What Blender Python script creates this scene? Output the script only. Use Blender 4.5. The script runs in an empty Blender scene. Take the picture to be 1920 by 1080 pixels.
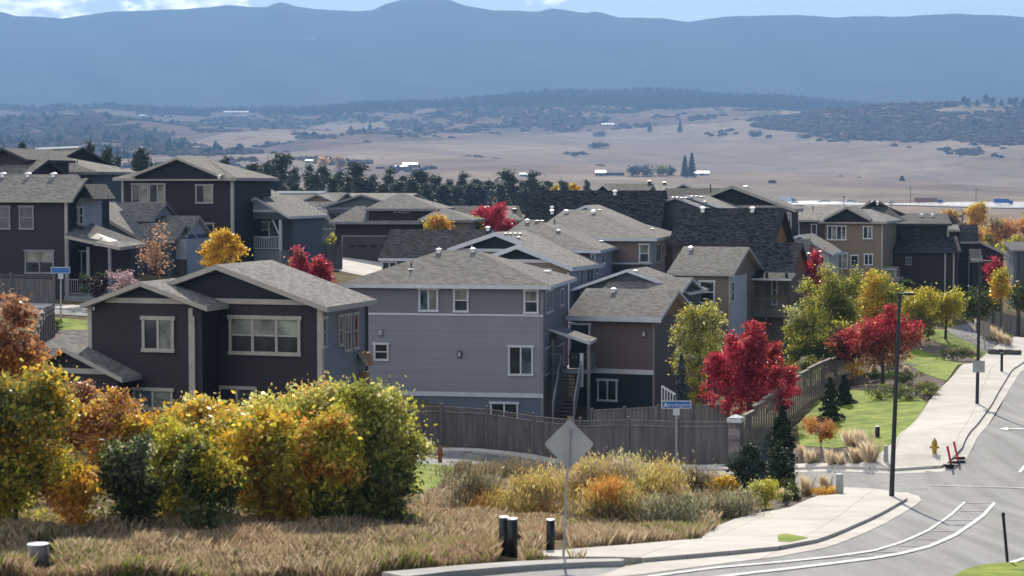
import bpy, bmesh, math, random
import numpy as np
from mathutils import Vector, Matrix
R = math.radians
SC = bpy.context.scene
COL = SC.collection

# ------------------------------------------------------------ camera
F, CZ = 3700.0, 12.07
PITCH = math.atan(190 / F)
cam_d = bpy.data.cameras.new('camera'); cam = bpy.data.objects.new('camera', cam_d); COL.objects.link(cam)
cam.location = (0, 0, CZ); cam.rotation_euler = (R(90) - PITCH, 0, 0)
cam_d.sensor_width = 36; cam_d.lens = F / 1920 * 36
cam_d.clip_start = 0.5; cam_d.clip_end = 40000
cam_d.dof.use_dof = True; cam_d.dof.focus_distance = 118; cam_d.dof.aperture_fstop = 1.35
SC.camera = cam
# ------------------------------------------------------------ sky and sun
SUN_AZ, SUN_EL = R(2), R(34)          # azimuth measured from +Y towards +X
w = bpy.data.worlds.new('World'); SC.world = w; w.use_nodes = True
nt = w.node_tree; nt.nodes.clear()
out = nt.nodes.new('ShaderNodeOutputWorld'); bg = nt.nodes.new('ShaderNodeBackground'); sky = nt.nodes.new('ShaderNodeTexSky')
sky.sky_type = 'NISHITA'; sky.sun_disc = False; sky.sun_elevation = SUN_EL; sky.sun_rotation = SUN_AZ
sky.altitude = 1800; sky.air_density = 1.0; sky.dust_density = 1.2; sky.ozone_density = 1.5
bg.inputs['Strength'].default_value = 0.092
tc = nt.nodes.new('ShaderNodeTexCoord')
def wn(t, **k):
    n = nt.nodes.new(t)
    for a, b in k.items(): setattr(n, a, b)
    return n
sep = wn('ShaderNodeSeparateXYZ'); nt.links.new(tc.outputs['Generated'], sep.inputs[0])
mp = wn('ShaderNodeMapping'); mp.inputs['Scale'].default_value = (1, 1, 2.6); nt.links.new(tc.outputs['Generated'], mp.inputs[0])
no = wn('ShaderNodeTexNoise'); no.inputs['Scale'].default_value = 26; no.inputs['Detail'].default_value = 8; no.inputs['Roughness'].default_value = .55
nt.links.new(mp.outputs[0], no.inputs['Vector'])
# cloud bank: over the western (left) part of the ridge, fading to the right
mx = wn('ShaderNodeMapRange'); nt.links.new(sep.outputs[0], mx.inputs[0])
mx.inputs[1].default_value = -.10; mx.inputs[2].default_value = -.145; mx.inputs[3].default_value = -.16; mx.inputs[4].default_value = .10
ad = wn('ShaderNodeMath', operation='ADD'); nt.links.new(no.outputs['Fac'], ad.inputs[0]); nt.links.new(mx.outputs[0], ad.inputs[1])
cr = wn('ShaderNodeMapRange'); cr.interpolation_type = 'SMOOTHSTEP'; nt.links.new(ad.outputs[0], cr.inputs[0])
cr.inputs[1].default_value = .50; cr.inputs[2].default_value = .58; cr.inputs[3].default_value = 0; cr.inputs[4].default_value = 1
no2 = wn('ShaderNodeTexNoise'); no2.inputs['Scale'].default_value = 60; no2.inputs['Detail'].default_value = 5
nt.links.new(mp.outputs[0], no2.inputs['Vector'])
cc = wn('ShaderNodeValToRGB'); cc.color_ramp.elements[0].color = (9, 10, 12, 1); cc.color_ramp.elements[1].color = (22, 22, 22, 1)
cc.color_ramp.elements[0].position = .35; cc.color_ramp.elements[1].position = .6
nt.links.new(no2.outputs['Fac'], cc.inputs[0])
mixc = wn('ShaderNodeMixRGB'); nt.links.new(cr.outputs[0], mixc.inputs[0]); nt.links.new(sky.outputs[0], mixc.inputs[1]); nt.links.new(cc.outputs[0], mixc.inputs[2])
nt.links.new(mixc.outputs[0], bg.inputs['Color']); nt.links.new(bg.outputs[0], out.inputs['Surface'])
sl = bpy.data.lights.new('sun', 'SUN'); sun = bpy.data.objects.new('sun', sl); COL.objects.link(sun)
sl.energy = 5.0; sl.angle = R(.55); sl.color = (1, .915, .775)
sdir = Vector((math.sin(SUN_AZ) * math.cos(SUN_EL), math.cos(SUN_AZ) * math.cos(SUN_EL), math.sin(SUN_EL)))
sun.rotation_euler = sdir.to_track_quat('Z', 'Y').to_euler(); sun.location = (0, 0, 100)
vs = SC.view_settings
SC.display_settings.display_device = 'sRGB'
vs.view_transform = 'Standard'; vs.look = 'None'; vs.exposure = 0.13; vs.gamma = 1; vs.use_curve_mapping = False
SC.cycles.max_bounces = 6; SC.cycles.diffuse_bounces = 3; SC.cycles.transparent_max_bounces = 8; SC.cycles.volume_bounces = 0

# ------------------------------------------------------------ projection helpers
cp, sp = math.cos(PITCH), math.sin(PITCH)
def ray(px, py):
    u, v = px - 960, 540 - py
    return (u, F * cp + v * sp, -F * sp + v * cp)
def at(px, py, Y):
    r = ray(px, py); s = Y / r[1]
    return Vector((r[0] * s, Y, CZ + r[2] * s))
def proj(p):
    x, y, z = p[0], p[1], p[2] - CZ
    d = y * cp - z * sp
    return 960 + F * x / d, 540 - F * (z * cp + y * sp) / d

# ------------------------------------------------------------ terrain
CP = []
for px, py, Y in [(1055,1053,48),(1672,937,76),(1832,762,108),(1911,633,183),(1208,1059,48.3),(1461,1034,54),(1602,992,64),
    (1920,1080,49.5),(1920,940,77),(1776,875,86),(1490,880,89.5),(1380,868,95),(1082,872,98.5),(840,838,101),(745,833,102.5),(930,843,100.3),(1100,852,99),(1250,861,97.3),(1364,869,95.8),(650,830,104),(700,850,99),(857,872,94.5),
    (700,1000,54),(300,1000,52),(100,1000,50),(0,1060,45.5),(300,1080,44.8),(700,1080,45.2),(1000,900,88),(1000,950,75),(1000,1000,62),(1300,950,74),
    (1640,830,91),(1600,735,115),(1739,760,108),(1700,680,130),(1810,686,131),(1730,620,155),(1780,575,185),(1850,665,148),(1895,638,175),
    (1590,712,127),(1590,668,145),(2100,762,108),(2400,762,108),(2100,900,80),(2400,900,80),(2200,1080,50),(2500,1080,50),(2100,650,160),(2400,650,160),
    (850,800,112),(1017,800,118),(1200,785,122),(1400,720,140),(1400,640,160),(1000,620,150),(700,490,176),(300,470,150),(100,562,131),(113,600,118),(165,590,120),
    (0,575,122),(-300,575,122),(70,650,100),(-200,700,90),(200,760,84),(400,800,82),(640,830,86),(600,790,100),(520,600,130),(900,520,200),(1400,560,200),(1600,545,190),(1800,570,190),(1900,560,225),
    (100,372,220),(-400,372,220),(1000,545,240),(500,480,200),(700,480,215),(-400,1000,50),(-500,800,80),(2700,600,220),(2100,560,220)]:
    CP.append(tuple(at(px, py, Y)))
for x, y, z in [(0,0,CZ-1.7),(-30,5,CZ-2.2),(30,5,CZ-2.2),(0,22,CZ-5.6),(-14,24,CZ-5.5),(14,24,CZ-6),(0,-25,CZ-1.2),(30,30,CZ-7.2),(-30,30,CZ-6.6)]:
    CP.append((x, y, z))
CP = np.array(CP)
_n = len(CP)
def _kern(a, b):
    d = np.sqrt(((a[:, None, :] - b[None, :, :]) ** 2).sum(-1) + 9.0)
    return d
_A = np.zeros((_n + 3, _n + 3)); _A[:_n, :_n] = _kern(CP[:, :2], CP[:, :2]) - np.eye(_n) * .1
_A[:_n, _n] = 1; _A[:_n, _n + 1:] = CP[:, :2]; _A[_n, :_n] = 1; _A[_n + 1:, :_n] = CP[:, :2].T
_W = np.linalg.solve(_A, np.concatenate([CP[:, 2], np.zeros(3)]))
AZP = np.array([-900, 0, 400, 700, 1100, 1430, 1660, 1920, 2900.])
FARY = np.array([300, 520, 1000, 1500, 2200, 2800, 3400, 3750, 4800, 5200, 5700, 9000.])
FROW = np.array([
    [430,430,432,440,462,480,495,510,520],
    [374,374,383,388,396,405,415,425,430],
    [342,342,352,357,374,392,399,404,406],
    [320,320,326,336,352,370,376,379,380],
    [285,285,290,300,324,334,341,345,350],
    [262,262,268,270,284,284,276,270,268],
    [235,235,238,243,246,233,205,197,190],
    [224,224,226,230,233,224,220,214,210],
    [198,199,207,203,172,184,203,206,208],
    [222,222,224,222,214,218,222,224,224],
    [262]*9, [290]*9], float)
FH = CZ + (FROW.T[:, :] * 0)  # placeholder
_rt = 540 - FROW
_FZ = CZ + ((-F * sp + _rt * cp) / (F * cp + _rt * sp)) * FARY[:, None]     # heights at nodes
_hn = [(.0021, .003, 1.3), (.0047, .0013, 4.1), (.0016, .0061, 2.2), (.009, .004, .7), (.013, .017, 5.)]
def farz(X, Y):
    az = 960 + X / np.maximum(Y, 1) * F
    i = np.clip(np.searchsorted(AZP, az) - 1, 0, len(AZP) - 2); t = np.clip((az - AZP[i]) / (AZP[i + 1] - AZP[i]), 0, 1); t = t * t * (3 - 2 * t)
    j = np.clip(np.searchsorted(FARY, Y) - 1, 0, len(FARY) - 2); s = np.clip((Y - FARY[j]) / (FARY[j + 1] - FARY[j]), 0, 1)
    z = (_FZ[j, i] * (1 - t) + _FZ[j, i + 1] * t) * (1 - s) + (_FZ[j + 1, i] * (1 - t) + _FZ[j + 1, i + 1] * t) * s
    a = np.clip((Y - 500) / 1500, 0, 1) * 5.0
    n = sum(np.sin(X * f1 * 2 + Y * f2 + ph) * k for (f1, f2, ph), k in zip(_hn, (1, .7, .8, .45, .3)))
    return z + n * a
def gza(X, Y):
    X = np.atleast_1d(np.asarray(X, float)); Y = np.atleast_1d(np.asarray(Y, float))
    sh = X.shape; X = X.ravel(); Y = Y.ravel()
    z = np.empty_like(X)
    near = Y < 330
    if near.any():
        xx, yy = np.clip(X[near], -170, 210), Y[near]
        P = np.stack([xx, yy], 1)
        res = np.empty(len(P))
        for k in range(0, len(P), 20000):
            q = P[k:k + 20000]; res[k:k + 20000] = _kern(q, CP[:, :2]) @ _W[:_n] + _W[_n] + q @ _W[_n + 1:]
        t = np.clip((yy - 225) / 95, 0, 1); t = t * t * (3 - 2 * t)
        z[near] = res * (1 - t) + farz(X[near], np.maximum(yy, 225)) * t
    if (~near).any(): z[~near] = farz(X[~near], Y[~near])
    return z.reshape(sh)
def gz(x, y): return float(gza(x, y)[0])
_MY = np.concatenate([np.arange(38, 240, .5), np.arange(240, 600, 3), np.geomspace(600, 7000, 400)])
def gp(px, py):
    r = ray(px, py); s = _MY / r[1]
    X = r[0] * s; Z = CZ + r[2] * s; d = Z - gza(X, _MY)
    k = np.where(d < 0)[0]
    if len(k) == 0: i = len(_MY) - 1
    else: i = k[0]
    if i == 0: Y = _MY[0]
    else:
        a = d[i - 1] / (d[i - 1] - d[i] + 1e-9); Y = _MY[i - 1] + (_MY[i] - _MY[i - 1]) * min(max(a, 0), 1)
    X = r[0] * Y / r[1]
    return Vector((X, Y, gz(X, Y)))

# ------------------------------------------------------------ materials
MATS = {}
def mat_base(name, rough=.8, spec=.3):
    m = bpy.data.materials.new(name); m.use_nodes = True; n = m.node_tree; b = n.nodes['Principled BSDF']
    b.inputs['Roughness'].default_value = rough; b.inputs['Specular IOR Level'].default_value = spec
    MATS[name] = m
    return m, n, b
def NN(n, t, **k):
    x = n.nodes.new(t)
    for a, b in k.items():
        if a in x.inputs: x.inputs[a].default_value = b
        else: setattr(x, a, b)
    return x
def noisy(name, c1, c2, scale=3, rough=.85, spec=.2, bump=0, detail=5, c3=None, stretch=(1, 1, 1), lo=.35, hi=.65, metallic=0, bscale=None, coord='Position'):
    m, n, b = mat_base(name, rough, spec)
    g = NN(n, 'ShaderNodeNewGeometry') if coord == 'Position' else NN(n, 'ShaderNodeTexCoord')
    mpn = NN(n, 'ShaderNodeMapping'); mpn.inputs['Scale'].default_value = stretch
    n.links.new(g.outputs['Position' if coord == 'Position' else 'Object'], mpn.inputs[0])
    t = NN(n, 'ShaderNodeTexNoise', Scale=scale, Detail=detail, Roughness=.6); n.links.new(mpn.outputs[0], t.inputs['Vector'])
    r = NN(n, 'ShaderNodeValToRGB'); e = r.color_ramp.elements
    e[0].position, e[1].position = lo, hi; e[0].color = (*c1, 1); e[1].color = (*c2, 1)
    if c3:
        k = e.new((lo + hi) / 2); k.color = (*c3, 1)
    n.links.new(t.outputs['Fac'], r.inputs[0]); n.links.new(r.outputs[0], b.inputs['Base Color'])
    b.inputs['Metallic'].default_value = metallic
    if bump:
        t2 = NN(n, 'ShaderNodeTexNoise', Scale=bscale or scale * 3, Detail=4); n.links.new(mpn.outputs[0], t2.inputs['Vector'])
        bp = NN(n, 'ShaderNodeBump', Strength=bump, Distance=.05); n.links.new(t2.outputs['Fac'], bp.inputs['Height']); n.links.new(bp.outputs[0], b.inputs['Normal'])
    return m
def siding(name, c, pitch=.18, k=.82, strength=.9):
    m, n, b = mat_base(name, .65, .25)
    g = NN(n, 'ShaderNodeNewGeometry'); s = NN(n, 'ShaderNodeSeparateXYZ'); n.links.new(g.outputs['Position'], s.inputs[0])
    d = NN(n, 'ShaderNodeMath', operation='DIVIDE'); d.inputs[1].default_value = pitch; n.links.new(s.outputs[2], d.inputs[0])
    f = NN(n, 'ShaderNodeMath', operation='FRACT'); n.links.new(d.outputs[0], f.inputs[0])
    h = NN(n, 'ShaderNodeMapRange'); n.links.new(f.outputs[0], h.inputs[0]); h.inputs[1].default_value = 0; h.inputs[2].default_value = .14; h.inputs[3].default_value = 1.0; h.inputs[4].default_value = 0
    # lapped profile: bottom edge proud, falling back upward
    sub = NN(n, 'ShaderNodeMath', operation='MULTIPLY'); n.links.new(f.outputs[0], sub.inputs[0]); sub.inputs[1].default_value = -1
    bp = NN(n, 'ShaderNodeBump', Strength=strength, Distance=.035); n.links.new(sub.outputs[0], bp.inputs['Height']); n.links.new(bp.outputs[0], b.inputs['Normal'])
    # board to board and weather variation
    fl = NN(n, 'ShaderNodeMath', operation='FLOOR'); n.links.new(d.outputs[0], fl.inputs[0])
    wn_ = NN(n, 'ShaderNodeTexWhiteNoise'); wn_.noise_dimensions = '1D'; n.links.new(fl.outputs[0], wn_.inputs['W'])
    t = NN(n, 'ShaderNodeTexNoise', Scale=.6, Detail=4); n.links.new(g.outputs['Position'], t.inputs['Vector'])
    a = NN(n, 'ShaderNodeMath', operation='ADD'); wm = NN(n, 'ShaderNodeMath', operation='MULTIPLY'); wm.inputs[1].default_value = .45; n.links.new(wn_.outputs['Value'], wm.inputs[0]); n.links.new(wm.outputs[0], a.inputs[0]); n.links.new(t.outputs['Fac'], a.inputs[1])
    mr = NN(n, 'ShaderNodeMapRange'); n.links.new(a.outputs[0], mr.inputs[0]); mr.inputs[1].default_value = .2; mr.inputs[2].default_value = 1.0
    mx_ = NN(n, 'ShaderNodeMixRGB'); mx_.inputs[1].default_value = (*[v * .9 for v in c], 1); mx_.inputs[2].default_value = (*[min(1, v * 1.07) for v in c], 1)
    n.links.new(mr.outputs[0], mx_.inputs[0]); n.links.new(mx_.outputs[0], b.inputs['Base Color'])
    return m
def shingle(name, c1, c2, rough=.85, spec=.15, row=.07, bump=.8):
    m, n, b = mat_base(name, rough, spec)
    g = NN(n, 'ShaderNodeTexCoord'); s = NN(n, 'ShaderNodeSeparateXYZ'); n.links.new(g.outputs['Object'], s.inputs[0])
    a = NN(n, 'ShaderNodeMath', operation='ADD'); n.links.new(s.outputs[0], a.inputs[0]); n.links.new(s.outputs[1], a.inputs[1])
    c = NN(n, 'ShaderNodeCombineXYZ'); n.links.new(a.outputs[0], c.inputs[0]); n.links.new(s.outputs[2], c.inputs[1])
    br = NN(n, 'ShaderNodeTexBrick'); br.offset = .37; br.offset_frequency = 1
    n.links.new(c.outputs[0], br.inputs['Vector'])
    br.inputs['Color1'].default_value = (0, 0, 0, 1); br.inputs['Color2'].default_value = (1, 1, 1, 1); br.inputs['Mortar'].default_value = (.35, .35, .35, 1)
    br.inputs['Scale'].default_value = 1; br.inputs['Mortar Size'].default_value = .006; br.inputs['Brick Width'].default_value = .26; br.inputs['Row Height'].default_value = row
    t = NN(n, 'ShaderNodeTexNoise', Scale=2.6, Detail=6); n.links.new(g.outputs['Object'], t.inputs['Vector'])
    t3 = NN(n, 'ShaderNodeTexNoise', Scale=22, Detail=4); n.links.new(g.outputs['Object'], t3.inputs['Vector'])
    mm = NN(n, 'ShaderNodeMixRGB'); mm.inputs[0].default_value = .3; n.links.new(br.outputs['Color'], mm.inputs[1]); n.links.new(t.outputs['Fac'], mm.inputs[2])
    mm2 = NN(n, 'ShaderNodeMixRGB'); mm2.inputs[0].default_value = .22; n.links.new(mm.outputs[0], mm2.inputs[1]); n.links.new(t3.outputs['Fac'], mm2.inputs[2])
    r = NN(n, 'ShaderNodeValToRGB'); r.color_ramp.elements[0].position = .27; r.color_ramp.elements[1].position = .73
    r.color_ramp.elements[0].color = (*c1, 1); r.color_ramp.elements[1].color = (*c2, 1)
    n.links.new(mm2.outputs[0], r.inputs[0]); n.links.new(r.outputs[0], b.inputs['Base Color'])
    bp = NN(n, 'ShaderNodeBump', Strength=bump, Distance=.03); n.links.new(mm.outputs[0], bp.inputs['Height']); n.links.new(bp.outputs[0], b.inputs['Normal'])
    return m
def leafmat(name, trans=.5, rough=.38, spec=.45):
    m, n, b = mat_base(name, rough, spec)
    at_ = NN(n, 'ShaderNodeAttribute'); at_.attribute_name = 'Col'
    n.links.new(at_.outputs['Color'], b.inputs['Base Color'])
    tr = NN(n, 'ShaderNodeBsdfTranslucent'); n.links.new(at_.outputs['Color'], tr.inputs['Color'])
    mix = NN(n, 'ShaderNodeMixShader', Fac=trans); n.links.new(b.outputs[0], mix.inputs[1]); n.links.new(tr.outputs[0], mix.inputs[2])
    n.links.new(mix.outputs[0], n.nodes['Material Output'].inputs['Surface'])
    return m
def glass(name, c, rough=.08):
    m = noisy(name, [v * .25 for v in c], [v * 1.35 for v in c], scale=.9, rough=rough, spec=.45)  # mottled tone painted in for varied reflections on the panes
    return m
leafmat('leaf', .64); leafmat('needle', .12, .6, .2); leafmat('straw', .5, .6, .3); leafmat('farleaf', .0, .9, .05)
noisy('bark', (.06, .045, .035), (.14, .11, .085), 6, bump=.5)
noisy('concrete', (.50, .46, .41), (.62, .58, .52), .5, .8, .2, .15, c3=(.56, .52, .465))
noisy('kerb', (.36, .345, .32), (.48, .46, .43), .8, .85, .2, .2)
noisy('soil', (.075, .055, .035), (.17, .13, .085), .8, .95, .05, .6, c3=(.12, .095, .055))
noisy('mulch', (.085, .065, .055), (.30, .25, .21), 7, .95, .1, 1, detail=7)
noisy('rocks', (.10, .10, .10), (.42, .40, .38), 4, .9, .1, 1, detail=7)
noisy('lawn', (.11, .17, .012), (.33, .37, .05), .8, .8, .15, 1, c3=(.20, .27, .018), bscale=25, detail=9)
noisy('paint', (.45, .45, .44), (.66, .66, .64), 3, .6)
noisy('metal_dark', (.010, .011, .014), (.022, .023, .028), 3, .45, .5)
noisy('metal_grey', (.30, .31, .32), (.42, .42, .43), 3, .5, .5, metallic=.3)
noisy('sign_back', (.33, .33, .33), (.42, .42, .41), 2, .55, .4)
noisy('white_cap', (.80, .80, .78), (.92, .92, .90), 3, .35, .6)
noisy('black_plastic', (.006, .006, .007), (.015, .015, .017), 3, .5, .4)
noisy('hydrant_yellow', (.30, .19, .01), (.50, .33, .02), 5, .5, .4)
noisy('hydrant_rust', (.30, .10, .035), (.45, .17, .06), 5, .6, .3)
noisy('red', (.45, .02, .012), (.62, .035, .02), 4, .5, .4)
noisy('blue_sign', (.02, .13, .42), (.03, .17, .50), 2, .4, .5)
noisy('white_trim', (.58, .59, .62), (.68, .69, .72), 2, .6, .3)
noisy('beige_trim', (.36, .33, .29), (.44, .405, .355), 2, .6, .3)
noisy('grey_trim', (.20, .20, .215), (.26, .26, .275), 2, .6, .3)
noisy('dark_trim', (.03, .03, .035), (.05, .05, .055), 2, .6, .3)
noisy('fence_wood', (.12, .108, .105), (.19, .172, .168), 1.5, .85, .1, .3, stretch=(2, 2, .3))
noisy('fence_light', (.24, .205, .175), (.33, .29, .25), 1.5, .85, .1, .3, stretch=(2, 2, .3))
noisy('stone', (.15, .13, .13), (.34, .30, .285), 2.2, .9, .1, .8, detail=2)
noisy('stone_dark', (.05, .045, .04), (.16, .14, .125), 2.2, .9, .1, .8, detail=3)
noisy('drape', (.26, .25, .22), (.42, .41, .37), 3.5, .6, .4, stretch=(3, 3, .3))
noisy('garage', (.075, .062, .058), (.095, .08, .075), 2, .6)
noisy('soffit', (.26, .13, .05), (.34, .18, .075), 2, .7)
glass('glass', (.035, .045, .052)); glass('glass_light', (.26, .27, .23)); glass('glass_red', (.30, .05, .03)); glass('glass_blue', (.10, .15, .17))
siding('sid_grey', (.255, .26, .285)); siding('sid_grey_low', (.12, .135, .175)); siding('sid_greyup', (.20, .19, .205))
siding('sid_dark', (.026, .019, .023)); siding('sid_darkgable', (.012, .015, .021), k=.9, strength=.3)
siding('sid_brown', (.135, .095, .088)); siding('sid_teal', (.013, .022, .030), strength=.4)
siding('sid_blue', (.185, .188, .215)); siding('sid_pale_and_lit', (.36, .38, .42)); siding('sid_tan', (.23, .17, .12), strength=.3); siding('sid_tan2', (.20, .155, .115))  # the pale blue siding also carries brighter light on some side walls
siding('sid_mauve', (.21, .15, .13), strength=.3); siding('sid_bluegrey', (.085, .095, .108)); siding('sid_slate', (.095, .115, .13)); siding('sid_drkbrown', (.030, .022, .022)); siding('sid_white', (.48, .48, .49)); siding('sid_plum', (.07, .052, .06))
shingle('roof_grey', (.105, .098, .088), (.215, .202, .185)); shingle('roof_light', (.135, .127, .115), (.275, .26, .238))
shingle('roof_black', (.005, .006, .008), (.06, .06, .066), row=.085, bump=1); shingle('roof_char', (.03, .031, .034), (.085, .085, .09), row=.1)

for mn in ('concrete',):
    n = MATS[mn].node_tree; b = n.nodes['Principled BSDF']; g = NN(n, 'ShaderNodeNewGeometry'); src = b.inputs['Base Color'].links[0].from_socket
    mj = NN(n, 'ShaderNodeMapping'); mj.inputs['Rotation'].default_value = (0, 0, R(16)); n.links.new(g.outputs['Position'], mj.inputs[0])
    bk = NN(n, 'ShaderNodeTexBrick'); bk.offset = 0; n.links.new(mj.outputs[0], bk.inputs['Vector']); bk.inputs['Scale'].default_value = 1; bk.inputs['Brick Width'].default_value = 2.6; bk.inputs['Row Height'].default_value = 1.9; bk.inputs['Mortar Size'].default_value = .022
    bk.inputs['Color1'].default_value = (1, 1, 1, 1); bk.inputs['Color2'].default_value = (.90, .89, .87, 1); bk.inputs['Mortar'].default_value = (.62, .6, .58, 1)
    mu = NN(n, 'ShaderNodeMixRGB', Fac=1.0); mu.blend_type = 'MULTIPLY'; n.links.new(src, mu.inputs[1]); n.links.new(bk.outputs['Color'], mu.inputs[2]); n.links.new(mu.outputs[0], b.inputs['Base Color'])
# asphalt with worn wheel lanes, grain and tar seams
m, n, b = mat_base('asphalt', .8, .3)
g = NN(n, 'ShaderNodeNewGeometry'); t1 = NN(n, 'ShaderNodeTexNoise', Scale=.16, Detail=5, Roughness=.55); t2 = NN(n, 'ShaderNodeTexNoise', Scale=9, Detail=6, Roughness=.7)
mpn = NN(n, 'ShaderNodeMapping'); mpn.inputs['Scale'].default_value = (1.6, .10, 1); mpn.inputs['Rotation'].default_value = (0, 0, R(18))
n.links.new(g.outputs['Position'], mpn.inputs[0]); n.links.new(mpn.outputs[0], t1.inputs['Vector']); n.links.new(g.outputs['Position'], t2.inputs['Vector'])
t1.inputs['Scale'].default_value = .8
mx1 = NN(n, 'ShaderNodeMixRGB', Fac=.3); n.links.new(t1.outputs['Fac'], mx1.inputs[1]); n.links.new(t2.outputs['Fac'], mx1.inputs[2])
r = NN(n, 'ShaderNodeValToRGB'); r.color_ramp.elements[0].position = .32; r.color_ramp.elements[1].position = .64
r.color_ramp.elements[0].color = (.13, .128, .125, 1); r.color_ramp.elements[1].color = (.28, .275, .27, 1)
n.links.new(mx1.outputs[0], r.inputs[0])
vo = NN(n, 'ShaderNodeTexVoronoi', Scale=.13); vo.feature = 'DISTANCE_TO_EDGE'
tw = NN(n, 'ShaderNodeTexNoise', Scale=.5, Detail=4); ad1 = NN(n, 'ShaderNodeMixRGB', Fac=.12); n.links.new(g.outputs['Position'], tw.inputs['Vector'])
mA = NN(n, 'ShaderNodeVectorMath', operation='MULTIPLY_ADD'); n.links.new(tw.outputs['Color'], mA.inputs[0]); mA.inputs[1].default_value = (3, 3, 3); n.links.new(g.outputs['Position'], mA.inputs[2])
n.links.new(mA.outputs[0], vo.inputs['Vector'])
crk = NN(n, 'ShaderNodeMapRange'); n.links.new(vo.outputs['Distance'], crk.inputs[0]); crk.inputs[1].default_value = .0008; crk.inputs[2].default_value = .004
mx2 = NN(n, 'ShaderNodeMixRGB'); n.links.new(crk.outputs[0], mx2.inputs[0]); mx2.inputs[1].default_value = (.13, .13, .13, 1); n.links.new(r.outputs[0], mx2.inputs[2])
n.links.new(mx2.outputs[0], b.inputs['Base Color'])
bp = NN(n, 'ShaderNodeBump', Strength=.3, Distance=.01); n.links.new(t2.outputs['Fac'], bp.inputs['Height']); n.links.new(bp.outputs[0], b.inputs['Normal'])

# the land: dry grass, scrub where the vertex attribute says it grows, bare soil near
m, n, b = mat_base('land', .95, .05)
g = NN(n, 'ShaderNodeNewGeometry'); av = NN(n, 'ShaderNodeAttribute'); av.attribute_name = 'veg'
nz = []
for s_, d_ in ((.0045, 6), (.02, 6), (.9, 6), (.0026, 5)):
    t = NN(n, 'ShaderNodeTexNoise', Scale=s_, Detail=d_, Roughness=.62); n.links.new(g.outputs['Position'], t.inputs['Vector']); nz.append(t)
gr = NN(n, 'ShaderNodeValToRGB'); e = gr.color_ramp.elements; e[0].position = .36; e[1].position = .62; e[0].color = (.145, .10, .068, 1); e[1].color = (.35, .265, .18, 1)
mg = NN(n, 'ShaderNodeMixRGB', Fac=.5); n.links.new(nz[0].outputs['Fac'], mg.inputs[1]); n.links.new(nz[1].outputs['Fac'], mg.inputs[2]); n.links.new(mg.outputs[0], gr.inputs[0])
sr = NN(n, 'ShaderNodeValToRGB'); e = sr.color_ramp.elements; e[0].position = .38; e[1].position = .66; e[0].color = (.035, .035, .028, 1); e[1].color = (.19, .085, .045, 1)
k = e.new(.52); k.color = (.085, .055, .038, 1); n.links.new(nz[1].outputs['Fac'], sr.inputs[0])
ms = NN(n, 'ShaderNodeMath', operation='ADD'); n.links.new(av.outputs['Fac'], ms.inputs[0])
hl = NN(n, 'ShaderNodeMath', operation='MULTIPLY_ADD'); hl.inputs[1].default_value = 2.4; hl.inputs[2].default_value = -1.7; n.links.new(mg.outputs[0], hl.inputs[0]); n.links.new(hl.outputs[0], ms.inputs[1])
st = NN(n, 'ShaderNodeMapRange'); n.links.new(ms.outputs[0], st.inputs[0]); st.inputs[1].default_value = -.03; st.inputs[2].default_value = .05
mv = NN(n, 'ShaderNodeMixRGB'); n.links.new(st.outputs[0], mv.inputs[0]); n.links.new(gr.outputs[0], mv.inputs[1]); n.links.new(sr.outputs[0], mv.inputs[2])
an = NN(n, 'ShaderNodeAttribute'); an.attribute_name = 'near'
so = NN(n, 'ShaderNodeValToRGB'); e = so.color_ramp.elements; e[0].position = .38; e[1].position = .62; e[0].color = (.085, .068, .035, 1); e[1].color = (.21, .16, .085, 1); n.links.new(nz[2].outputs['Fac'], so.inputs[0])
mf = NN(n, 'ShaderNodeMixRGB'); n.links.new(an.outputs['Fac'], mf.inputs[0]); n.links.new(mv.outputs[0], mf.inputs[1]); n.links.new(so.outputs[0], mf.inputs[2])
bg_ = NN(n, 'ShaderNodeMapRange'); bg_.inputs[1].default_value = .40; bg_.inputs[2].default_value = .60; bg_.inputs[3].default_value = 0; bg_.inputs[4].default_value = .55; n.links.new(nz[3].outputs['Fac'], bg_.inputs[0])
mq = NN(n, 'ShaderNodeMixRGB'); n.links.new(bg_.outputs[0], mq.inputs[0]); n.links.new(gr.outputs[0], mq.inputs[1]); mq.inputs[2].default_value = (.14, .095, .08, 1); n.links.new(mq.outputs[0], mv.inputs[1])
n.links.new(mf.outputs[0], b.inputs['Base Color'])
m, n, b = mat_base('mountain', .98, .02)
g = NN(n, 'ShaderNodeNewGeometry'); t = NN(n, 'ShaderNodeTexNoise', Scale=.004, Detail=10, Roughness=.72); n.links.new(g.outputs['Position'], t.inputs['Vector'])
r = NN(n, 'ShaderNodeValToRGB'); e = r.color_ramp.elements; e[0].position = .40; e[1].position = .74; e[0].color = (.012, .018, .013, 1); e[1].color = (.30, .26, .2, 1)
k = e.new(.64); k.color = (.03, .038, .026, 1); n.links.new(t.outputs['Fac'], r.inputs[0]); n.links.new(r.outputs[0], b.inputs['Base Color'])

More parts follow.
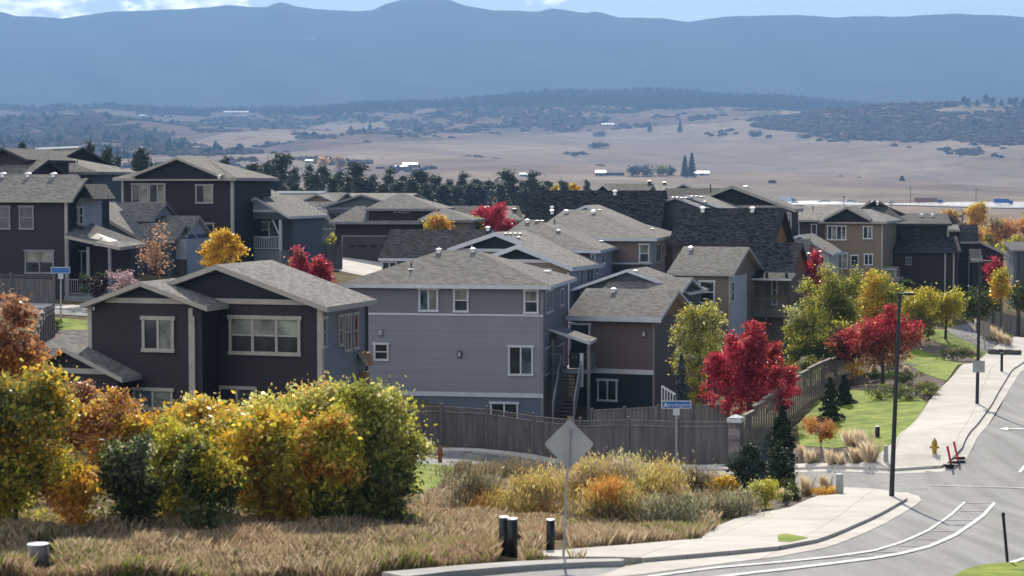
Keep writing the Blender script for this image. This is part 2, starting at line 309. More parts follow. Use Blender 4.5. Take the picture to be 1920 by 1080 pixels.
# ------------------------------------------------------------ object helpers
def tag(o, label=None, cat=None, group=None, kind=None):
    if label: o['label'] = label
    if cat: o['category'] = cat
    if group: o['group'] = group
    if kind: o['kind'] = kind
    return o
def link(name, me, parent=None, mats=()):
    for mt in mats: me.materials.append(MATS[mt] if isinstance(mt, str) else mt)
    o = bpy.data.objects.new(name, me); COL.objects.link(o)
    if parent is not None: o.parent = parent
    return o
def empty(name, loc, label=None, cat=None, group=None, rz=0):
    o = bpy.data.objects.new(name, None); COL.objects.link(o); o.location = loc; o.rotation_euler = (0, 0, rz); o.empty_display_size = .2
    return tag(o, label, cat, group)
class MB:
    def __init__(s): s.v = []; s.f = []; s.m = []
    def add(s, vs, fs, m=0):
        b = len(s.v); s.v += [tuple(v) for v in vs]; s.f += [tuple(i + b for i in f) for f in fs]; s.m += [m] * len(fs); return s
    def box(s, x0, x1, y0, y1, z0, z1, m=0):
        x0, x1 = min(x0, x1), max(x0, x1); y0, y1 = min(y0, y1), max(y0, y1); z0, z1 = min(z0, z1), max(z0, z1)
        return s.add([(x0,y0,z0),(x1,y0,z0),(x1,y1,z0),(x0,y1,z0),(x0,y0,z1),(x1,y0,z1),(x1,y1,z1),(x0,y1,z1)],
                     [(0,3,2,1),(4,5,6,7),(0,1,5,4),(1,2,6,5),(2,3,7,6),(3,0,4,7)], m)
    def ext(s, pts, vec, m=0, m2=None):
        n_ = len(pts); v = Vector(vec); P = [Vector(p) for p in pts]
        b = len(s.v); s.v += [tuple(p) for p in P] + [tuple(p + v) for p in P]
        s.f.append(tuple(b + i for i in range(n_))); s.m.append(m)
        s.f.append(tuple(b + n_ + i for i in reversed(range(n_)))); s.m.append(m if m2 is None else m2)
        for i in range(n_):
            j = (i + 1) % n_; s.f.append((b + i, b + n_ + i, b + n_ + j, b + j)); s.m.append(m if m2 is None else m2)
        return s
    def tube(s, pts, rads, n_=8, m=0):
        P = [Vector(p) for p in pts]; rings = []
        if not isinstance(rads, (list, tuple)): rads = [rads] * len(P)
        for i, p in enumerate(P):
            d = (P[min(i + 1, len(P) - 1)] - P[max(i - 1, 0)]).normalized()
            a = d.orthogonal().normalized() if i == 0 else (pa - d * pa.dot(d)).normalized()
            pa = a; c = d.cross(a)
            rings.append([p + (a * math.cos(6.28318 * k / n_) + c * math.sin(6.28318 * k / n_)) * rads[i] for k in range(n_)])
        b = len(s.v)
        for rg in rings: s.v += [tuple(q) for q in rg]
        for i in range(len(P) - 1):
            for k in range(n_):
                k2 = (k + 1) % n_; s.f.append((b + i*n_+k, b + i*n_+k2, b + (i+1)*n_+k2, b + (i+1)*n_+k)); s.m.append(m)
        s.f.append(tuple(b + k for k in reversed(range(n_)))); s.m.append(m)
        s.f.append(tuple(b + (len(P)-1)*n_ + k for k in range(n_))); s.m.append(m)
        return s
    def lathe(s, x, y, prof, n_=12, m=0):
        return s.tube([(x, y, z) for z, r_ in prof], [r_ for z, r_ in prof], n_, m)
    def mesh(s, name, smooth=False):
        me = bpy.data.meshes.new(name); me.from_pydata(s.v, [], s.f); me.polygons.foreach_set('material_index', s.m)
        bm = bmesh.new(); bm.from_mesh(me); bmesh.ops.recalc_face_normals(bm, faces=bm.faces); bm.to_mesh(me); bm.free()
        if smooth: me.polygons.foreach_set('use_smooth', [True] * len(me.polygons))
        me.update(); return me
    def build(s, name, mats, parent=None, smooth=False):
        if isinstance(mats, str): mats = (mats,)
        return link(name, s.mesh(name, smooth), parent, mats)
def fastmesh(name, V, nv, col=None, matname='leaf'):
    """V: (N, nv, 3) separate polygons"""
    N = len(V); me = bpy.data.meshes.new(name)
    me.vertices.add(N * nv); me.vertices.foreach_set('co', np.ascontiguousarray(V, dtype=np.float32).ravel())
    me.loops.add(N * nv); me.loops.foreach_set('vertex_index', np.arange(N * nv, dtype=np.int32))
    me.polygons.add(N); me.polygons.foreach_set('loop_start', np.arange(0, N * nv, nv, dtype=np.int32)); me.polygons.foreach_set('loop_total', np.full(N, nv, dtype=np.int32))
    me.update(calc_edges=True)
    if col is not None:
        a = me.attributes.new('Col', 'FLOAT_COLOR', 'FACE'); c4 = np.ones((N, 4), np.float32); c4[:, :3] = col; a.data.foreach_set('color', c4.ravel())
    me.materials.append(MATS[matname])
    return me

# ------------------------------------------------------------ the ground sheet
def pin(px, row, poly):
    inside = np.zeros(px.shape, bool); n_ = len(poly)
    for i in range(n_):
        x1, y1 = poly[i]; x2, y2 = poly[(i + 1) % n_]
        c = ((y1 > row) != (y2 > row)) & (px < (x2 - x1) * (row - y1) / (y2 - y1 + 1e-9) + x1); inside ^= c
    return inside
HILLPOLY = [(1400,236),(1425,230),(1600,190),(2800,170),(2800,285),(1900,272),(1860,272),(1780,262),(1720,268),(1640,264),(1560,262),(1500,248),(1440,243)]
def vegdens(az, row, Y):
    v = np.zeros_like(az)
    left = np.clip((268 - row) / 22, 0, 1) * np.clip((700 - az) / 250, .62, 1) * (az < 1460)
    lim = np.interp(az, [0, 400, 560, 700, 900, 1100, 1250, 1400], [305, 292, 285, 268, 262, 247, 236, 228])
    v = np.where((row < lim) & (az < 1470), .62, v)
    v = np.where((row < 290) & (az < 330), .74, v)
    v = np.where(pin(az, row, [(560,246),(600,236),(720,229),(730,240),(640,250),(560,252)]), .2, v)
    v = np.where(pin(az, row, [(330,275),(420,250),(540,242),(560,262),(420,285)]), .3, v)
    v = np.where((Y > 4550) & (row < 215), .95, v)
    h = pin(az, row, HILLPOLY); v = np.where(h, .95, v)
    v = np.where(pin(az, row, [(1730,208),(1800,197),(1920,192),(2300,190),(2300,206),(1900,208),(1800,212)]), .25, v)
    return v
azs = np.concatenate([np.arange(-1500, -60, 60), np.arange(-60, 1990, 9), np.arange(1990, 3500, 60)])
ys = np.concatenate([np.arange(-60, 36, 4), np.arange(36, 135, .6), np.geomspace(135, 340, 70), np.geomspace(345, 5250, 330), np.geomspace(5300, 7400, 8)])
AZ, YY = np.meshgrid(azs, ys)
XX = (AZ - 960) / F * np.maximum(YY, 60) * 1.0
XX = np.where(YY < 60, (AZ - 960) / F * 60 * (1 + (60 - np.clip(YY, 0, 60)) * .0), XX)
ZZ = gza(XX, YY)
me = bpy.data.meshes.new('ground'); nr, nc = XX.shape
me.vertices.add(nr * nc); me.vertices.foreach_set('co', np.stack([XX, YY, ZZ], -1).astype(np.float32).ravel())
q = (np.arange(nr - 1)[:, None] * nc + np.arange(nc - 1)[None, :]).ravel(); quads = np.stack([q, q + 1, q + nc + 1, q + nc], 1).astype(np.int32)
me.loops.add(quads.size); me.loops.foreach_set('vertex_index', quads.ravel()); me.polygons.add(len(quads))
me.polygons.foreach_set('loop_start', np.arange(0, quads.size, 4, dtype=np.int32)); me.polygons.foreach_set('loop_total', np.full(len(quads), 4, np.int32))
me.polygons.foreach_set('use_smooth', [True] * len(quads)); me.update(calc_edges=True)
zr = ZZ - CZ; ROWS = 540 - F * (zr * cp + YY * sp) / np.maximum(YY * cp - zr * sp, 1)
vg = vegdens(960 + XX / np.maximum(YY, 1) * F, ROWS, YY); vg = np.where(YY < 900, 0, vg)
a = me.attributes.new('veg', 'FLOAT', 'POINT'); a.data.foreach_set('value', vg.astype(np.float32).ravel())
a = me.attributes.new('near', 'FLOAT', 'POINT'); a.data.foreach_set('value', np.clip((420 - YY) / 150, 0, 1).astype(np.float32).ravel())
tag(link('ground', me, None, ['land']), kind='structure')

# ------------------------------------------------------------ sheets laid on the ground
def sheet(name, poly, off, mat, thick=.0, kind='structure', step=1.2, label=None, cat=None, smooth=0, px=True):
    P = [gp(*p) if px else Vector((p[0], p[1], 0)) for p in poly]
    for _ in range(smooth):
        Q = []
        for i in range(len(P)):
            a_, b_ = P[i], P[(i + 1) % len(P)]; Q += [a_ * .75 + b_ * .25, a_ * .25 + b_ * .75]
        P = Q
    bm = bmesh.new(); vsx = [bm.verts.new((p.x, p.y, 0)) for p in P]; f = bm.faces.new(vsx)
    bmesh.ops.triangulate(bm, faces=[f])
    xs = [p.x for p in P]; ysx = [p.y for p in P]
    for ax, lo, hi in ((0, min(xs), max(xs)), (1, min(ysx), max(ysx))):
        k = lo + step
        while k < hi:
            co = (k, 0, 0) if ax == 0 else (0, k, 0); no_ = (1, 0, 0) if ax == 0 else (0, 1, 0)
            bmesh.ops.bisect_plane(bm, geom=bm.verts[:] + bm.edges[:] + bm.faces[:], plane_co=co, plane_no=no_, dist=1e-4); k += step * (1 if k < 140 else 3)
    VV = bm.verts[:]; zz = gza([v.co.x for v in VV], [v.co.y for v in VV])
    for v, z in zip(VV, zz): v.co.z = z + off
    bmesh.ops.recalc_face_normals(bm, faces=bm.faces)
    if sum(f_.normal.z for f_ in bm.faces) < 0: bmesh.ops.reverse_faces(bm, faces=bm.faces)
    if thick:
        be = [e_ for e_ in bm.edges if e_.is_boundary]
        r_ = bmesh.ops.extrude_edge_only(bm, edges=be)
        for v in [g_ for g_ in r_['geom'] if isinstance(g_, bmesh.types.BMVert)]: v.co.z -= thick
        bmesh.ops.recalc_face_normals(bm, faces=bm.faces)
        if sum(f_.normal.z for f_ in bm.faces) < 0: bmesh.ops.reverse_faces(bm, faces=bm.faces)
    me = bpy.data.meshes.new(name); bm.to_mesh(me); bm.free()
    o = link(name, me, None, [mat]); tag(o, label, cat, None, kind); return o
def strip(name, a, b, off, mat, n_=60, kind='structure'):
    def res(pl):
        P = [gp(*p) if len(p) == 2 else Vector(p) for p in pl]; P = [Vector((p.x, p.y, 0)) for p in P]
        L = [0]
        for i in range(1, len(P)): L.append(L[-1] + (P[i] - P[i - 1]).length)
        out_ = []
        for k in range(n_ + 1):
            d = L[-1] * k / n_; i = max(1, min(len(L) - 1, int(np.searchsorted(L, d)))); t_ = (d - L[i - 1]) / (L[i] - L[i - 1] + 1e-9); out_.append(P[i - 1].lerp(P[i], min(1, t_)))
        return out_
    A, B = res(a), res(b); mb = MB(); V = []
    for p, q_ in zip(A, B):
        for k in range(3):
            r_ = p.lerp(q_, k / 2); V.append((r_.x, r_.y, gz(r_.x, r_.y) + off))
    mb.add(V, [(i*3+k, i*3+k+1, (i+1)*3+k+1, (i+1)*3+k) for i in range(n_) for k in range(2)])
    return tag(mb.build(name, mat), kind=kind)
sheet('road', [(500,850),(799,870),(857,876),(1082,888),(1180,893),(1330,898),(1480,907),(1578,918),(1640,923),(1685,926),(1705,940),(1650,972),(1602,997),(1532,1024),(1461,1037),(1370,1046),(1208,1062),(1100,1066),(960,1078),(800,1092),(500,1130),(1300,1240),(2700,1300),(2700,800),(2400,640),(2060,632),(1965,640),(1925,690),(1888,738),(1852,800),(1806,860),(1776,880),(1677,888),(1609,883),(1490,884),(1370,883),(1290,879),(1000,862),(799,848),(500,832)], .035, 'asphalt', step=2.0)
sheet('sidewalk', [(980,1047),(1060,1041),(1180,1031),(1315,1019),(1322,1008),(1345,994),(1377,981),(1426,969),(1479,959),(1514,944),(1532,937),(1578,933),(1583,920),(1640,923),(1672,927),(1697,933),(1701,941),(1655,967),(1602,992),(1532,1020),(1461,1034),(1370,1043),(1208,1057),(1150,1055),(1060,1055),(985,1051)], .15, 'concrete', .2)
sheet('gutter', [(1165,1068),(1208,1059),(1370,1045),(1461,1036),(1532,1022),(1602,994),(1655,969),(1700,943),(1690,930),(1671,926),(1700,925),(1722,932),(1728,940),(1719,948),(1690,966),(1655,986),(1602,1010),(1545,1031),(1461,1047),(1370,1058),(1208,1080),(1100,1090)], .05, 'concrete', .03)
sheet('sidewalk', [(1490,883),(1490,876),(1609,876),(1650,857),(1680,830),(1739,760),(1769,727),(1810,686),(1850,665),(1895,638),(1935,622),(1985,628),(1955,650),(1919,682),(1884,719),(1850,775),(1832,800),(1804,844),(1788,862),(1776,874),(1765,879),(1677,885),(1609,881)], .15, 'concrete', .2)
sheet('gutter', [(1480,888),(1480,882),(1609,882),(1677,886),(1765,880),(1777,874),(1789,862),(1805,844),(1833,800),(1851,775),(1885,719),(1919,683),(1957,650),(1987,629),(2010,629),(1975,652),(1930,688),(1888,740),(1872,765),(1850,802),(1822,845),(1808,868),(1790,879),(1767,886),(1677,891),(1609,887)], .05, 'concrete', .03)
sheet('sidewalk', [(560,832),(800,844),(1000,856),(1367,874),(1425,877),(1425,884),(1290,880),(1000,863),(800,850),(560,836)], .12, 'concrete', .16)
sheet('kerb', [(716,1086),(850,1074),(960,1066),(1060,1061.5),(1100,1060.5),(1160,1060),(1172,1062),(1165,1064.5),(1100,1067),(960,1075),(840,1085),(760,1095)], .17, 'kerb', .2, step=.6)
sheet('road_marking', [(1458,1012),(1475,1010),(1516,1018),(1482,1026),(1459,1025)], .16, 'lawn', .02, step=.5).name = 'grass_patch'
L1 = [(1809,944),(1785.5,966),(1741,997),(1690,1020),(1638,1036),(1560,1047.5),(1480,1056),(1345,1068),(1271,1078),(1150,1096)]
L2 = [(1865,945),(1845,968),(1793,1005),(1741,1028),(1690,1041),(1638,1050),(1560,1060),(1480,1070),(1400,1079),(1250,1100)]
def line(L, wd, name='road_marking', n_=60): strip(name, [(x - wd * .5, y - wd * .35) for x, y in L], [(x + wd * .5, y + wd * .35) for x, y in L], .06, 'paint', n_)
line(L1, 3.8); line(L2, 5.2)
for k in range(9):
    t = k / 9; i = t * 6; j = int(i); f = i - j
    p = [L1[j][0] * (1 - f) + L1[j + 1][0] * f, L1[j][1] * (1 - f) + L1[j + 1][1] * f]
    q2 = [L2[j][0] * (1 - f) + L2[j + 1][0] * f, L2[j][1] * (1 - f) + L2[j + 1][1] * f]
    if k < 8: strip('road_marking', [(p[0] + 4, p[1] + 1), (q2[0] - 3, p[1] + 1.2)], [(p[0] + 4, p[1] + 1.8), (q2[0] - 3, p[1] + 2.0)], .057, 'kerb', 8)
strip('road_marking', [(1865,1066),(1895,1056),(1930,1045),(2100,990)], [(1868,1070),(1898,1060),(1934,1049),(2104,994)], .06, 'paint', 30)
strip('road_marking', [(1908,888),(1925,868)], [(1914,889),(1931,869)], .06, 'paint', 10)
sheet('road_marking', [(1872,806),(1890,802.5),(1889,804.8),(1935,805.5),(1935,807.5),(1889,807),(1892,810)], .06, 'paint', step=.8)
strip('road_marking', [(1745,911),(1850,914),(1990,917)], [(1744,913),(1850,916),(1990,919)], .058, 'kerb', 20)
sheet('median', [(1805,1083),(1840,1072),(1880,1068),(1960,1066),(2200,1060),(2300,1120),(1750,1120)], .19, 'lawn', .2)
sheet('lawn', [(1495,800),(1500,838),(1560,843),(1640,840),(1652,852),(1680,826),(1738,757),(1725,748),(1650,738),(1600,733),(1540,745)], .07, 'lawn', .1)
sheet('lawn', [(1697,668),(1692,682),(1740,705),(1775,716),(1810,684),(1760,668),(1715,655)], .07, 'lawn', .1)
sheet('lawn', [(1722,628),(1728,633),(1790,655),(1832,676),(1850,665),(1830,650),(1780,627),(1740,617)], .07, 'lawn', .1)
sheet('lawn', [(1878,632),(1915,629),(1990,620),(1990,612),(1890,622)], .07, 'lawn', .1)
sheet('planting_bed', [(1400,852),(1490,838),(1560,843),(1640,840),(1652,857),(1609,876),(1490,876),(1420,872)], .05, 'mulch', .06)
sheet('planting_bed', [(1580,716),(1600,733),(1650,738),(1740,750),(1768,726),(1772,716),(1740,705),(1692,682),(1640,690)], .05, 'mulch', .06)
sheet('planting_bed', [(1700,655),(1715,655),(1760,668),(1808,685),(1830,675),(1790,655),(1728,633),(1710,640)], .05, 'mulch', .06)
sheet('rock_bed', [(1775,614),(1780,626),(1830,650),(1850,664),(1895,637),(1880,632),(1860,618),(1820,606)], .05, 'rocks', .06)
sheet('planting_bed', [(1330,935),(1345,994),(1377,981),(1426,969),(1479,959),(1514,943),(1532,936),(1570,932),(1566,922),(1480,910),(1360,905)], .05, 'mulch', .06)
sheet('lawn', [(770,866),(799,872),(857,876),(850,900),(800,925),(740,925),(730,880)], .05, 'lawn', .06)
sheet('road', [(-200,586),(60,589),(165,594),(420,610),(420,600),(165,584),(60,579),(-200,577)], .04, 'asphalt')
sheet('sidewalk', [(-200,577),(60,579),(165,584),(420,600),(420,594),(165,577),(60,571),(-200,570)], .12, 'concrete', .14)
sheet('lawn', [(104,598),(165,602),(300,612),(300,640),(165,626),(108,619)], .06, 'lawn', .06)
sheet('planting_bed', [(96,616),(170,624),(170,665),(96,665)], .05, 'mulch', .06)
sheet('driveway', [tuple(at(a_, 488, b_))[:2] for a_, b_ in ((638,175.6),(726,175.6),(728,160),(600,160))], .05, 'concrete', .06, px=False)

# ------------------------------------------------------------ mountains
MC = [(-900,40),(-400,10),(0,22),(30,30),(60,30),(115,35),(150,29),(200,22),(280,19),(350,17),(425,10),(500,14),(512,8),(525,4),(538,6),(550,10),(590,17),(675,21),(700,19),(725,7),(750,0),(790,-4),(840,-1),(875,10),(925,20),(960,20),(1010,22),(1022,18),(1035,15),(1060,19),(1100,25),(1112,22),(1120,22),(1160,32),(1240,34),(1290,41),(1360,31),(1495,28),(1560,32),(1710,30),(1800,25),(1920,32),(2300,20),(2900,30)]
maz = np.arange(-900, 2900, 8.); mt = np.linspace(0, 1, 60)
rng = np.random.default_rng(5)
crest = np.interp(maz, [c[0] for c in MC], [c[1] for c in MC])
jj = np.convolve(rng.normal(0, 1, len(maz) + 4), [.2, .3, .3, .2], 'same')[:len(maz)] * .9
rows = crest[None, :] + jj[None, :] * (mt[:, None] > .97) + (255 - crest[None, :]) * (1 - mt[:, None]) ** 1.0
Ym = 5500 + 1800 * mt[:, None] ** 1.1 + 0 * maz[None, :]
ph = rng.uniform(0, 6.3, 12); fr = rng.uniform(.006, .05, 12)
rel = sum(np.sin(maz[None, :] * f_ + mt[:, None] * (8 + 60 * f_) + p_) / (1 + 40 * f_) for f_, p_ in zip(fr, ph))
Ym = Ym + rel * 35 * np.sin(mt[:, None] * math.pi)
v_ = 540 - rows; s_ = Ym / (F * cp + v_ * sp)
MX = (maz[None, :] - 960) * s_; MZ = CZ + (-F * sp + v_ * cp) * s_
V = np.stack([MX, Ym, MZ], -1)
back = V[-1:].copy(); back[..., 1] += 250; back[..., 2] -= 420
V = np.concatenate([V, back]); nr, nc = V.shape[:2]
me = bpy.data.meshes.new('mountains'); q = (np.arange(nr - 1)[:, None] * nc + np.arange(nc - 1)[None, :]).ravel()
me.from_pydata([tuple(x) for x in V.reshape(-1, 3)], [], [(int(i), int(i + 1), int(i + nc + 1), int(i + nc)) for i in q])
me.polygons.foreach_set('use_smooth', [True] * len(me.polygons))
tag(link('mountains', me, None, ['mountain']), kind='structure')
# ------------------------------------------------------------ haze
def haze(density=1.4e-4):
    mb = MB(); mb.box(-5400, 5400, -90, 7620, min(float(ZZ.min()), float(V[..., 2].min())) - 1, float(V[..., 2].max()) + 4)
    m = bpy.data.materials.new('haze'); m.use_nodes = True; n = m.node_tree; n.nodes.clear()
    o_ = n.nodes.new('ShaderNodeOutputMaterial'); p = n.nodes.new('ShaderNodeVolumePrincipled')
    p.inputs['Density'].default_value = density; p.inputs['Color'].default_value = (.29, .52, .92, 1); p.inputs['Anisotropy'].default_value = .25
    n.links.new(p.outputs[0], o_.inputs['Volume']); MATS['haze'] = m
    tag(mb.build('haze', 'haze'), kind='stuff')
# ============================================================ houses
class House:
    def __init__(s, name, label, px, row, Y, ang=20, cat='house', group=None, floor=None):
        P = at(px, row, Y); s.a = R(ang); s.c, s.s_ = math.cos(s.a), math.sin(s.a)
        s.x0, s.y0 = P.x, P.y; s.b = gz(P.x, P.y) - .3 if floor is None else floor
        s.root = empty(name, (s.x0, s.y0, s.b), label, cat, group, -s.a); s.acc = {}
    def _ray(s, px, row):
        r = ray(px, row)   # in local axes
        d = (r[0] * s.c - r[1] * s.s_, r[0] * s.s_ + r[1] * s.c, r[2])
        ox, oy = -s.x0, -s.y0
        o = (ox * s.c - oy * s.s_, ox * s.s_ + oy * s.c, CZ - s.b)
        return o, d
    def py(s, px, row, c=0):
        o, d = s._ray(px, row); t = (c - o[1]) / d[1]; return o[0] + d[0] * t, o[2] + d[2] * t
    def pxx(s, px, row, c=0):
        o, d = s._ray(px, row); t = (c - o[0]) / d[0]; return o[1] + d[1] * t, o[2] + d[2] * t
    def mb(s, part, mats):
        if isinstance(mats, str): mats = (mats,)
        k = (part, mats)
        if k not in s.acc: s.acc[k] = MB()
        return s.acc[k]
    def done(s):
        for (p, m), b in s.acc.items(): b.build(p, m, s.root)
        return s
    def box(s, part, mat, *a): s.mb(part, mat).box(*a); return s
    def one(s, part, mat, *a): return MB().box(*a).build(part, mat, s.root)
    # ---- roofs; polygons of the top surface, slab hanging below
    def slab(s, polys, mat='roof_grey', trim='white_trim', th=.2, part='roof'):
        for p in polys: s.mb(part, (mat, trim)).ext(p, (0, 0, -th), 0, 1)
    def wallgable(s, pts, y0, y1, mat, part='wall'):   # pts (x,z) outline, extruded in y
        s.mb(part, mat).ext([(x, y0, z) for x, z in pts], (0, y1 - y0, 0))
    def gable_f(s, L, P, Rr, yf, yb, over=.45, z0=0, wall='sid_grey', gable=None, band=None, roof='roof_grey', trim='white_trim', so=.45, th=.2, trimw=.16):
        """ridge along y. L,P,Rr = (x,z) of the roof's outer top line in its front plane y=yf-over"""
        A, B = (L[0], L[1]), (Rr[0], Rr[1]); f = yf - over
        s.slab([[(A[0], f, A[1]), (P[0], f, P[1]), (P[0], yb, P[1]), (A[0], yb, A[1])], [(P[0], f, P[1]), (B[0], f, B[1]), (B[0], yb, B[1]), (P[0], yb, P[1])]], roof, trim, th)
        lz = lambda x: (A[1] + (P[1] - A[1]) * (x - A[0]) / (P[0] - A[0]) if x < P[0] else B[1] + (P[1] - B[1]) * (x - B[0]) / (P[0] - B[0])) - th - .005
        xl, xr = A[0] + so, B[0] - so
        s.wallgable([(xl, z0), (xr, z0), (xr, lz(xr)), (P[0], P[1] - th - .01), (xl, lz(xl))], yf, yb - .3, wall)
        if gable:
            zb = band if band is not None else max(lz(xl), lz(xr))
            def cross(side):   # x where roof underside is at zb
                if side < 0: return xl if lz(xl) >= zb else A[0] + (P[0] - A[0]) * (zb + th - A[1]) / (P[1] - A[1])
                return xr if lz(xr) >= zb else B[0] + (P[0] - B[0]) * (zb + th - B[1]) / (P[1] - B[1])
            a_, b_ = cross(-1), cross(1)
            pts = [(a_, zb), (b_, zb)] + ([(xr, lz(xr))] if b_ == xr else []) + [(P[0], P[1] - th - .01)] + ([(xl, lz(xl))] if a_ == xl else [])
            s.mb('gable_panel', gable).ext([(x, yf - .03, z) for x, z in pts], (0, .029, 0))
            s.mb('trim', trim).box(a_ - .1, b_ + .1, yf - .06, yf - .032, zb - .12, zb + .1)
        return xl, xr
    def gable_s(s, x0, x1, ye, ze, yr, zr, z0=0, wall='sid_grey', endwall=None, roof='roof_grey', trim='white_trim', over=.45, eo=.4, th=.2, back=True, mat_end=None):
        """ridge along x. front eave top edge at y=ye,z=ze; ridge at y=yr,z=zr"""
        yb = 2 * yr - ye
        s.slab([[(x0, ye, ze), (x1, ye, ze), (x1, yr, zr), (x0, yr, zr)], [(x0, yr, zr), (x1, yr, zr), (x1, yb, ze), (x0, yb, ze)]], roof, trim, th)
        lz = lambda y: ze + (zr - ze) * ((y - ye) if y < yr else (yb - y)) / (yr - ye) - th - .005
        a_, b_ = ye + over, yb - over
        s.mb('wall', wall).ext([(x0 + eo, a_, z0), (x0 + eo, b_, z0), (x0 + eo, b_, lz(b_)), (x0 + eo, yr, zr - th - .01), (x0 + eo, a_, lz(a_))], (x1 - x0 - 2 * eo, 0, 0))
        if mat_end:
            s.mb('gable_panel', mat_end).ext([(x1 - eo, a_, lz(a_)), (x1 - eo, b_, lz(b_)), (x1 - eo, yr, zr - th - .01)], (.03, 0, 0))
        return a_, b_
    def hip(s, x0, x1, y0, y1, ze, xa, xb, zr, z0=0, wall='sid_grey', roof='roof_grey', trim='white_trim', over=.5, th=.22, ym=None):
        ym = (y0 + y1) / 2 if ym is None else ym
        A, B, C, D = (x0, y0, ze), (x1, y0, ze), (x1, y1, ze), (x0, y1, ze); E, G = (xa, ym, zr), (xb, ym, zr)
        s.slab([[A, B, G, E], [B, C, G], [C, D, E, G], [D, A, E]], roof, trim, th)
        s.mb('wall', wall).box(x0 + over, x1 - over, y0 + over, y1 - over, z0, ze - th - .02)
    # ---- openings
    def win(s, plane, c, a0, a1, z0, z1, cols=1, hung=True, fr='white_trim', gl='glass', name='window', t=.11, head=True, grid=False):
        w_ = MB(); g_ = MB(); a0, a1 = min(a0, a1), max(a0, a1); z0, z1 = min(z0, z1), max(z0, z1)
        def bx(m_, p0, p1, q0, q1, d0, d1):
            if plane == 'y': m_.box(p0, p1, c - d1, c - d0, q0, q1)
            else: m_.box(c + d0, c + d1, p0, p1, q0, q1)
        bx(w_, a0, a0 + t, z0 + t, z1 - t, .002, .07); bx(w_, a1 - t, a1, z0 + t, z1 - t, .002, .07)
        bx(w_, a0 - (.06 if head else 0), a1 + (.06 if head else 0), z1 - t, z1 + .03, .002, .10); bx(w_, a0 - .03, a1 + .03, z0 - .03, z0 + t, .002, .10)
        for k in range(1, cols):
            m_ = a0 + (a1 - a0) * k / cols; bx(w_, m_ - t * .45, m_ + t * .45, z0 + t, z1 - t, .002, .06)
        if hung:
            zm = (z0 + z1) / 2; bx(w_, a0 + t, a1 - t, zm - .035, zm + .035, .002, .045)
        wo = w_.build(name, fr, s.root)
        n_ = cols
        for k in range(n_):
            p0 = a0 + t + (a1 - a0 - 2 * t) * k / n_ + .003; p1 = a0 + t + (a1 - a0 - 2 * t) * (k + 1) / n_ - .003
            gg = gl[k % len(gl)] if isinstance(gl, (list, tuple)) else gl
            if hung and isinstance(gg, str) and gg == 'mix':
                for q0, q1, mm_ in ((z0 + t, (z0 + z1) / 2 - .03, 'glass'), ((z0 + z1) / 2 + .03, z1 - t, 'glass_light')):
                    m2 = MB(); bx(m2, p0, p1, q0, q1, .004, .02); m2.build('pane', mm_, wo)
            else:
                m2 = MB(); bx(m2, p0, p1, z0 + t, z1 - t, .004, .02); m2.build('pane', gg, wo)
        return wo
    def wy(s, p0, r0, p1, r1, c=0, **k):
        rm, pm = (r0 + r1) / 2, (p0 + p1) / 2
        return s.win('y', c, s.py(p0, rm, c)[0], s.py(p1, rm, c)[0], s.py(pm, r1, c)[1], s.py(pm, r0, c)[1], **k)
    def wx(s, p0, r0, p1, r1, c=0, **k):
        rm, pm = (r0 + r1) / 2, (p0 + p1) / 2
        return s.win('x', c, s.pxx(p0, rm, c)[0], s.pxx(p1, rm, c)[0], s.pxx(pm, r1, c)[1], s.pxx(pm, r0, c)[1], **k)
    def hit(s, px, row, y):
        from mathutils.bvhtree import BVHTree
        vs_, fs_ = [], []
        for (p_, m_), b_ in s.acc.items():
            if p_ == 'roof': o_ = len(vs_); vs_ += b_.v; fs_ += [tuple(i + o_ for i in f_) for f_ in b_.f]
        o_, d_ = s._ray(px, row); t_ = BVHTree.FromPolygons(vs_, fs_); q = t_.ray_cast(Vector(o_), Vector(d_).normalized())
        if q[0] is None: x, z = s.py(px, row, y); return x, y, z - .2
        return tuple(q[0])
    def vent(s, px, row, y, sz=.42, h=.28, mat='white_cap'):
        h = min(h, .4) * .55; sz *= .85; x, y, z = s.hit(px, row + 3, y); z += h; m = MB()
        m.box(x - sz * .32, x + sz * .32, y - sz * .32, y + sz * .32, z - h - .12, z + .02)
        q_ = sz / 2; m.ext([(x - q_, y - q_, z), (x + q_, y - q_, z), (x + q_, y + q_, z), (x - q_, y + q_, z)], (0, 0, .05))
        t_ = q_ * .25; zt = z + .05 + h * .45; m.add([(x - q_, y - q_, z + .05), (x + q_, y - q_, z + .05), (x + q_, y + q_, z + .05), (x - q_, y + q_, z + .05), (x - t_, y - t_ + .05, zt), (x + t_, y - t_ + .05, zt), (x + t_, y + t_ + .05, zt), (x - t_, y + t_ + .05, zt)], [(0, 1, 5, 4), (1, 2, 6, 5), (2, 3, 7, 6), (3, 0, 4, 7), (4, 5, 6, 7)])
        o = m.build('roof_vent', (mat,), s.root); return o
    def pipe(s, px, r0, r1, y, r_=.045, mat='metal_dark', flash=True):
        x, y, z0 = s.hit(px, r1, y); _, z1 = s.py(px, r0, y); m = MB(); m.tube([(x, y, z0 - .3), (x, y, z1)], r_, 8, 0)
        if flash: m.tube([(x, y, z0 - .02), (x, y, z0 + .06)], [.22, .1], 10, 1)
        m.build('vent_pipe', (mat, 'white_cap'), s.root)
    def lamp(s, px, row, c=0, mat='sid_plum', plane='y'):
        x, z = s.py(px, row, c); m = MB(); m.box(x - .13, x + .13, c - .12, c - .005, z - .2, z + .2); m.box(x - .07, x + .07, c - .15, c - .12, z - .13, z + .13, 1)
        m.build('wall_lamp', (mat, 'sid_white'), s.root)
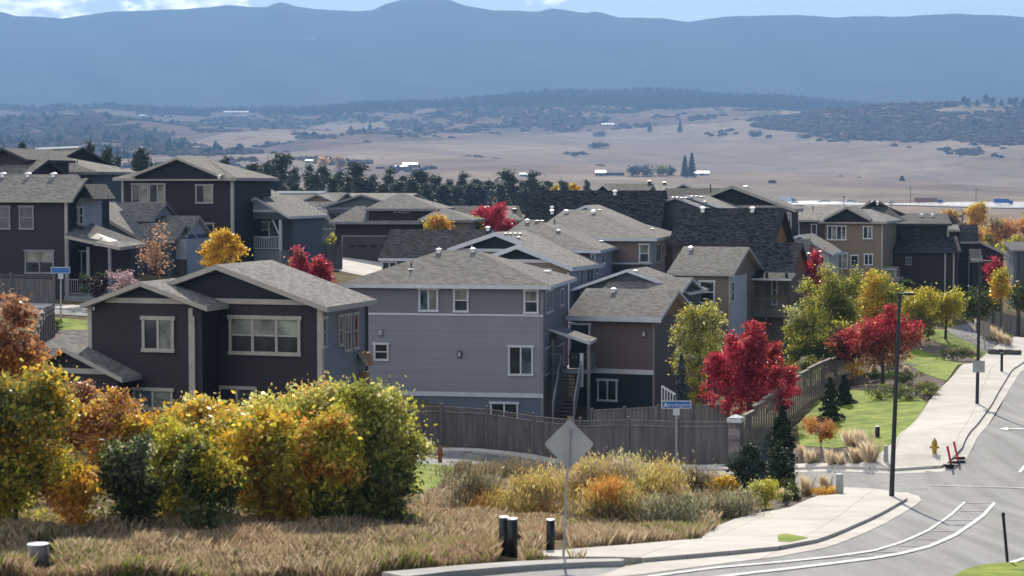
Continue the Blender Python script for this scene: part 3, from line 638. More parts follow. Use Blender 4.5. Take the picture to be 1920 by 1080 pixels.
    def dpipe(s, x, y, z0, z1, mat='white_trim', r_=.05):
        MB().box(x - r_, x + r_, y - r_, y + r_, z0, z1).build('downpipe', mat, s.root)
    def corner(s, x, y, z0, z1, mat, w_=.14):
        s.mb('trim', mat).box(x - w_, x + .025, y - .025, y + w_, z0, z1)
    def rail(s, x0, x1, y0, y1, zf, h=.95, mat='grey_trim', step=.14, part='railing'):
        m = MB(); L = math.hypot(x1 - x0, y1 - y0); n_ = max(2, int(L / step))
        for k in range(n_ + 1):
            x, y = x0 + (x1 - x0) * k / n_, y0 + (y1 - y0) * k / n_; m.box(x - .02, x + .02, y - .02, y + .02, zf + .1, zf + h - .05)
        for z in (zf + .08, zf + h):
            m.ext([(x0, y0 - .03, z - .035), (x1, y1 - .03, z - .035), (x1, y1 + .03, z - .035), (x0, y0 + .03, z - .035)], (0, 0, .07))
        m.build(part, mat, s.root)
    def post(s, x, y, z0, z1, mat='grey_trim', w_=.08, part='porch_post'):
        MB().box(x - w_, x + w_, y - w_, y + w_, z0, z1).build(part, mat, s.root)

# ---------------- dark charcoal house at the front left
h = House('charcoal_house', 'near-black two-gabled house with beige trim standing behind the orange and green oak bushes', 600, 700, 82, 17)
P = h.py(404, 496, -.45); Rr = h.py(613, 576, -.45); L = (2 * P[0] - Rr[0], Rr[1]); yb = h.pxx(707, 561, Rr[0])[0]
xc = h.py(394, 650, 0)[0]
bz = h.py(480, 565, 0)[1]
h.gable_f((L[0] + 0.0, L[1]), P, Rr, 0, yb, gable='sid_darkgable', band=bz, wall='sid_dark', roof='roof_light', trim='beige_trim', th=.22)
xr = Rr[0] - .45
sz = h.pxx(650, 575, xr)[1]
h.box('side_wall', 'sid_blue', xr + .001, xr + .03, .0, yb - .45, 0, Rr[1] - .05)
h.corner(xr + .03, -.002, 0, Rr[1] - .12, 'beige_trim', .2)
xs = xc; yf = h.pxx(361, 650, xs)[0]
P2 = h.py(262, 528, yf - .45); R2 = h.py(388, 575, yf - .45); L2_ = h.py(149, 568, yf - .45)
L2_ = (L2_[0], R2[1])
h.gable_f(L2_, P2, R2, yf, 1.2, gable='sid_darkgable', band=h.py(260, 563, yf)[1], wall='sid_dark', roof='roof_light', trim='beige_trim', so=.45)
h.box('wall', 'sid_dark', h.py(166, 640, yf)[0], xs, yf + .002, 7, 0, R2[1] - .3)
h.corner(xs, yf, 0, R2[1] - .1, 'beige_trim', .17); x166 = h.py(166, 640, yf)[0]
h.mb('trim', 'beige_trim').box(x166 - .02, x166 + .17, yf - .025, yf + .1, 0, R2[1] - .1)
h.wy(267, 594, 327, 659, yf, cols=2, hung=False, fr='beige_trim', gl=['glass', 'glass_light'], t=.13)
h.wy(430, 593, 564, 665, 0, cols=3, fr='beige_trim', gl='mix', t=.13)
h.wy(250, 728, 325, 768, yf, cols=2, hung=False, fr='beige_trim', gl=['glass_blue', 'glass_light']); h.wy(410, 725, 480, 765, 0, cols=2, hung=False, fr='beige_trim')
a_, z_ = h.pxx(366, 592, xs); a2, _ = h.pxx(374, 592, xs)
h.win('x', xs, a_, a2, h.pxx(370, 660, xs)[1], h.pxx(370, 594, xs)[1], fr='beige_trim', gl='glass_blue', t=.09)
for p0, p1, r0, r1, g_ in ((603, 611, 594, 652, 'glass_light'), (633, 641, 590, 648, 'glass_light'), (644, 657, 588, 658, 'glass_light'), (661, 670, 586, 654, 'glass_red'), (663, 679, 714, 745, 'glass')):
    h.wx(p0, r0, p1, r1, xr + .03, fr='beige_trim', gl=g_, t=.09, cols=2 if p1 - p0 > 12 else 1)
# small bay box and tank on the right side
ya, za = h.pxx(686, 664, xr); yb2, _ = h.pxx(694, 664, xr)
h.mb('side_bay', ('soffit', 'beige_trim')).ext([(xr + .03, yb - 1.4, za + .2), (xr + .35, yb - 1.4, za + .12), (xr + .58, yb - 1.4, za - .42), (xr + .45, yb - 1.4, za - .42)], (0, .8, 0), 1, 0)
h.box('side_bay', 'soffit', xr + .03, xr + .35, yb - 1.2, yb - .7, 0, za - .7)
h.dpipe(xr + .08, yb - .3, 0, Rr[1] - .2, 'dark_trim', .05)
h.dpipe(xs + .09, yf - .04, 0, R2[1] - .45, 'beige_trim', .045)
# lower garage wing
yg = yf - 1.3
P3 = h.py(118, 651, yg - .4); R3 = h.py(229, 709, yg - .4); L3 = (2 * P3[0] - R3[0], R3[1])
h.gable_f(L3, P3, R3, yg, yf + 2.4, over=.4, gable='sid_darkgable', band=h.py(120, 694, yg)[1], wall='sid_dark', roof='roof_light', trim='beige_trim')
h.dpipe(R3[0] - .42, yg - .06, 0, R3[1] - .35, 'beige_trim', .055)
xA = h.py(108, 640, 5)[0]; xB = x166 + .3; zR = h.py(140, 618, 6.0)[1]; zE = h.py(140, 655, 3)[1]
h.gable_s(xA, xB, 3, zE, 6.0, zR, wall='sid_dark', roof='roof_grey', trim='beige_trim')
h.pipe(643, 534, 541, 6.8, .06, 'white_cap') if False else None
h.done()

# ---------------- big grey house
h = House('grey_house', 'large light grey lap-sided three storey house with hip roof behind the long lattice-topped fence', 1017, 600, 118, 10)
y0 = -.5; xF, zE = h.py(1033, 536, y0); xL = h.py(634, 529, y0)[0]
yB = h.pxx(1082, 527, xF)[0]; ym = (y0 + yB) / 2
xa, zR = h.py(826, 469, ym); xb, _ = h.py(892, 469, ym)
h.hip(xL, xF, y0, yB, zE, xa, xb, zR, wall='sid_greyup', trim='white_trim', over=.5)
z1 = h.py(950, 591, 0)[1]; z2 = h.py(950, 741, 0)[1]; xw = xL + .5; W = yB - .5
h.box('lower_wall', 'sid_grey', xw - .012, .012, -.012, W + .012, z2, z1)
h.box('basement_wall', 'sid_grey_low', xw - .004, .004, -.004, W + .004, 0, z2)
h.box('side_wall', 'sid_pale_and_lit', .013, .03, 0, W, z2, zE - .25)  # paler than the front: the side's brighter light put into the siding
h.mb('trim', 'white_trim').box(xw - .04, .045, -.045, W + .04, z1 - .06, z1 + .06)
h.mb('trim', 'white_trim').box(xw - .05, .055, -.055, W + .05, z2 - .13, z2 + .13)
h.corner(.04, -.015, 0, zE - .2, 'grey_trim', .13)
h.wy(785, 541, 822, 584, 0, cols=2, hung=False, gl=['glass_blue', 'glass_light']); h.wy(850, 541, 879, 585, 0, gl='mix'); h.wy(982, 543, 1010, 588, 0, gl='mix')
h.wy(701, 643, 729, 676, 0); h.wy(953, 648, 1000, 704, 0, cols=2, hung=False, gl=['glass', 'glass_blue']); h.wy(919, 754, 972, 800, 0, cols=2, hung=False); h.wy(690, 746, 745, 790, 0, cols=2, hung=False)
h.lamp(862, 664, 0, 'sid_plum'); h.lamp(714, 623, 0, 'sid_grey')
for p0, p1, r0, r1 in ((1022, 1035, 544, 586), (1049, 1056, 541, 573), (1020, 1033, 650, 701), (1042, 1055, 646, 696), (1030, 1042, 748, 786)):
    h.wx(p0, r0, p1, r1, .03, cols=2 if p1 - p0 > 8 else 1, hung=False, t=.08, gl='glass_blue')
h.vent(823, 470, ym - .5); h.vent(887, 469, ym - .5); h.pipe(771, 492, 505, 1.4); h.pipe(885, 461, 468, ym + .3, .05, 'white_cap', False)
x_, z_ = h.pxx(1025, 504, xF - 1.8); h.vent(1026, 508, 3.0, .5, .12)
# porch, deck and stairs at the right-hand side
pz = h.py(1080, 640, 2.5)[1]; pr0 = h.py(1057, 640, 2.2)[0]; pr1 = h.py(1107, 640, 2.2)[0]
h.slab([[(.03, 2.0, pz + .85), (.03, 5.2, pz + .85), (pr1, 5.2, pz), (pr1, 2.0, pz)]], 'roof_light', 'white_trim', .18, 'porch_roof')
dz = h.py(1080, 693, 2.5)[1]
h.box('deck', 'grey_trim', .03, pr1, 2.2, 5.2, dz - .25, dz); h.rail(.06, .75, 2.25, 2.25, dz); h.rail(pr1 - .1, pr1 - .1, 2.3, 5.1, dz)
for x_ in (.3, pr1 - .12): h.post(x_, 2.32, 0, pz + .1, 'grey_trim', .09)
st0, st1 = .85, .85 + 1.15
for k in range(12):
    h.mb('stairs', ('dark_trim', 'grey_trim')).box(st0, st1, 2.2 - .26 * (k + 1), 2.2 - .26 * k, 0 if False else dz - .2 * (k + 1) - .06, dz - .2 * (k + 1))
for x_ in (st0 - .05, st1 + .05):
    h.mb('stairs', ('dark_trim', 'grey_trim')).ext([(x_ - .04, 2.2, dz - .3), (x_ - .04, 2.2, dz + .85), (x_ - .04, -1.0, dz - 1.6), (x_ - .04, -1.0, dz - 2.8)], (.08, 0, 0), 1)
h.post(st1 + .1, 2.0, dz - 1, dz + 1.05, 'white_trim', .1, 'newel_post')
h.done()
# barbecue on the deck
gx = h.root.matrix_world
def loc(h_, x, y, z):
    return Vector((h_.x0 + x * h_.c + y * h_.s_, h_.y0 - x * h_.s_ + y * h_.c, h_.b + z))
def barbecue(p, label, sc=1, group=None):
    e = empty('barbecue', p, label, 'barbecue', group)
    MB().box(-.55, .55, -.28, .28, .1, .78).build('cabinet', 'black_plastic', e)
    m = MB(); m.ext([(-.5, -.27, .8), (-.5, .27, .8), (-.5, .25, 1.05), (-.5, .1, 1.18), (-.5, -.12, 1.18), (-.5, -.25, 1.02)], (1, 0, 0)); m.build('lid', 'black_plastic', e)
    for k in range(4): MB().tube([(-.36 + k * .24, -.34, .72), (-.36 + k * .24, -.28, .72)], .04, 8).build('knob', 'metal_grey', e)
    MB().box(-.8, -.56, -.25, .25, .74, .78).build('side_shelf', 'metal_dark', e)
    return e
barbecue(loc(h, pr1 - .85, 3.0, dz), 'black barbecue grill on the deck at the top of the grey house stairs')

# ---------------- brown and teal house
h = House('brown_house', 'brown house with dark teal basement and white band, right of the big grey house', 1225, 650, 124, 20)
y0 = -.45; xR, zE = h.py(1240, 596, y0); xL = h.py(1060, 590, y0)[0]; yr = 3.85; zR = h.py(1150, 541, yr)[1]
h.gable_s(xL, xR, y0, zE, yr, zR, wall='sid_brown', mat_end='soffit', eo=.5)
z2 = h.py(1180, 697, 0)[1]; D = 7.7; xw = xL + .5
h.box('basement_wall', 'sid_teal', xw, .012, -.012, D, 0, z2); h.box('side_wall', 'sid_pale_and_lit', .013, .03, 0, D - .4, z2, zE - .3); h.box('side_wall', 'sid_bluegrey', .013, .03, 0, D - .4, 0, z2)  # both side walls coloured lighter than the front to stand for brighter light
h.mb('trim', 'white_trim').box(xw, .05, -.05, D - .3, z2 - .15, z2 + .15); h.corner(.04, -.01, 0, zE - .2, 'grey_trim', .08)
h.mb('trim', 'white_trim').box(xL, xR, y0 - .03, y0 - .003, zE - .3, zE - .02)
h.wy(1068, 606, 1107, 661, 0); h.wy(1120, 711, 1158, 752, 0, cols=2, hung=False); h.lamp(1208, 626, 0, 'sid_brown')
h.wx(1232, 607, 1241, 660, .03, cols=2, t=.08, hung=False, gl='glass_blue'); h.wx(1230, 708, 1237, 752, .03, t=.07, gl='glass_blue')
h.vent(1151, 544, yr - .4)
h.done()
hb = h
# house left of it: two white-edged gables
h = House('tan_gable_house', 'tan house with two dark white-trimmed gables behind the roof of the big grey house', 1075, 520, 136, 20)
P = h.py(968, 459, -.5); Rr = h.py(1073, 501, -.5); L = (2 * P[0] - Rr[0], Rr[1]); yb = h.pxx(1131, 488, Rr[0])[0]
h.gable_f(L, P, Rr, 0, yb, over=.5, gable='sid_darkgable', band=h.py(980, 489, 0)[1], wall='sid_tan', th=.3, roof='roof_light')
P = h.py(928, 435, 2.5); Rr2 = h.py(1000, 463, 2.5); L = h.py(838, 466, 2.5); 
h.gable_f((L[0], L[1]), P, (Rr2[0], Rr2[1]), 3, yb + 2, over=.5, gable='sid_darkgable', band=h.py(930, 469, 3)[1], wall='sid_tan', th=.3, roof='roof_light')
h.slab([[(P[0], 2.6, P[1]), (Rr[0], yb - .2, Rr[1]), (Rr[0], yb + .6, Rr[1]), (P[0], yb + 2, P[1])]], 'roof_light', 'white_trim', .2)
xr = Rr[0] - .45; h.box('side_wall', 'sid_pale_and_lit', xr + .001, xr + .03, .02, yb - .5, 0, Rr[1] - .3); h.corner(xr + .04, 0, 0, Rr[1] - .4, 'white_trim', .12)  # side siding lightened in colour for the stronger light on that face
for p0, p1, r0, r1 in ((1087, 1093, 505, 538), (1099, 1112, 502, 540), (1116, 1122, 499, 512)): h.wx(p0, r0, p1, r1, xr + .03, cols=2 if p1 - p0 > 8 else 1, hung=False, t=.08, gl='glass_blue')
for px_, rw in ((948, 437), (957, 437), (966, 437), (975, 437), (972, 444)): h.vent(px_, rw, 5.2, .34, .1, 'metal_grey')
h.wy(1010, 504, 1035, 540, 0)
h.done()
# black steep roof left of it
h = House('black_roof_house', 'house with a steep black shingle roof at the left of the tan double-gabled house', 900, 470, 142, 12)
y0 = -.4; xL, zE = h.py(709, 484, y0); xR = h.py(905, 484, y0)[0]; yr = 3.0; zR = h.py(800, 430, yr)[1]
h.gable_s(xL, xR, y0, zE, yr, zR, wall='sid_bluegrey', roof='roof_black', trim='white_trim')
h.wy(716, 490, 745, 520, 0, cols=2, hung=False); h.vent(915, 428, yr + .2)
h.done()
# hip roof with side wall paler than its front, standing for brighter light
h = House('pale_hip_house', 'plum house with lightened right side and grey hip roof behind the white-trimmed gables', 1118, 480, 143, 11)
y0 = -.5; xF, zE = h.py(1126, 469, y0); xL = h.py(905, 466, y0)[0]; yB = h.pxx(1172, 463, xF)[0]; ym = (y0 + yB) / 2
xb, zR = h.py(1004, 412, ym); xa = h.py(982, 412, ym)[0]
h.hip(xL, xF, y0, yB, zE, xa, xb, zR, wall='sid_plum', over=.5)
h.box('side_wall', 'sid_pale_and_lit', xF - .499, xF - .47, .02, yB - .5, 0, zE - .25); h.wx(1128, 473, 1133, 500, xF - .47, t=.07, gl='glass_blue', hung=False); h.wy(1108, 476, 1117, 500, 0, gl='glass_blue', t=.08)
h.vent(989, 414, ym - .5)
for px_, rw in ((1007, 413), (1016, 413), (1047, 431), (1127, 451)): h.vent(px_, rw, ym + .4, .4, .1, 'metal_grey')
h.pipe(1040, 411, 424, ym - 1)
h.done()
# mauve hip house
h = House('mauve_hip_house', 'mauve and plum house with lightened side wall under a wide grey hip roof', 1224, 500, 151, 11)
y0 = -.5; xF, zE = h.py(1232, 447, y0); xL = h.py(985, 443, y0)[0]; yB = h.pxx(1274, 441, xF)[0]; ym = (y0 + yB) / 2
xa, zR = h.py(1058, 393, ym); xb, _ = h.py(1112, 393, ym)
h.hip(xL, xF, y0, yB, zE, xa, xb, zR, wall='sid_mauve', over=.5)
z1 = h.py(1180, 494, 0)[1]; h.box('lower_wall', 'sid_plum', xL + .48, -.0 + xF - .49, -.012, yB - .49, 0, z1); h.mb('trim', 'white_trim').box(xL + .45, xF - .46, -.04, yB - .48, z1 - .06, z1 + .06)
xr = xF - .49; h.box('side_wall', 'sid_white', xr + .001, xr + .03, .01, yB - .5, z1 + .07, zE - .25); h.box('side_wall', 'sid_pale_and_lit', xr + .001, xr + .03, .01, yB - .5, 0, z1 - .07)  # right wall whiter than the front, brighter light put into its colour
h.wy(1198, 457, 1218, 493, 0, gl='mix'); h.wx(1229, 457, 1238, 492, xr + .03, cols=2, t=.08, hung=False, gl='glass_blue'); h.wx(1247, 455, 1251, 478, xr + .03, t=.07, hung=False)
h.vent(1062, 396, ym - .6); h.vent(1113, 397, ym - .6); h.vent(1035, 391, ym + .3)
for px_, rw in ((1113, 388), (1124, 388), (1223, 428)): h.vent(px_, rw, ym + 1.0, .4, .1, 'metal_grey')
P = h.py(1098, 385, ym + 1.2); h.gable_f((P[0] - 3, P[1] - 1.2), P, (P[0] + 7.5, P[1] - 3.0), ym + 1.6, yB + .5, over=.4, wall='sid_mauve', roof='roof_light')
h.done()
# tan gable house with end wall whitened to carry its brighter light
h = House('small_tan_house', 'tan house with one grey gable roof and lightened end wall beside the balcony', 1366, 560, 140, 20)
y0 = -.45; xR, zE = h.py(1377, 513, y0); xL = h.py(1250, 510, y0)[0]; yr = 4.2; zR = h.py(1310, 462, yr)[1]
h.gable_s(xL, xR, y0, zE, yr, zR, wall='sid_tan2', eo=.45, trim='beige_trim')
h.box('side_wall', 'sid_white', xR - .449, xR - .42, .0, 5.2, 0, zE - .25); h.corner(xR - .41, -.01, 0, zE - .2, 'beige_trim', .1)
h.wy(1311, 526, 1341, 569, 0, fr='white_trim', cols=1); h.wx(1370, 528, 1376, 565, xR - .42, t=.07, gl='glass_blue'); h.vent(1295, 465, yr - .4)
h.box('lower_wall', 'sid_plum', xL + .46, xR - .43, -.015, 5, 0, h.py(1300, 640, 0)[1])
h.done()
# low grey wing with blue-grey wall
h = House('blue_grey_wing_house', 'low blue-grey walled house with balcony just behind the brown and teal house', 1264, 560, 132, 20)
y0 = -.4; xR, zE = h.py(1273, 556, y0); xL = h.py(1120, 552, y0)[0]; yr = 3.2; zR = h.py(1230, 519, yr)[1]
h.gable_s(xL, xR, y0, zE, yr, zR, wall='sid_bluegrey', eo=.4); h.box('side_wall', 'sid_blue', xR - .399, xR - .37, 0, 4.8, 0, zE - .25)
h.wx(1268, 565, 1276, 600, xR - .37, t=.07, gl='glass_blue'); h.vent(1214, 522, yr - .4)
P = h.py(1175, 505, 2); h.gable_f((P[0] - 4, P[1] - 1.4), P, (P[0] + 4.5, P[1] - 1.5), 2.4, 7, over=.4, wall='sid_bluegrey', roof='roof_grey'); h.vent(1192, 507, 4, .4, .12)
bz = h.py(1255, 650, 0)[1]; h.box('balcony', 'grey_trim', -.2, 1.1, -.3, 3, bz - .2, bz); h.rail(-.2, 1.1, -.3, -.3, bz); h.rail(1.1, 1.1, -.3, 3, bz); h.post(1.0, -.25, 0, bz, 'grey_trim'); 
h.done()
# the black roofed pair
h = House('black_roof_house', 'tall house with the largest steep black roof, farthest left of the tall black pair', 1240, 430, 165, 10)
y0 = -.4; xR, zE = h.py(1238, 444, y0); xL = h.py(975, 436, y0)[0]; yr = 5.0; xx1, zR = h.py(1248, 357, yr)
h.gable_s(xL, xR, y0, zE, yr, zR, wall='sid_white', roof='roof_black', trim='dark_trim', mat_end='soffit', eo=.7)
for px_, rw in ((1153, 361),): h.vent(px_, rw, yr - .3, .5, .6)
h.vent(1035, 391, 4.0, .4, .4)
h.done()
h = House('balcony_house', 'black shingle roofed house with a deep shaded balcony behind the big red maple', 1380, 560, 149, 20)
y0 = -.5; xR, zE = h.py(1488, 512, y0); xL = h.py(1262, 508, y0)[0]; yr = 2.8; x_, zR = h.py(1500, 455, yr)
h.gable_s(xL, xR, y0, zE, yr, zR, wall='sid_tan2', roof='roof_black', trim='dark_trim', mat_end='soffit', eo=.35)
h.mb('wall', 'sid_white')
a0 = y0 + .45
# cut-out balcony: recessed back wall is the main wall; build slab, posts and rail in front
xb0 = h.py(1378, 560, -1.6)[0]; xb1 = h.py(1476, 560, -1.6)[0]; fz = h.py(1430, 583, -1.6)[1]
h.box('balcony', 'fence_wood', xb0, xb1, -1.8, 0, fz - .45, fz); h.rail(xb0, xb1, -1.75, -1.75, fz, .95, 'fence_light', .16)
for px_ in (1437, 1474): h.post(h.py(px_, 560, -1.7)[0], -1.65, 0, zE + .1, 'dark_trim', .09)
h.slab([[(xb0, -2.2, zE - .35), (xb1 + .4, -2.2, zE - .35), (xb1 + .4, y0, zE + .02), (xb0, y0, zE + .02)]], 'roof_black', 'white_trim', .15, 'porch_roof')
h.box('wall', 'sid_white', h.py(1440, 560, 0)[0], xR - .5, -.03, 0, 0, zE - .4); h.wy(1446, 516, 1458, 572, -.03)
m = MB(); x0, z0 = h.py(1402, 543, 0); m.box(x0 - .05, x0 + .85, -.05, -.002, z0, z0 + .95); m.build('wall_picture', 'metal_grey', h.root); h.lamp(1392, 531, 0, 'dark_trim')
ye2 = 2.4; xR2, zE2 = h.py(1452, 458, ye2); xL2 = h.py(1252, 458, ye2)[0]; yr2 = 6.2; zR2 = h.py(1350, 390, yr2)[1]
h.gable_s(xL2, xR2, ye2, zE2, yr2, zR2, wall='sid_tan2', roof='roof_black', trim='dark_trim', mat_end='soffit', eo=.6)
for px_ in (1318, 1411): h.vent(px_, 393, yr2 - .3, .5, .6)
h.vent(1450, 456, 4.5, .3, .1) if False else None
h.done()
barbecue(loc(h, h.py(1400, 560, -1)[0], -.9, fz), 'covered dark grill on the shaded balcony under the black roof')
e = tag(MB().box(-.9, .9, -.12, .12, -.1, .12).build('flower_box', 'soil'), 'long dark planter box hanging on the balcony rail above the red maple', 'planter'); p_ = loc(h, h.py(1455, 560, -1.75)[0], -1.78, fz + 1.1); e.location = p_; e.rotation_euler.z = -h.a
# dark gable behind
h = House('dark_gable_house', 'dark house with a wide beige-edged gable rising behind the black roofs', 1490, 420, 175, 14)
P = h.py(1372, 347, -.5); Rr = h.py(1491, 392, -.5); L = h.py(1285, 389, -.5)
L = (2 * P[0] - Rr[0], Rr[1]); h.gable_f(L, P, Rr, 0, 7, over=.5, wall='sid_darkgable', gable='sid_darkgable', band=h.py(1400, 387, 0)[1], trim='beige_trim', th=.3)
h.wy(1463, 398, 1480, 427, 0); h.box('lower_wall', 'sid_bluegrey', L[0] + 1, Rr[0] - .5, -.03, -.001, 0, h.py(1470, 392, 0)[1]); h.dpipe(Rr[0] - .4, -.2, Rr[1] - 2.4, Rr[1] - .3, 'beige_trim', .06)
h.vent(1398, 349, 2, .5, .2); h.done()
# vent-covered small roofs
h = House('vented_roof_house', 'low pale roof crowded with small vents before the wide dark gable', 1365, 390, 168, 22)
y0 = 0; xL, zE = h.py(1252, 388, y0); xR = h.py(1350, 390, y0)[0]
P = h.py(1268, 368, 0); h.gable_f((P[0] - 3.5, P[1] - 1.2), P, (P[0] + 3.6, P[1] - 1.25), 0, 6, over=.4, wall='sid_bluegrey', roof='roof_light')
P = h.py(1290, 366, 1.5); h.gable_f((P[0] - 2.6, P[1] - .6), P, (P[0] + 4, P[1] - 1.3), 1.5, 7, over=.4, wall='sid_bluegrey', roof='roof_light')
for px_, rw in ((1262, 369), (1270, 369), (1278, 370), (1286, 370), (1297, 367), (1306, 367), (1315, 368), (1322, 377)): h.vent(px_, rw, 4, .35, .12, 'metal_grey')
h.done()
# far row behind the black roofs
h = House('far_gable_house', 'distant dark shingle roof with a small white-edged gable peeking over the black ridge', 1215, 355, 215, 12)
y0 = 0; xL, zE = h.py(1122, 362, y0); xR = h.py(1215, 362, y0)[0]; yr = 4; zR = h.py(1180, 344, yr)[1]; h.gable_s(xL, xR, y0, zE, yr, zR, wall='sid_bluegrey', roof='roof_char', trim='white_trim')
P = h.py(1130, 345, -.5); h.gable_f((P[0] - 1.1, P[1] - .9), P, (P[0] + 1.1, P[1] - .9), -.2, 3, over=.3, wall='sid_darkgable', trim='white_trim'); h.vent(1218, 341, 3.6, .6, .5, 'metal_dark'); h.done()
h = House('far_flat_house', 'distant pale grey low roof between two dark shingle roofs near the horizon field', 1250, 360, 222, 14)
y0 = 0; xL, zE = h.py(1080, 368, y0); xR = h.py(1290, 366, y0)[0]; yr = 6; xa, zR = h.py(1150, 345, yr); xb = h.py(1250, 345, yr)[0]; h.hip(xL, xR, y0, 12, zE, xa, xb, zR, wall='sid_tan', roof='roof_light', trim='beige_trim')
P = h.py(1281, 345, 1); h.gable_f((P[0] - 2, P[1] - 1), P, (P[0] + 2, P[1] - 1), 1.4, 5, over=.4, wall='sid_slate', trim='grey_trim'); h.vent(1246, 342, 6, .6, .3, 'metal_dark'); h.done()
h = House('far_dark_roof_house', 'low black ridge roof just left of the wide beige-edged dark gable', 1340, 365, 195, 12)
xL, zE = h.py(1240, 372, 0); xR = h.py(1345, 372, 0)[0]; yr = 3; zR = h.py(1290, 353, yr)[1]; h.gable_s(xL, xR, 0, zE, yr, zR, wall='sid_bluegrey', roof='roof_black', trim='dark_trim'); h.pipe(1332, 345, 353, 3, .06, 'metal_dark', False); h.done()

# ---------------- right-hand group
h = House('tan_dormer_house', 'tan two storey house with a small dark gable in its roof and a deck', 1655, 460, 178, 20)
y0 = -.5; xF, zE = h.py(1663, 415, y0); xL = h.py(1535, 413, y0)[0]; yB = y0 + 9; ym = 4; zR = h.py(1590, 390, ym)[1] - .1
h.hip(xL, xF, y0, yB, zE, xL + 3.2, xF - 2.2, zR, wall='sid_tan', trim='beige_trim', roof='roof_light')
P = h.py(1587, 387, -.9); A = h.py(1543, 410, -.9); B = h.py(1632, 411, -.9)
h.gable_f((A[0], A[1]), P, (B[0], B[1]), -.5, 4, over=.4, z0=zE - .1, wall='sid_darkgable', trim='beige_trim', so=.1)
h.corner(xF - .46, -.01, 0, zE - .2, 'beige_trim', .1)
h.wy(1551, 423, 1587, 450, 0, cols=4, hung=False, gl=['glass', 'glass_light'], t=.09); h.wy(1618, 424, 1636, 448, 0, cols=2, hung=False, gl=['glass', 'glass_light'], t=.09); h.wy(1620, 476, 1637, 497, 0, cols=2, hung=False, t=.08); h.wy(1595, 478, 1610, 504, 0, hung=False, t=.08, name='door')
h.wy(1556, 474, 1590, 504, 0, cols=3, hung=False, gl=['glass_light', 'glass', 'glass_light'], t=.08)
dz = h.py(1620, 520, -2.5)[1]; xd0 = h.py(1590, 520, -2.5)[0]; xd1 = h.py(1686, 520, -2.5)[0]
h.box('deck', 'fence_light', xd0, xd1, -2.7, -.02, dz - .3, dz); h.rail(xd0, xd1, -2.65, -2.65, dz, .95, 'fence_light', .16); h.post(xd1 - .1, -2.6, 0, dz, 'fence_light', .08); h.post(xd0 + .1, -2.6, 0, dz, 'fence_light', .08)
h.done()
hd = h
# small table set on that deck
e = empty('patio_table', loc(hd, hd.py(1668, 515, -1.4)[0], -1.4, dz), 'pale patio table standing on the deck of the tan house', 'table')
MB().box(-.6, .6, -.45, .45, .68, .74).build('table_top', 'white_trim', e)
for x_, y_ in ((-.5, -.35), (.5, -.35), (-.5, .35), (.5, .35)): MB().box(x_ - .03, x_ + .03, y_ - .03, y_ + .03, 0, .68).build('leg', 'white_trim', e)
h = House('pale_roof_house', 'house with a flat-looking pale grey roof between the beige-edged gable and the tan house', 1540, 420, 188, 20)
y0 = -.5; xL, zE = h.py(1488, 412, y0); xF = h.py(1545, 413, y0)[0]; yr = 5; zR = h.py(1520, 385, yr)[1]; h.gable_s(xL, xF + 3, y0, zE, yr, zR, wall='sid_plum', roof='roof_light', trim='beige_trim'); h.wy(1489, 420, 1499, 440, 0, t=.08); h.wy(1521, 420, 1532, 440, 0, t=.08, gl='glass_blue'); h.pipe(1524, 386, 393, 3.4, .05, 'metal_dark', False); h.done()
h = House('white_eave_house', 'low house with light stepped roofs and a white wall behind the red columnar maple', 1560, 470, 170, 20)
y0 = -.5; xL, zE = h.py(1465, 474, y0); xF = h.py(1562, 474, y0)[0]
P = h.py(1500, 440, y0); h.gable_f((P[0] - 5, P[1] - 1.6), P, (xF, zE), 0, 5, over=.5, wall='sid_white', roof='roof_light')
P = h.py(1488, 448, -1.5); h.gable_s(P[0] - 3, P[0] + 1.4, -2.4, P[1] - 1.3, -1, P[1], wall='sid_tan', roof='roof_grey', trim='beige_trim', mat_end='soffit'); h.wy(1536, 480, 1546, 505, 0, t=.08); h.done()
h = House('dark_brown_house', 'big dark brown house with charcoal roof right of the tan deck house', 1785, 480, 186, 6)
xL, zE = h.py(1650, 419, 0); xR = h.py(1784, 424, 0)[0]; yr = 4.2; zR = h.py(1740, 400, yr)[1]
h.gable_s(xL, xR, -.4, zE, yr, zR, wall='sid_drkbrown', roof='roof_char', trim='dark_trim')
P = h.py(1640, 376, 3.5); h.gable_f((P[0] - 3.6, P[1] - 2.0), P, (P[0] + 3.6, P[1] - 1.6), 4, 8, over=.4, wall='sid_drkbrown', roof='roof_char', trim='dark_trim')
# the near hip face of the high roof
q0, q1 = h.py(1598, 402, 2.0), h.py(1700, 404, 2.0); t0, t1 = h.py(1630, 376, 5), h.py(1650, 376, 5)
h.slab([[(q0[0], .5, q0[1] - .6), (q1[0], .5, q1[1] - .6), (t1[0], 5, t1[1]), (t0[0], 5, t0[1])]], 'roof_char', 'dark_trim', .2)
for px_, rw in ((1636, 379), (1645, 379), (1728, 403), (1748, 403)): h.vent(px_, rw, 3.6, .4, .3)
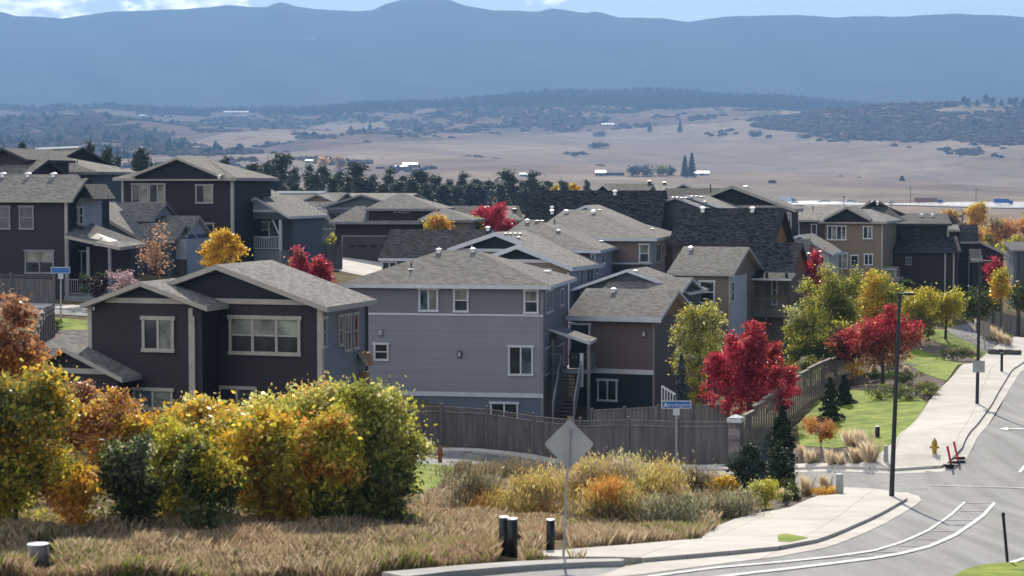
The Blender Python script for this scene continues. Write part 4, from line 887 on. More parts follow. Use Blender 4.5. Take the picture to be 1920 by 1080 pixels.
# lower lean-to roof in front and garage block
x0, z0 = h.py(1657, 470, -3.0); x1, _ = h.py(1802, 472, -3.0); z_top = h.py(1720, 443, 0)[1]
h.slab([[(x0, -3.2, z0), (x1, -3.2, z0), (x1, 0, z_top), (x0, 0, z_top)]], 'roof_black', 'dark_trim', .2)
h.box('wall', 'sid_drkbrown', h.py(1660, 500, -2.8)[0], h.py(1797, 500, -2.8)[0], -2.8, 4, 0, z0 - .2)
for px_ in (1700, 1714, 1741): h.wy(px_ - 5 - 20, 430, px_ + 4 - 20, 440, 0, t=.07, fr='dark_trim', hung=False)
h.wy(1698, 482, 1709, 497, -2.8, t=.08, fr='grey_trim', cols=2)
for px_ in (1772, 1788): h.dpipe(h.py(px_, 500, -2.85)[0], -2.86, 0, z0 - .1, 'beige_trim', .07)
h.dpipe(h.py(1777, 445, -.1)[0], -.06, 0, zE - .2, 'beige_trim', .07)
h.done()
h = House('stepped_brown_house', 'brown house with small stepped roofs and a long right eave at far right', 1880, 470, 190, 8)
for (pa, pb, re, rr, y_, rf) in ((1779, 1800, 431, 421, 2, 'roof_light'), (1800, 1836, 453, 421, 1, 'roof_char'), (1820, 1843, 488, 467, -2, 'roof_light')):
    x0, z0 = h.py(pa, re, y_); x1, _ = h.py(pb, re, y_); yr_ = y_ + 2.0; z1 = h.py((pa + pb) / 2, rr, yr_)[1]
    h.gable_s(x0, x1, y_, z0, yr_, z1, wall='sid_drkbrown', roof=rf, trim='beige_trim', over=.2, eo=.15)
A = h.py(1786, 476, -1); h.box('wall', 'sid_drkbrown', A[0], h.py(1845, 476, -1)[0], -1, 5, 0, h.py(1800, 484, -1)[1])
x0, z0 = h.py(1834, 450, 1); x1, z1 = h.py(1893, 478, 1)
h.slab([[(x0, .5, z0), (x1, .5, z1), (x1, 6, z1), (x0, 6, z0)]], 'roof_grey', 'beige_trim', .25); h.mb('wall', 'sid_drkbrown').ext([(x0, 1, 0), (x1 - .6, 1, 0), (x1 - .6, 1, z1 - .05), (x0, 1, z0 - .27)], (0, 4.5, 0))
for px_ in (1795, 1817, 1836): h.dpipe(h.py(px_, 500, -1.05)[0], -1.06, 0, h.py(px_, 480, -1.05)[1], 'grey_trim', .07)
h.wy(1833, 500, 1840, 530, -1, t=.06); h.done()
h = House('screen_wall_house', 'slatted grey wall of a building cut by the right edge of the frame', 1925, 520, 200, 8)
x0, z0 = h.py(1902, 470, 0); h.box('wall', 'sid_bluegrey', x0, x0 + 9, 0, 7, 0, z0)
h.slab([[(x0 - .3, -.4, z0 + .1), (x0 + 9.4, -.4, z0 + .1), (x0 + 9.4, 7.4, z0 + .7), (x0 - .3, 7.4, z0 + .7)]], 'roof_char', 'grey_trim')
for k in range(4): h.mb('trim', 'grey_trim').box(x0 + .1 + k * .5, x0 + .2 + k * .5, -.06, -.001, 0, z0)
h.done()

# ---------------- left-hand group
h = House('near_black_corner_house', 'near-black house at the left edge with a pale blue bay and porch', 125, 450, 131, 12)
y0 = -.45; xR, zE = h.py(136, 374, y0); xL = h.py(-90, 371, y0)[0]; yr = 3.6; x_, zR = h.py(146, 327, yr)
h.slab([[(xL, y0, zE), (xR, y0, zE), (h.py(157, 343, yr - 1)[0], yr - 1, h.py(157, 343, yr - 1)[1]), (x_, yr, zR), (xL, yr, zR)], [(xL, yr, zR), (x_, yr, zR), (x_, 2 * yr - y0, zE), (xL, 2 * yr - y0, zE)]], 'roof_grey', 'beige_trim')
h.box('wall', 'sid_dark', xL + .4, 0, 0, 7, 0, zE - .2)
h.mb('wall', 'sid_dark').ext([(-.4, 0, zE - .22), (-.4, 7, zE - .22), (-.4, yr, zR - .25)], (.4, 0, 0))
h.corner(.03, 0, 0, zE - .2, 'beige_trim', .16)
h.wy(36, 386, 64, 430, 0, fr='grey_trim'); h.wy(-8, 386, 20, 430, 0, fr='grey_trim'); h.wy(47, 469, 102, 513, 0, cols=2, fr='grey_trim', gl='mix'); h.wy(-60, 469, -20, 513, 0, cols=2, fr='grey_trim')
for px_ in (6, 53, 101): h.vent(px_, 328, yr + .1, .42, .3)
# bay on the right side with its own small gable
bx1 = h.py(166, 400, 2.4)[0]; bz0 = h.pxx(150, 438, bx1)[1]; bt = h.py(150, 365, 2.4)[1]
h.box('bay', 'sid_pale_and_lit', .002, bx1, 1.6, 4.6, bz0, bt); h.wx(130 + 5, 386, 130 + 11, 420, bx1, t=.06) if False else None
yw = 1.6; h.wy(140, 388, 147, 418, yw, t=.06, gl='glass_blue'); h.wy(149, 388, 157, 420, yw, t=.06, gl='glass'); 
h.mb('window_box', 'dark_trim').box(.15, bx1 + .1, yw - .35, yw - .01, h.py(150, 424, yw)[1] - .2, h.py(150, 424, yw)[1])
P = h.py(158, 345, 1.0); A = h.py(137, 377, 1.0); B = h.py(176, 373, 1.0)
h.gable_f((A[0], A[1]), P, (B[0], B[1]), 1.4, 4.6, over=.4, z0=bt - .2, wall='sid_darkgable', trim='dark_trim', so=.25, th=.14)
# porch roof
A = h.py(122, 443, .0); B = h.py(218, 464, -1.2); zt = A[1]
h.slab([[(.05, -.5, h.py(135, 441, -.5)[1]), (.05, 2.8, h.py(135, 441, -.5)[1] + .9), (B[0] + .6, 2.6, B[1] + .15), (B[0], -.7, B[1])]], 'roof_light', 'beige_trim', .2, 'porch_roof')
pzz = B[1]; fz = h.py(170, 553, -.5)[1]
for px_ in (127, 166, 206): h.post(h.py(px_, 500, -.5)[0], -.5, 0, pzz + (.5 if px_ < 150 else 0), 'grey_trim', .09)
h.box('porch_deck', 'grey_trim', .05, B[0] - .3, -.6, 3, fz - .5, fz - .05); h.rail(.1, B[0] - .3, -.55, -.55, fz, 1.0, 'grey_trim', .15); h.box('porch_wall', 'sid_dark', .05, B[0] - .4, 2.0, 3.2, 0, pzz)
h.wy(130, 470, 165, 540, 1.99, cols=3, hung=False, t=.08) ; h.done()
# the long slate-blue slope and its dormers
h = House('slate_slope_house', 'slate blue house with one long roof slope and stepped grey dormers', 355, 470, 140, 20)
A = h.py(150, 380, -.5); B = h.py(268, 449, -.5)
h.slab([[(A[0], -.5, A[1]), (B[0], -.5, B[1]), (B[0], 1.6, B[1]), (A[0], 7, A[1])]], 'roof_light', 'beige_trim', .25)
h.mb('wall', 'sid_slate').ext([(A[0] - 1, 0, 0), (B[0] - .3, 0, 0), (B[0] - .3, 0, B[1] - .28), (A[0] - 1, 0, A[1] + .1)], (0, 6, 0))
for (pa, pb, re, rr, y_, fr_) in ((205, 285, 410, 380, 2.6, 'grey_trim'), (242, 320, 450, 418, .6, 'beige_trim'), (270, 346, 440, 404, 2.2, 'beige_trim')):
    x0, z0 = h.py(pa, re, y_); x1, _ = h.py(pb, re, y_); yr_ = y_ + 1.9; z1 = h.py((pa + pb) / 2, rr, yr_)[1]
    h.gable_s(x0, x1 + .2, y_, z0, yr_, z1, z0=0, wall='sid_slate', roof='roof_grey', trim=fr_, over=.3, eo=.3, mat_end='sid_pale_and_lit')
x0, z0 = h.py(297, 448, 1.6); x1, _ = h.py(350, 448, 1.6); h.box('wall', 'sid_pale_and_lit', x0, x1, 1.5, 5.5, 0, z0)
h.mb('garage_door', 'garage').box(h.py(320, 500, 1.4)[0], h.py(350, 500, 1.4)[0], 1.42, 1.49, 0, h.py(330, 486, 1.4)[1]); h.done()
# far left cluster
h = House('far_ridge_house', 'dark house with a bright sunlit ridge and huge gable at far left', 230, 330, 185, -35)
P = h.py(155, 276, -.5); B = h.py(237, 322, -.5)
h.gable_f((2 * P[0] - B[0], B[1]), P, B, 0, 11, over=.5, wall='sid_bluegrey', gable='sid_darkgable', band=B[1] - .3, trim='dark_trim', roof='roof_grey')
h.mb('ridge_glint', 'white_cap').box(P[0] - .2, P[0] + .2, .1, 10.6, P[1] - .05, P[1] + .12)  # white strip added as the painted sun glint along the ridge
for px_, rw in ((67, 283), (53, 283), (35, 286)): h.vent(px_, rw, 6, .5, .25)
h.done()
h = House('far_low_house', 'low grey roof at far left between the charcoal roof and the bright ridge house', 20, 330, 196, 14)
xL, zE = h.py(-60, 306, 0); xR = h.py(70, 306, 0)[0]; zR = h.py(20, 279, 4)[1]; h.gable_s(xL, xR, -.5, zE, 4, zR, wall='sid_slate', roof='roof_grey', trim='grey_trim'); h.vent(26, 281, 3.4, .5, .25); h.done()
h = House('mid_hip_house', 'slate house with a pyramid-like grey hip roof right behind the near-black corner house', 176, 350, 160, 16)
y0 = -.5; xF, zE = h.py(183, 322, y0); xL = h.py(50, 319, y0)[0]; yB = 7; ym = 3.4; xa, zR = h.py(80, 287, ym); xb = h.py(88, 287, ym)[0]
h.hip(xL, xF, y0, yB, zE, xa, xb, zR, wall='sid_slate', trim='grey_trim'); h.wy(148, 328, 161, 350, 0, t=.07, gl='glass_blue', fr='grey_trim'); h.pipe(145, 299, 307, 3, .04, 'metal_dark', False)
x1, z1 = h.py(189, 314, 3); h.slab([[(xb, ym, zR - .4), (x1, 3, z1), (x1, 7, z1), (xb, 8, zR - .4)]], 'roof_grey', 'grey_trim'); h.done()
h = House('edge_gable_house', 'charcoal roofed house cut by the left edge of the frame above the near-black house', 0, 330, 152, 16)
P = h.py(4, 277, -.5); B = h.py(52, 299, -.5); h.gable_f((2 * P[0] - B[0] - 3, B[1] - .8), P, B, 0, 7, over=.5, wall='sid_drkbrown', roof='roof_char', trim='dark_trim')
xL, zE = h.py(-90, 327, -2); xR = h.py(55, 327, -2)[0]; zR = h.py(20, 299, 1)[1]; h.gable_s(xL, xR, -2, zE, 1, zR, wall='sid_drkbrown', roof='roof_grey', trim='dark_trim'); h.done()
h = House('small_blue_gable_house', 'small blue-grey gable between the slate hip house and the tall dark house', 220, 370, 168, 16)
P = h.py(207, 334, -.4); B = h.py(226, 346, -.4); h.gable_f((2 * P[0] - B[0] - .3, B[1] - .6), P, (B[0] + .3, B[1] - .2), 0, 5, over=.4, wall='sid_bluegrey', gable='sid_slate', band=h.py(200, 369, 0)[1], trim='grey_trim', roof='roof_grey')
x1, z1 = h.py(222, 375, -1.5); h.gable_s(h.py(160, 375, -1.5)[0], x1, -3, z1 - .5, -1, z1 + .2, wall='sid_slate', roof='roof_light', trim='grey_trim'); h.done()
h = House('tall_dark_house', 'tall plain dark house with a wide low gable and paired upper windows', 438, 400, 148, 14)
y0 = -.5; xF, zE = h.py(443, 333, y0); xL = h.py(211, 330, y0)[0]; yB = 8.5; ym = 4; zR = h.py(325, 300, ym)[1]
h.hip(xL, xF, y0, yB, zE, xL + 4, xF - 4, zR, wall='sid_dark', trim='beige_trim')
P = h.py(331, 294, -1.0); A = h.py(246, 328, -1.0); B = h.py(412, 328, -1.0); h.gable_f((A[0], A[1]), P, (B[0], B[1]), -.52, 5, over=.5, z0=zE - .1, wall='sid_darkgable', trim='beige_trim', so=.1)
h.corner(xF - .46, -.01, 0, zE - .2, 'beige_trim', .2); h.mb('corner_board', 'beige_trim').box(xL + .48, xL + .66, -.02, .1, 0, zE - .2)
h.wy(247, 344, 279, 381, 0, cols=2, hung=False, gl=['glass', 'glass_light'], fr='beige_trim', t=.1); h.wy(280, 344, 311, 381, 0, cols=2, hung=False, gl=['glass', 'glass_light'], fr='beige_trim', t=.1); h.wy(367, 346, 400, 381, 0, cols=2, hung=False, gl=['glass', 'glass_light'], fr='beige_trim', t=.1); h.wy(372, 418, 402, 447, 0, cols=2, hung=False, fr='beige_trim', t=.1)
h.vent(411, 329, -.2, .3, .15); h.done()
h = House('pale_blue_cottage', 'slate blue cottage with pale front gable and bracketed porch right of the tall dark house', 532, 420, 152, 14)
P = h.py(478, 369, -.9); B = h.py(543, 406, -.9); A = h.py(440, 392, -.9)
h.gable_f((2 * P[0] - B[0], B[1]), P, B, -.5, 8, over=.4, z0=h.py(480, 411, -.5)[1], wall='sid_slate', gable='sid_pale_and_lit', band=h.py(480, 395, -.5)[1], trim='white_trim', roof='roof_light')
h.box('wall', 'sid_slate', 2 * P[0] - B[0] + .5, B[0] - .5, 1.2, 8, 0, B[1] - .1); gzz = h.py(480, 470, -.5)[1]
h.wy(463, 415, 506, 447, 1.2, cols=2, gl='mix', t=.1)
for px_ in (444, 526): h.post(h.py(px_, 440, -.4)[0], -.4, 0, h.py(480, 412, -.5)[1], 'white_trim', .1)
for px_, d in ((444, 1), (526, -1)):
    x_ = h.py(px_, 440, -.4)[0]; zt = h.py(480, 413, -.5)[1]; h.mb('bracket', 'white_trim').ext([(x_, -.44, zt - 1.2), (x_ + .12 * d, -.44, zt - 1.2), (x_ + .7 * d, -.44, zt), (x_ + .55 * d, -.44, zt)], (0, .08, 0))
h.rail(h.py(444, 460, -.4)[0], h.py(526, 460, -.4)[0], -.4, -.4, h.py(480, 468, -.4)[1], 1.0, 'white_trim', .14); h.box('porch_deck', 'grey_trim', h.py(442, 460, -.4)[0], h.py(529, 460, -.4)[0], -.5, 1.2, 0, h.py(480, 469, -.4)[1])
h.vent(491, 371, 1.0, .3, .3, 'metal_dark'); P2 = h.py(438, 340, 4); h.gable_f((P2[0] - 4, P2[1] - 2), P2, (P2[0] + 4.6, P2[1] - 2.3), 4.4, 9, over=.4, wall='sid_darkgable', trim='white_trim', roof='roof_light'); h.done()
# garage house
h = House('hip_garage_house', 'dark brown house with stacked hip roofs and a double garage door', 800, 450, 176, 8)
y0 = -.6; xL, zE = h.py(616, 416, y0); xF = h.py(800, 418, y0)[0]
zz = h.py(690, 386, 3)[1]
h.slab([[(xL, y0, zE), (h.py(686, 416, y0)[0], y0, zE), (h.py(686, 387, 3)[0], 3, zz), (h.py(668, 385, 3)[0], 3, zz)], [(xL, y0, zE), (h.py(668, 385, 3)[0], 3, zz), (h.py(668, 385, 3)[0], 6, zz), (xL, 8, zE)]], 'roof_grey', 'grey_trim')
h.slab([[(h.py(686, 416, y0)[0], y0, zE), (xF, y0, zE), (xF, .2, zE + .12), (h.py(686, 416, y0)[0], .2, zE + .12)]], 'roof_grey', 'grey_trim')
h.box('wall', 'sid_drkbrown', xL + .5, h.py(795, 440, 0)[0], 0, 9, 0, zE - .2)
u0, uz = h.py(684, 391, 1.0); u1 = h.py(824, 391, 1.0)[0]; ru = h.py(752, 363, 5)
h.hip(u0, u1, 1.0, 9, uz, h.py(745, 363, 5)[0], h.py(758, 363, 5)[0], ru[1], wall='sid_drkbrown', over=.3, trim='grey_trim')
h.wy(739, 391 + 1, 768, 399, 1.3, cols=3, hung=False, t=.06, fr='grey_trim', gl='glass_blue')
v0, vz = h.py(783, 412, -1.6); v1 = h.py(888, 413, -1.6)[0]; h.hip(v0, v1, -1.6, 5, vz, h.py(825, 390, 1.7)[0], h.py(835, 390, 1.7)[0], h.py(830, 390, 1.7)[1], wall='sid_tan2', over=.4, trim='grey_trim')
gx0, gx1 = h.py(643, 460, 0)[0], h.py(722, 460, 0)[0]; gzt = h.py(680, 444, 0)[1]; gzb = h.py(680, 487, 0)[1]
g_ = h.one('garage_door', 'garage', gx0, gx1, -.05, -.002, gzb, gzt)
for k in range(4): MB().box(gx0 + .5 + k * 1.0, gx0 + 1.15 + k * 1.0, -.07, -.051, gzt - .95, gzt - .72).build('pane', 'glass', g_)
h.mb('trim', 'grey_trim').box(gx0 - .12, gx1 + .12, -.06, -.001, gzt, gzt + .14); h.mb('door_jamb', 'grey_trim').box(gx0 - .12, gx0, -.06, -.001, gzb, gzt)
h.done()
# grey gable behind, small gable, long light roof, tan gable
h = House('grey_gable_house', 'grey house with a plain wide gable just behind the stacked hip roofs', 690, 400, 196, 12)
P = h.py(677, 364, -.4); B = h.py(722, 380, -.4); h.gable_f((2 * P[0] - B[0] - 1.6, B[1] - .4), P, (B[0] + .4, B[1]), 0, 7, over=.4, wall='sid_slate', gable='sid_slate', band=h.py(650, 391, 0)[1], trim='grey_trim', roof='roof_grey')
P = h.py(605, 401, -3.5); B = h.py(628, 430, -3.5); h.gable_f((2 * P[0] - B[0], B[1]), P, (B[0] + .5, B[1]), -3.1, 0, over=.4, wall='sid_slate', gable='sid_bluegrey', band=h.py(610, 429, -3)[1], trim='grey_trim', roof='roof_char'); h.vent(634, 397, -1, .3, .3, 'metal_dark'); h.done()
h = House('long_grey_roof_house', 'long low grey roof between the slate blue cottage and the grey gable', 620, 400, 205, 14)
xL, zE = h.py(510, 432, -1); xR = h.py(625, 432, -1)[0]; zR = h.py(570, 378, 6)[1]; h.gable_s(xL - 3, xR + 3, -1, zE, 6, zR, wall='sid_slate', roof='roof_grey', trim='white_trim'); h.pipe(600, 382, 390, 4, .05, 'metal_dark'); h.pipe(516, 375, 381, 6, .05, 'metal_dark', False); h.done()
h = House('bright_ridge_house', 'far tan house with a sunlit white ridge line in front of the pine row', 620, 380, 232, 14)
xL, zE = h.py(490, 378, -1); xR = h.py(630, 380, -1)[0]; zR = h.py(560, 361, 3)[1]; h.gable_s(xL - 3, xR, -1, zE, 3, zR, wall='sid_tan', roof='roof_grey', trim='beige_trim')
h.mb('ridge_glint', 'white_cap').box(h.py(520, 362, 3)[0], h.py(611, 362, 3)[0], 2.7, 3.4, zR - .1, zR + .18)  # sun glint on the roof top, made as a white strip
P = h.py(594, 364, -1.5); B = h.py(624, 377, -1.5); h.gable_f((2 * P[0] - B[0], B[1]), P, B, -1.2, 3, over=.3, wall='sid_tan2', trim='grey_trim', roof='roof_light'); h.done()
h = House('far_grey_roof_house', 'far pale grey shallow roof between the tan gable and the dark hip roof', 740, 380, 238, 14)
xL, zE = h.py(620, 376, -1); xR = h.py(760, 377, -1)[0]; zR = h.py(690, 362, 4)[1]; h.gable_s(xL, xR, -1, zE, 4, zR, wall='sid_tan', roof='roof_light', trim='beige_trim')
for px_ in (640, 655, 690): h.pipe(px_, 361, 368, 1, .06, 'metal_dark', False)
h.done()
h = House('low_dark_roof_house', 'low dark roof to the right of the lamp post behind the garage house', 880, 400, 200, 8)
xL, zE = h.py(838, 402, 0); xR = h.py(905, 402, 0)[0]; zR = h.py(870, 386, 3)[1]; h.gable_s(xL, xR, 0, zE, 3, zR, wall='sid_bluegrey', roof='roof_black', trim='dark_trim'); h.done()
h = House('low_grey_roof_house', 'low grey hip roof half hidden behind the bright crimson maple near the pines', 985, 410, 190, 14)
xL, zE = h.py(898, 412, 0); xR = h.py(982, 412, 0)[0]; zR = h.py(930, 386, 4)[1]; h.hip(xL, xR, 0, 8, zE, xL + 3, xR - 3, zR, wall='sid_slate', roof='roof_light', trim='grey_trim'); h.vent(914, 384, 3, .5, .25); h.vent(965, 392, 3, .5, .25, 'metal_dark'); h.done()
# ============================================================ vegetation
PAL = dict(
    yg=[(.60,.52,.05),(.74,.64,.13),(.42,.40,.04),(.22,.25,.03)], lime=[(.60,.56,.11),(.74,.68,.24),(.36,.37,.06),(.78,.74,.44)],
    gold=[(.66,.42,.04),(.60,.32,.03),(.72,.52,.08)], yellow=[(.72,.46,.04),(.62,.36,.02),(.78,.56,.12)],
    orange=[(.64,.30,.06),(.70,.40,.10),(.52,.20,.04)], rust=[(.42,.19,.08),(.52,.28,.14),(.30,.13,.06),(.56,.36,.22)],
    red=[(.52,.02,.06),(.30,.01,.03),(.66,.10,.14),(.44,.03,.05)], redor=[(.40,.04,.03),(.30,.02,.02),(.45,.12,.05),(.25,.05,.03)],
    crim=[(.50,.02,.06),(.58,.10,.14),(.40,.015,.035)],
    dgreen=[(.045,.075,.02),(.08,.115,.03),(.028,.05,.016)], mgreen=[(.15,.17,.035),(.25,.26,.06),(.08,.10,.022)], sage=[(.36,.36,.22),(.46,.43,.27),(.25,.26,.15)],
    silver=[(.18,.21,.08),(.50,.50,.32),(.10,.13,.04),(.34,.36,.17)], pine=[(.034,.052,.026),(.06,.08,.038),(.022,.036,.02)], spruce=[(.05,.075,.06),(.11,.14,.11),(.03,.045,.035)],
    blue=[(.09,.12,.13),(.14,.18,.19),(.05,.075,.08)], straw=[(.50,.40,.25),(.58,.49,.34),(.38,.28,.16)], willow=[(.66,.52,.16),(.72,.60,.26),(.50,.40,.12),(.60,.38,.10)],
    brown=[(.24,.17,.10),(.34,.26,.15),(.17,.13,.08),(.22,.23,.10)], pink=[(.42,.28,.28),(.55,.42,.42),(.26,.13,.14)], pinkbare=[(.38,.22,.15),(.45,.28,.14),(.28,.15,.12)],
    greengold=[(.52,.44,.05),(.34,.33,.04),(.68,.52,.06),(.20,.22,.03)], plum=[(.03,.015,.02),(.05,.02,.03)], lav=[(.20,.19,.24),(.26,.25,.30)], haz=[(.10,.10,.10),(.14,.13,.13)], lawnish=[(.20,.26,.04),(.30,.34,.06)])
def leafquads(C, size, rng, wid=.55, vert=0.0):
    N = len(C); a = rng.normal(size=(N, 3)); 
    if vert: a[:, 2] = np.abs(a[:, 2]) + vert
    a /= np.linalg.norm(a, axis=1, keepdims=True)
    r_ = rng.normal(size=(N, 3)); b_ = np.cross(a, r_); b_ /= np.linalg.norm(b_, axis=1, keepdims=True) + 1e-9
    s_ = size * (.45 + rng.random((N, 1)) ** 2 * 1.25); a *= s_ * .5; b_ *= s_ * .5 * wid
    return np.stack([C - a, C + b_ - a * .1, C + a, C - b_ - a * .1], 1)
def crown_mesh(name, ells, n_, leaf, pals, seed, clump=.35, shell=.62, mat='leaf', wid=.6, vert=0, flat=.75, patch=None, perclump=55):
    """ells: (x,y,z,rx,ry,rz,palette index); leaves grouped into clumps scattered over each ellipsoid"""
    rng = np.random.default_rng(seed); E = np.array([e[:6] for e in ells], float); vol = (E[:, 3] * E[:, 5] + .01) ; vol = vol / vol.sum()
    K = max(6, n_ // perclump); ei = rng.choice(len(ells), K, p=vol); d = rng.normal(size=(K, 3)); d /= np.linalg.norm(d, axis=1, keepdims=True)
    rad = np.where(rng.random(K) < .75, rng.uniform(shell, 1.0, K), rng.uniform(.1, shell, K))[:, None]
    CC = E[ei, :3] + d * rad * E[ei, 3:]
    ci = rng.integers(0, K, n_); g_ = rng.normal(size=(n_, 3)); g_[:, 2] *= flat
    cr_ = (clump * rng.uniform(.5, 1.3, K))[ci][:, None]
    P_ = CC[ci] + g_ * cr_ * .6; gr_ = .05
    pidx = np.array([e[6] for e in ells])[ei][ci]; col = np.zeros((n_, 3)); base = rng.random(K)[ci]
    if patch is not None and len(pals) > 1:   # leaf colour changes over the crown in patches, as in autumn
        f_ = np.sin(P_[:, 0] * patch + seed) * np.cos(P_[:, 2] * patch * 1.3 + seed * 2) + rng.normal(0, .25, n_) + .4 * (rng.random(K)[ci] - .5); pidx = np.clip(((f_ + 1) / 2 * len(pals)).astype(int), 0, len(pals) - 1)
    for k, pn in enumerate(pals):
        pl = np.array(PAL[pn]); m_ = pidx == k
        if m_.any():
            t = (base[m_] * .7 + rng.random(m_.sum()) * .5) * (len(pl) - 1) % (len(pl) - 1 + 1e-6); i0 = t.astype(int); i1 = np.minimum(i0 + 1, len(pl) - 1); f = (t - i0)[:, None]; col[m_] = pl[i0] * (1 - f) + pl[i1] * f
    col *= rng.uniform(.85, 1.35, (n_, 1)); col = np.clip(col, 0, .85)
    return fastmesh(name, leafquads(P_, leaf, rng, wid, vert), 4, col, mat), CC
def trunk_mesh(h0, h1, r0, targets, rng, lean=.0, n_=8):
    m = MB(); top = Vector((lean, 0, h1)); mid = Vector((lean * .4, 0, (h0 + h1) / 2)); m.tube([(0, 0, h0 - .3), (0, 0, h0 + .05), mid, top], [r0 * 1.3, r0, r0 * .7, r0 * .3], n_)
    for t in targets:
        t = Vector(t); s_ = Vector((0, 0, h0)).lerp(top, rng.uniform(.25, .8)); k = s_.lerp(t, .5) + Vector((0, 0, .12 * (t - s_).length)); m.tube([s_, k, t], [r0 * .38, r0 * .2, r0 * .07], 5)
    return m
def crown_ells(cx, cz, rx, rz, shape, rng, k=9, npal=1):
    E = []
    if shape == 'round':
        E.append((0, 0, cz, rx * .72, rx * .7, rz * .75, 0))
        for i in range(k):
            a = rng.uniform(0, 6.28); el = rng.uniform(-.7, 1.1); q = rng.uniform(.5, .78); s_ = rng.uniform(.24, .42)
            E.append((math.cos(a) * math.cos(el) * rx * q, math.sin(a) * math.cos(el) * rx * q, cz + math.sin(el) * rz * q, rx * s_, rx * s_, rz * s_ * 1.1, rng.integers(0, npal)))
    elif shape == 'upright':
        for i in range(k + 3):
            t = (i + .5) / (k + 3); z = cz - rz + 2 * rz * t * .93; w_ = rx * math.sin(math.pi * min(1, .12 + t * .95)) ** .6 * .62; a = rng.uniform(0, 6.28); q = rx * rng.uniform(.15, .5) * (1 - t * .8)
            E.append((math.cos(a) * q, math.sin(a) * q, z, w_ * .8 + .1, w_ * .8 + .1, rz * .26, rng.integers(0, npal)))
    elif shape == 'maple':   # broad low flame with several pointed leaders
        E.append((0, 0, cz - rz * .45, rx * .84, rx * .7, rz * .42, 0)); E.append((0, 0, cz - rz * .05, rx * .55, rx * .5, rz * .55, 0))
        for i in range(k + 8):
            a = rng.uniform(0, 6.28); q = rx * rng.uniform(.1, .86); h_ = cz + rz * (.93 - 1.25 * (q / rx) ** 1.3) * rng.uniform(.7, 1)
            E.append((math.cos(a) * q, math.sin(a) * q, h_ - rz * .22, rx * .09, rx * .1, rz * .27, rng.integers(0, npal)))
    elif shape == 'vase':
        for i in range(k):
            a = 6.28 * i / k + rng.uniform(-.3, .3); q = rx * rng.uniform(.3, .72); E.append((math.cos(a) * q, math.sin(a) * q, cz + rz * rng.uniform(-.15, .6), rx * .34, rx * .34, rz * .38, rng.integers(0, npal)))
    elif shape == 'bush':
        E.append((0, 0, cz - rz * .1, rx * .72, rx * .7, rz * .78, 0))
        for i in range(k + 6):
            a = rng.uniform(0, 6.28); q = rx * rng.uniform(.2, .95); t = rng.uniform(.1, .93) * math.sqrt(max(0, 1 - (q / rx) ** 2.4)); E.append((math.cos(a) * q, math.sin(a) * q * .7, cz + rz * t, rx * rng.uniform(.10, .2), rx * .14, rz * rng.uniform(.09, .17), rng.integers(0, npal)))
        for i in range(k):
            a = rng.uniform(0, 6.28); q = rx * rng.uniform(.35, .72); t = rng.uniform(-.8, .75); E.append((math.cos(a) * q, math.sin(a) * q * .8, cz + rz * t, rx * rng.uniform(.22, .4), rx * .32, rz * rng.uniform(.18, .34), rng.integers(0, npal)))
    return E
def base_at(pxm, rbot, Y):
    if Y is None: return gp(pxm, rbot)
    X = at(pxm, rbot, Y).x; return Vector((X, Y, gz(X, Y)))
SEED = [100]
def tree(name, label, px0, px1, rtop, rbot, Y, pals, shape='round', n_=4000, leaf=.14, cat='tree', group=None, clump=.45, trunk=True, rground=None, mat='leaf', wid=.6, vert=0, patch=None, k=9, shell=.6, tr=.12, perclump=50, tpart='trunk', cpart='crown', nt=7, depth=1):
    SEED[0] += 1; rng = np.random.default_rng(SEED[0]); pxm = (px0 + px1) / 2
    B = base_at(pxm, rground or rbot, Y); Y_ = B.y; sc = Y_ / F; zt = at(pxm, rtop, Y_).z - B.z; zb = max(at(pxm, rbot, Y_).z - B.z, .02 if cat != 'tree' else .2)
    rx = (px1 - px0) / 2 * sc * {'upright': 1.35, 'round': 1.05, 'maple': 1.08, 'bush': 1.08}.get(shape, 1); cz = (zt + zb) / 2; rz = (zt - zb) / 2
    e = empty(name, B, label, cat, group)
    E = crown_ells(0, cz, rx, rz, shape, rng, k, len(pals)); cl = min(clump, rx * .5)
    # keep the silhouette inside the measured box
    me, CC = crown_mesh(name + '_' + cpart, E, n_, leaf, pals, SEED[0], cl, shell, mat, wid, vert, patch=patch, perclump=perclump)
    link(cpart, me, e)
    if trunk:
        tg = [tuple(CC[i]) for i in rng.integers(0, len(CC), nt)]; trunk_mesh(0, cz + rz * .3, tr, tg, rng).build(tpart, 'bark', e)
    return e
OAK = 'gambel oak shrubs in the foreground'
S = lambda label, *a, **k: tree('oak_shrub', label, *a, cat='shrub', group=OAK, tpart='trunk', nt=16, tr=.07, **k)
S('russet brown oak shrub at the left edge, tallest of the foreground shrubs', -80, 88, 552, 830, 58, ['rust', 'rust', 'orange'], 'bush', 17000, .15, clump=.35, patch=1.1)
S('yellow-green oak shrub with dark shaded middle at the left edge', -90, 150, 682, 1000, 50, ['yg', 'greengold', 'mgreen', 'yg', 'gold', 'mgreen'], 'bush', 24000, .14, clump=.36, patch=.8)
S('low pinkish brown oak shrub below the garage wing roof', 84, 205, 716, 850, 62, ['rust'], 'bush', 8000, .15, clump=.3)
S('golden orange oak shrub in front of the lower windows of the charcoal house', 135, 345, 734, 920, 60, ['gold', 'rust', 'gold', 'yg'], 'bush', 16000, .15, clump=.34, patch=1.0)
S('dark green shrub with pale silvery top left of centre of the thicket', 192, 300, 812, 1030, 51, ['silver', 'dgreen', 'mgreen', 'dgreen'], 'bush', 13000, .12, clump=.26, patch=1.4)
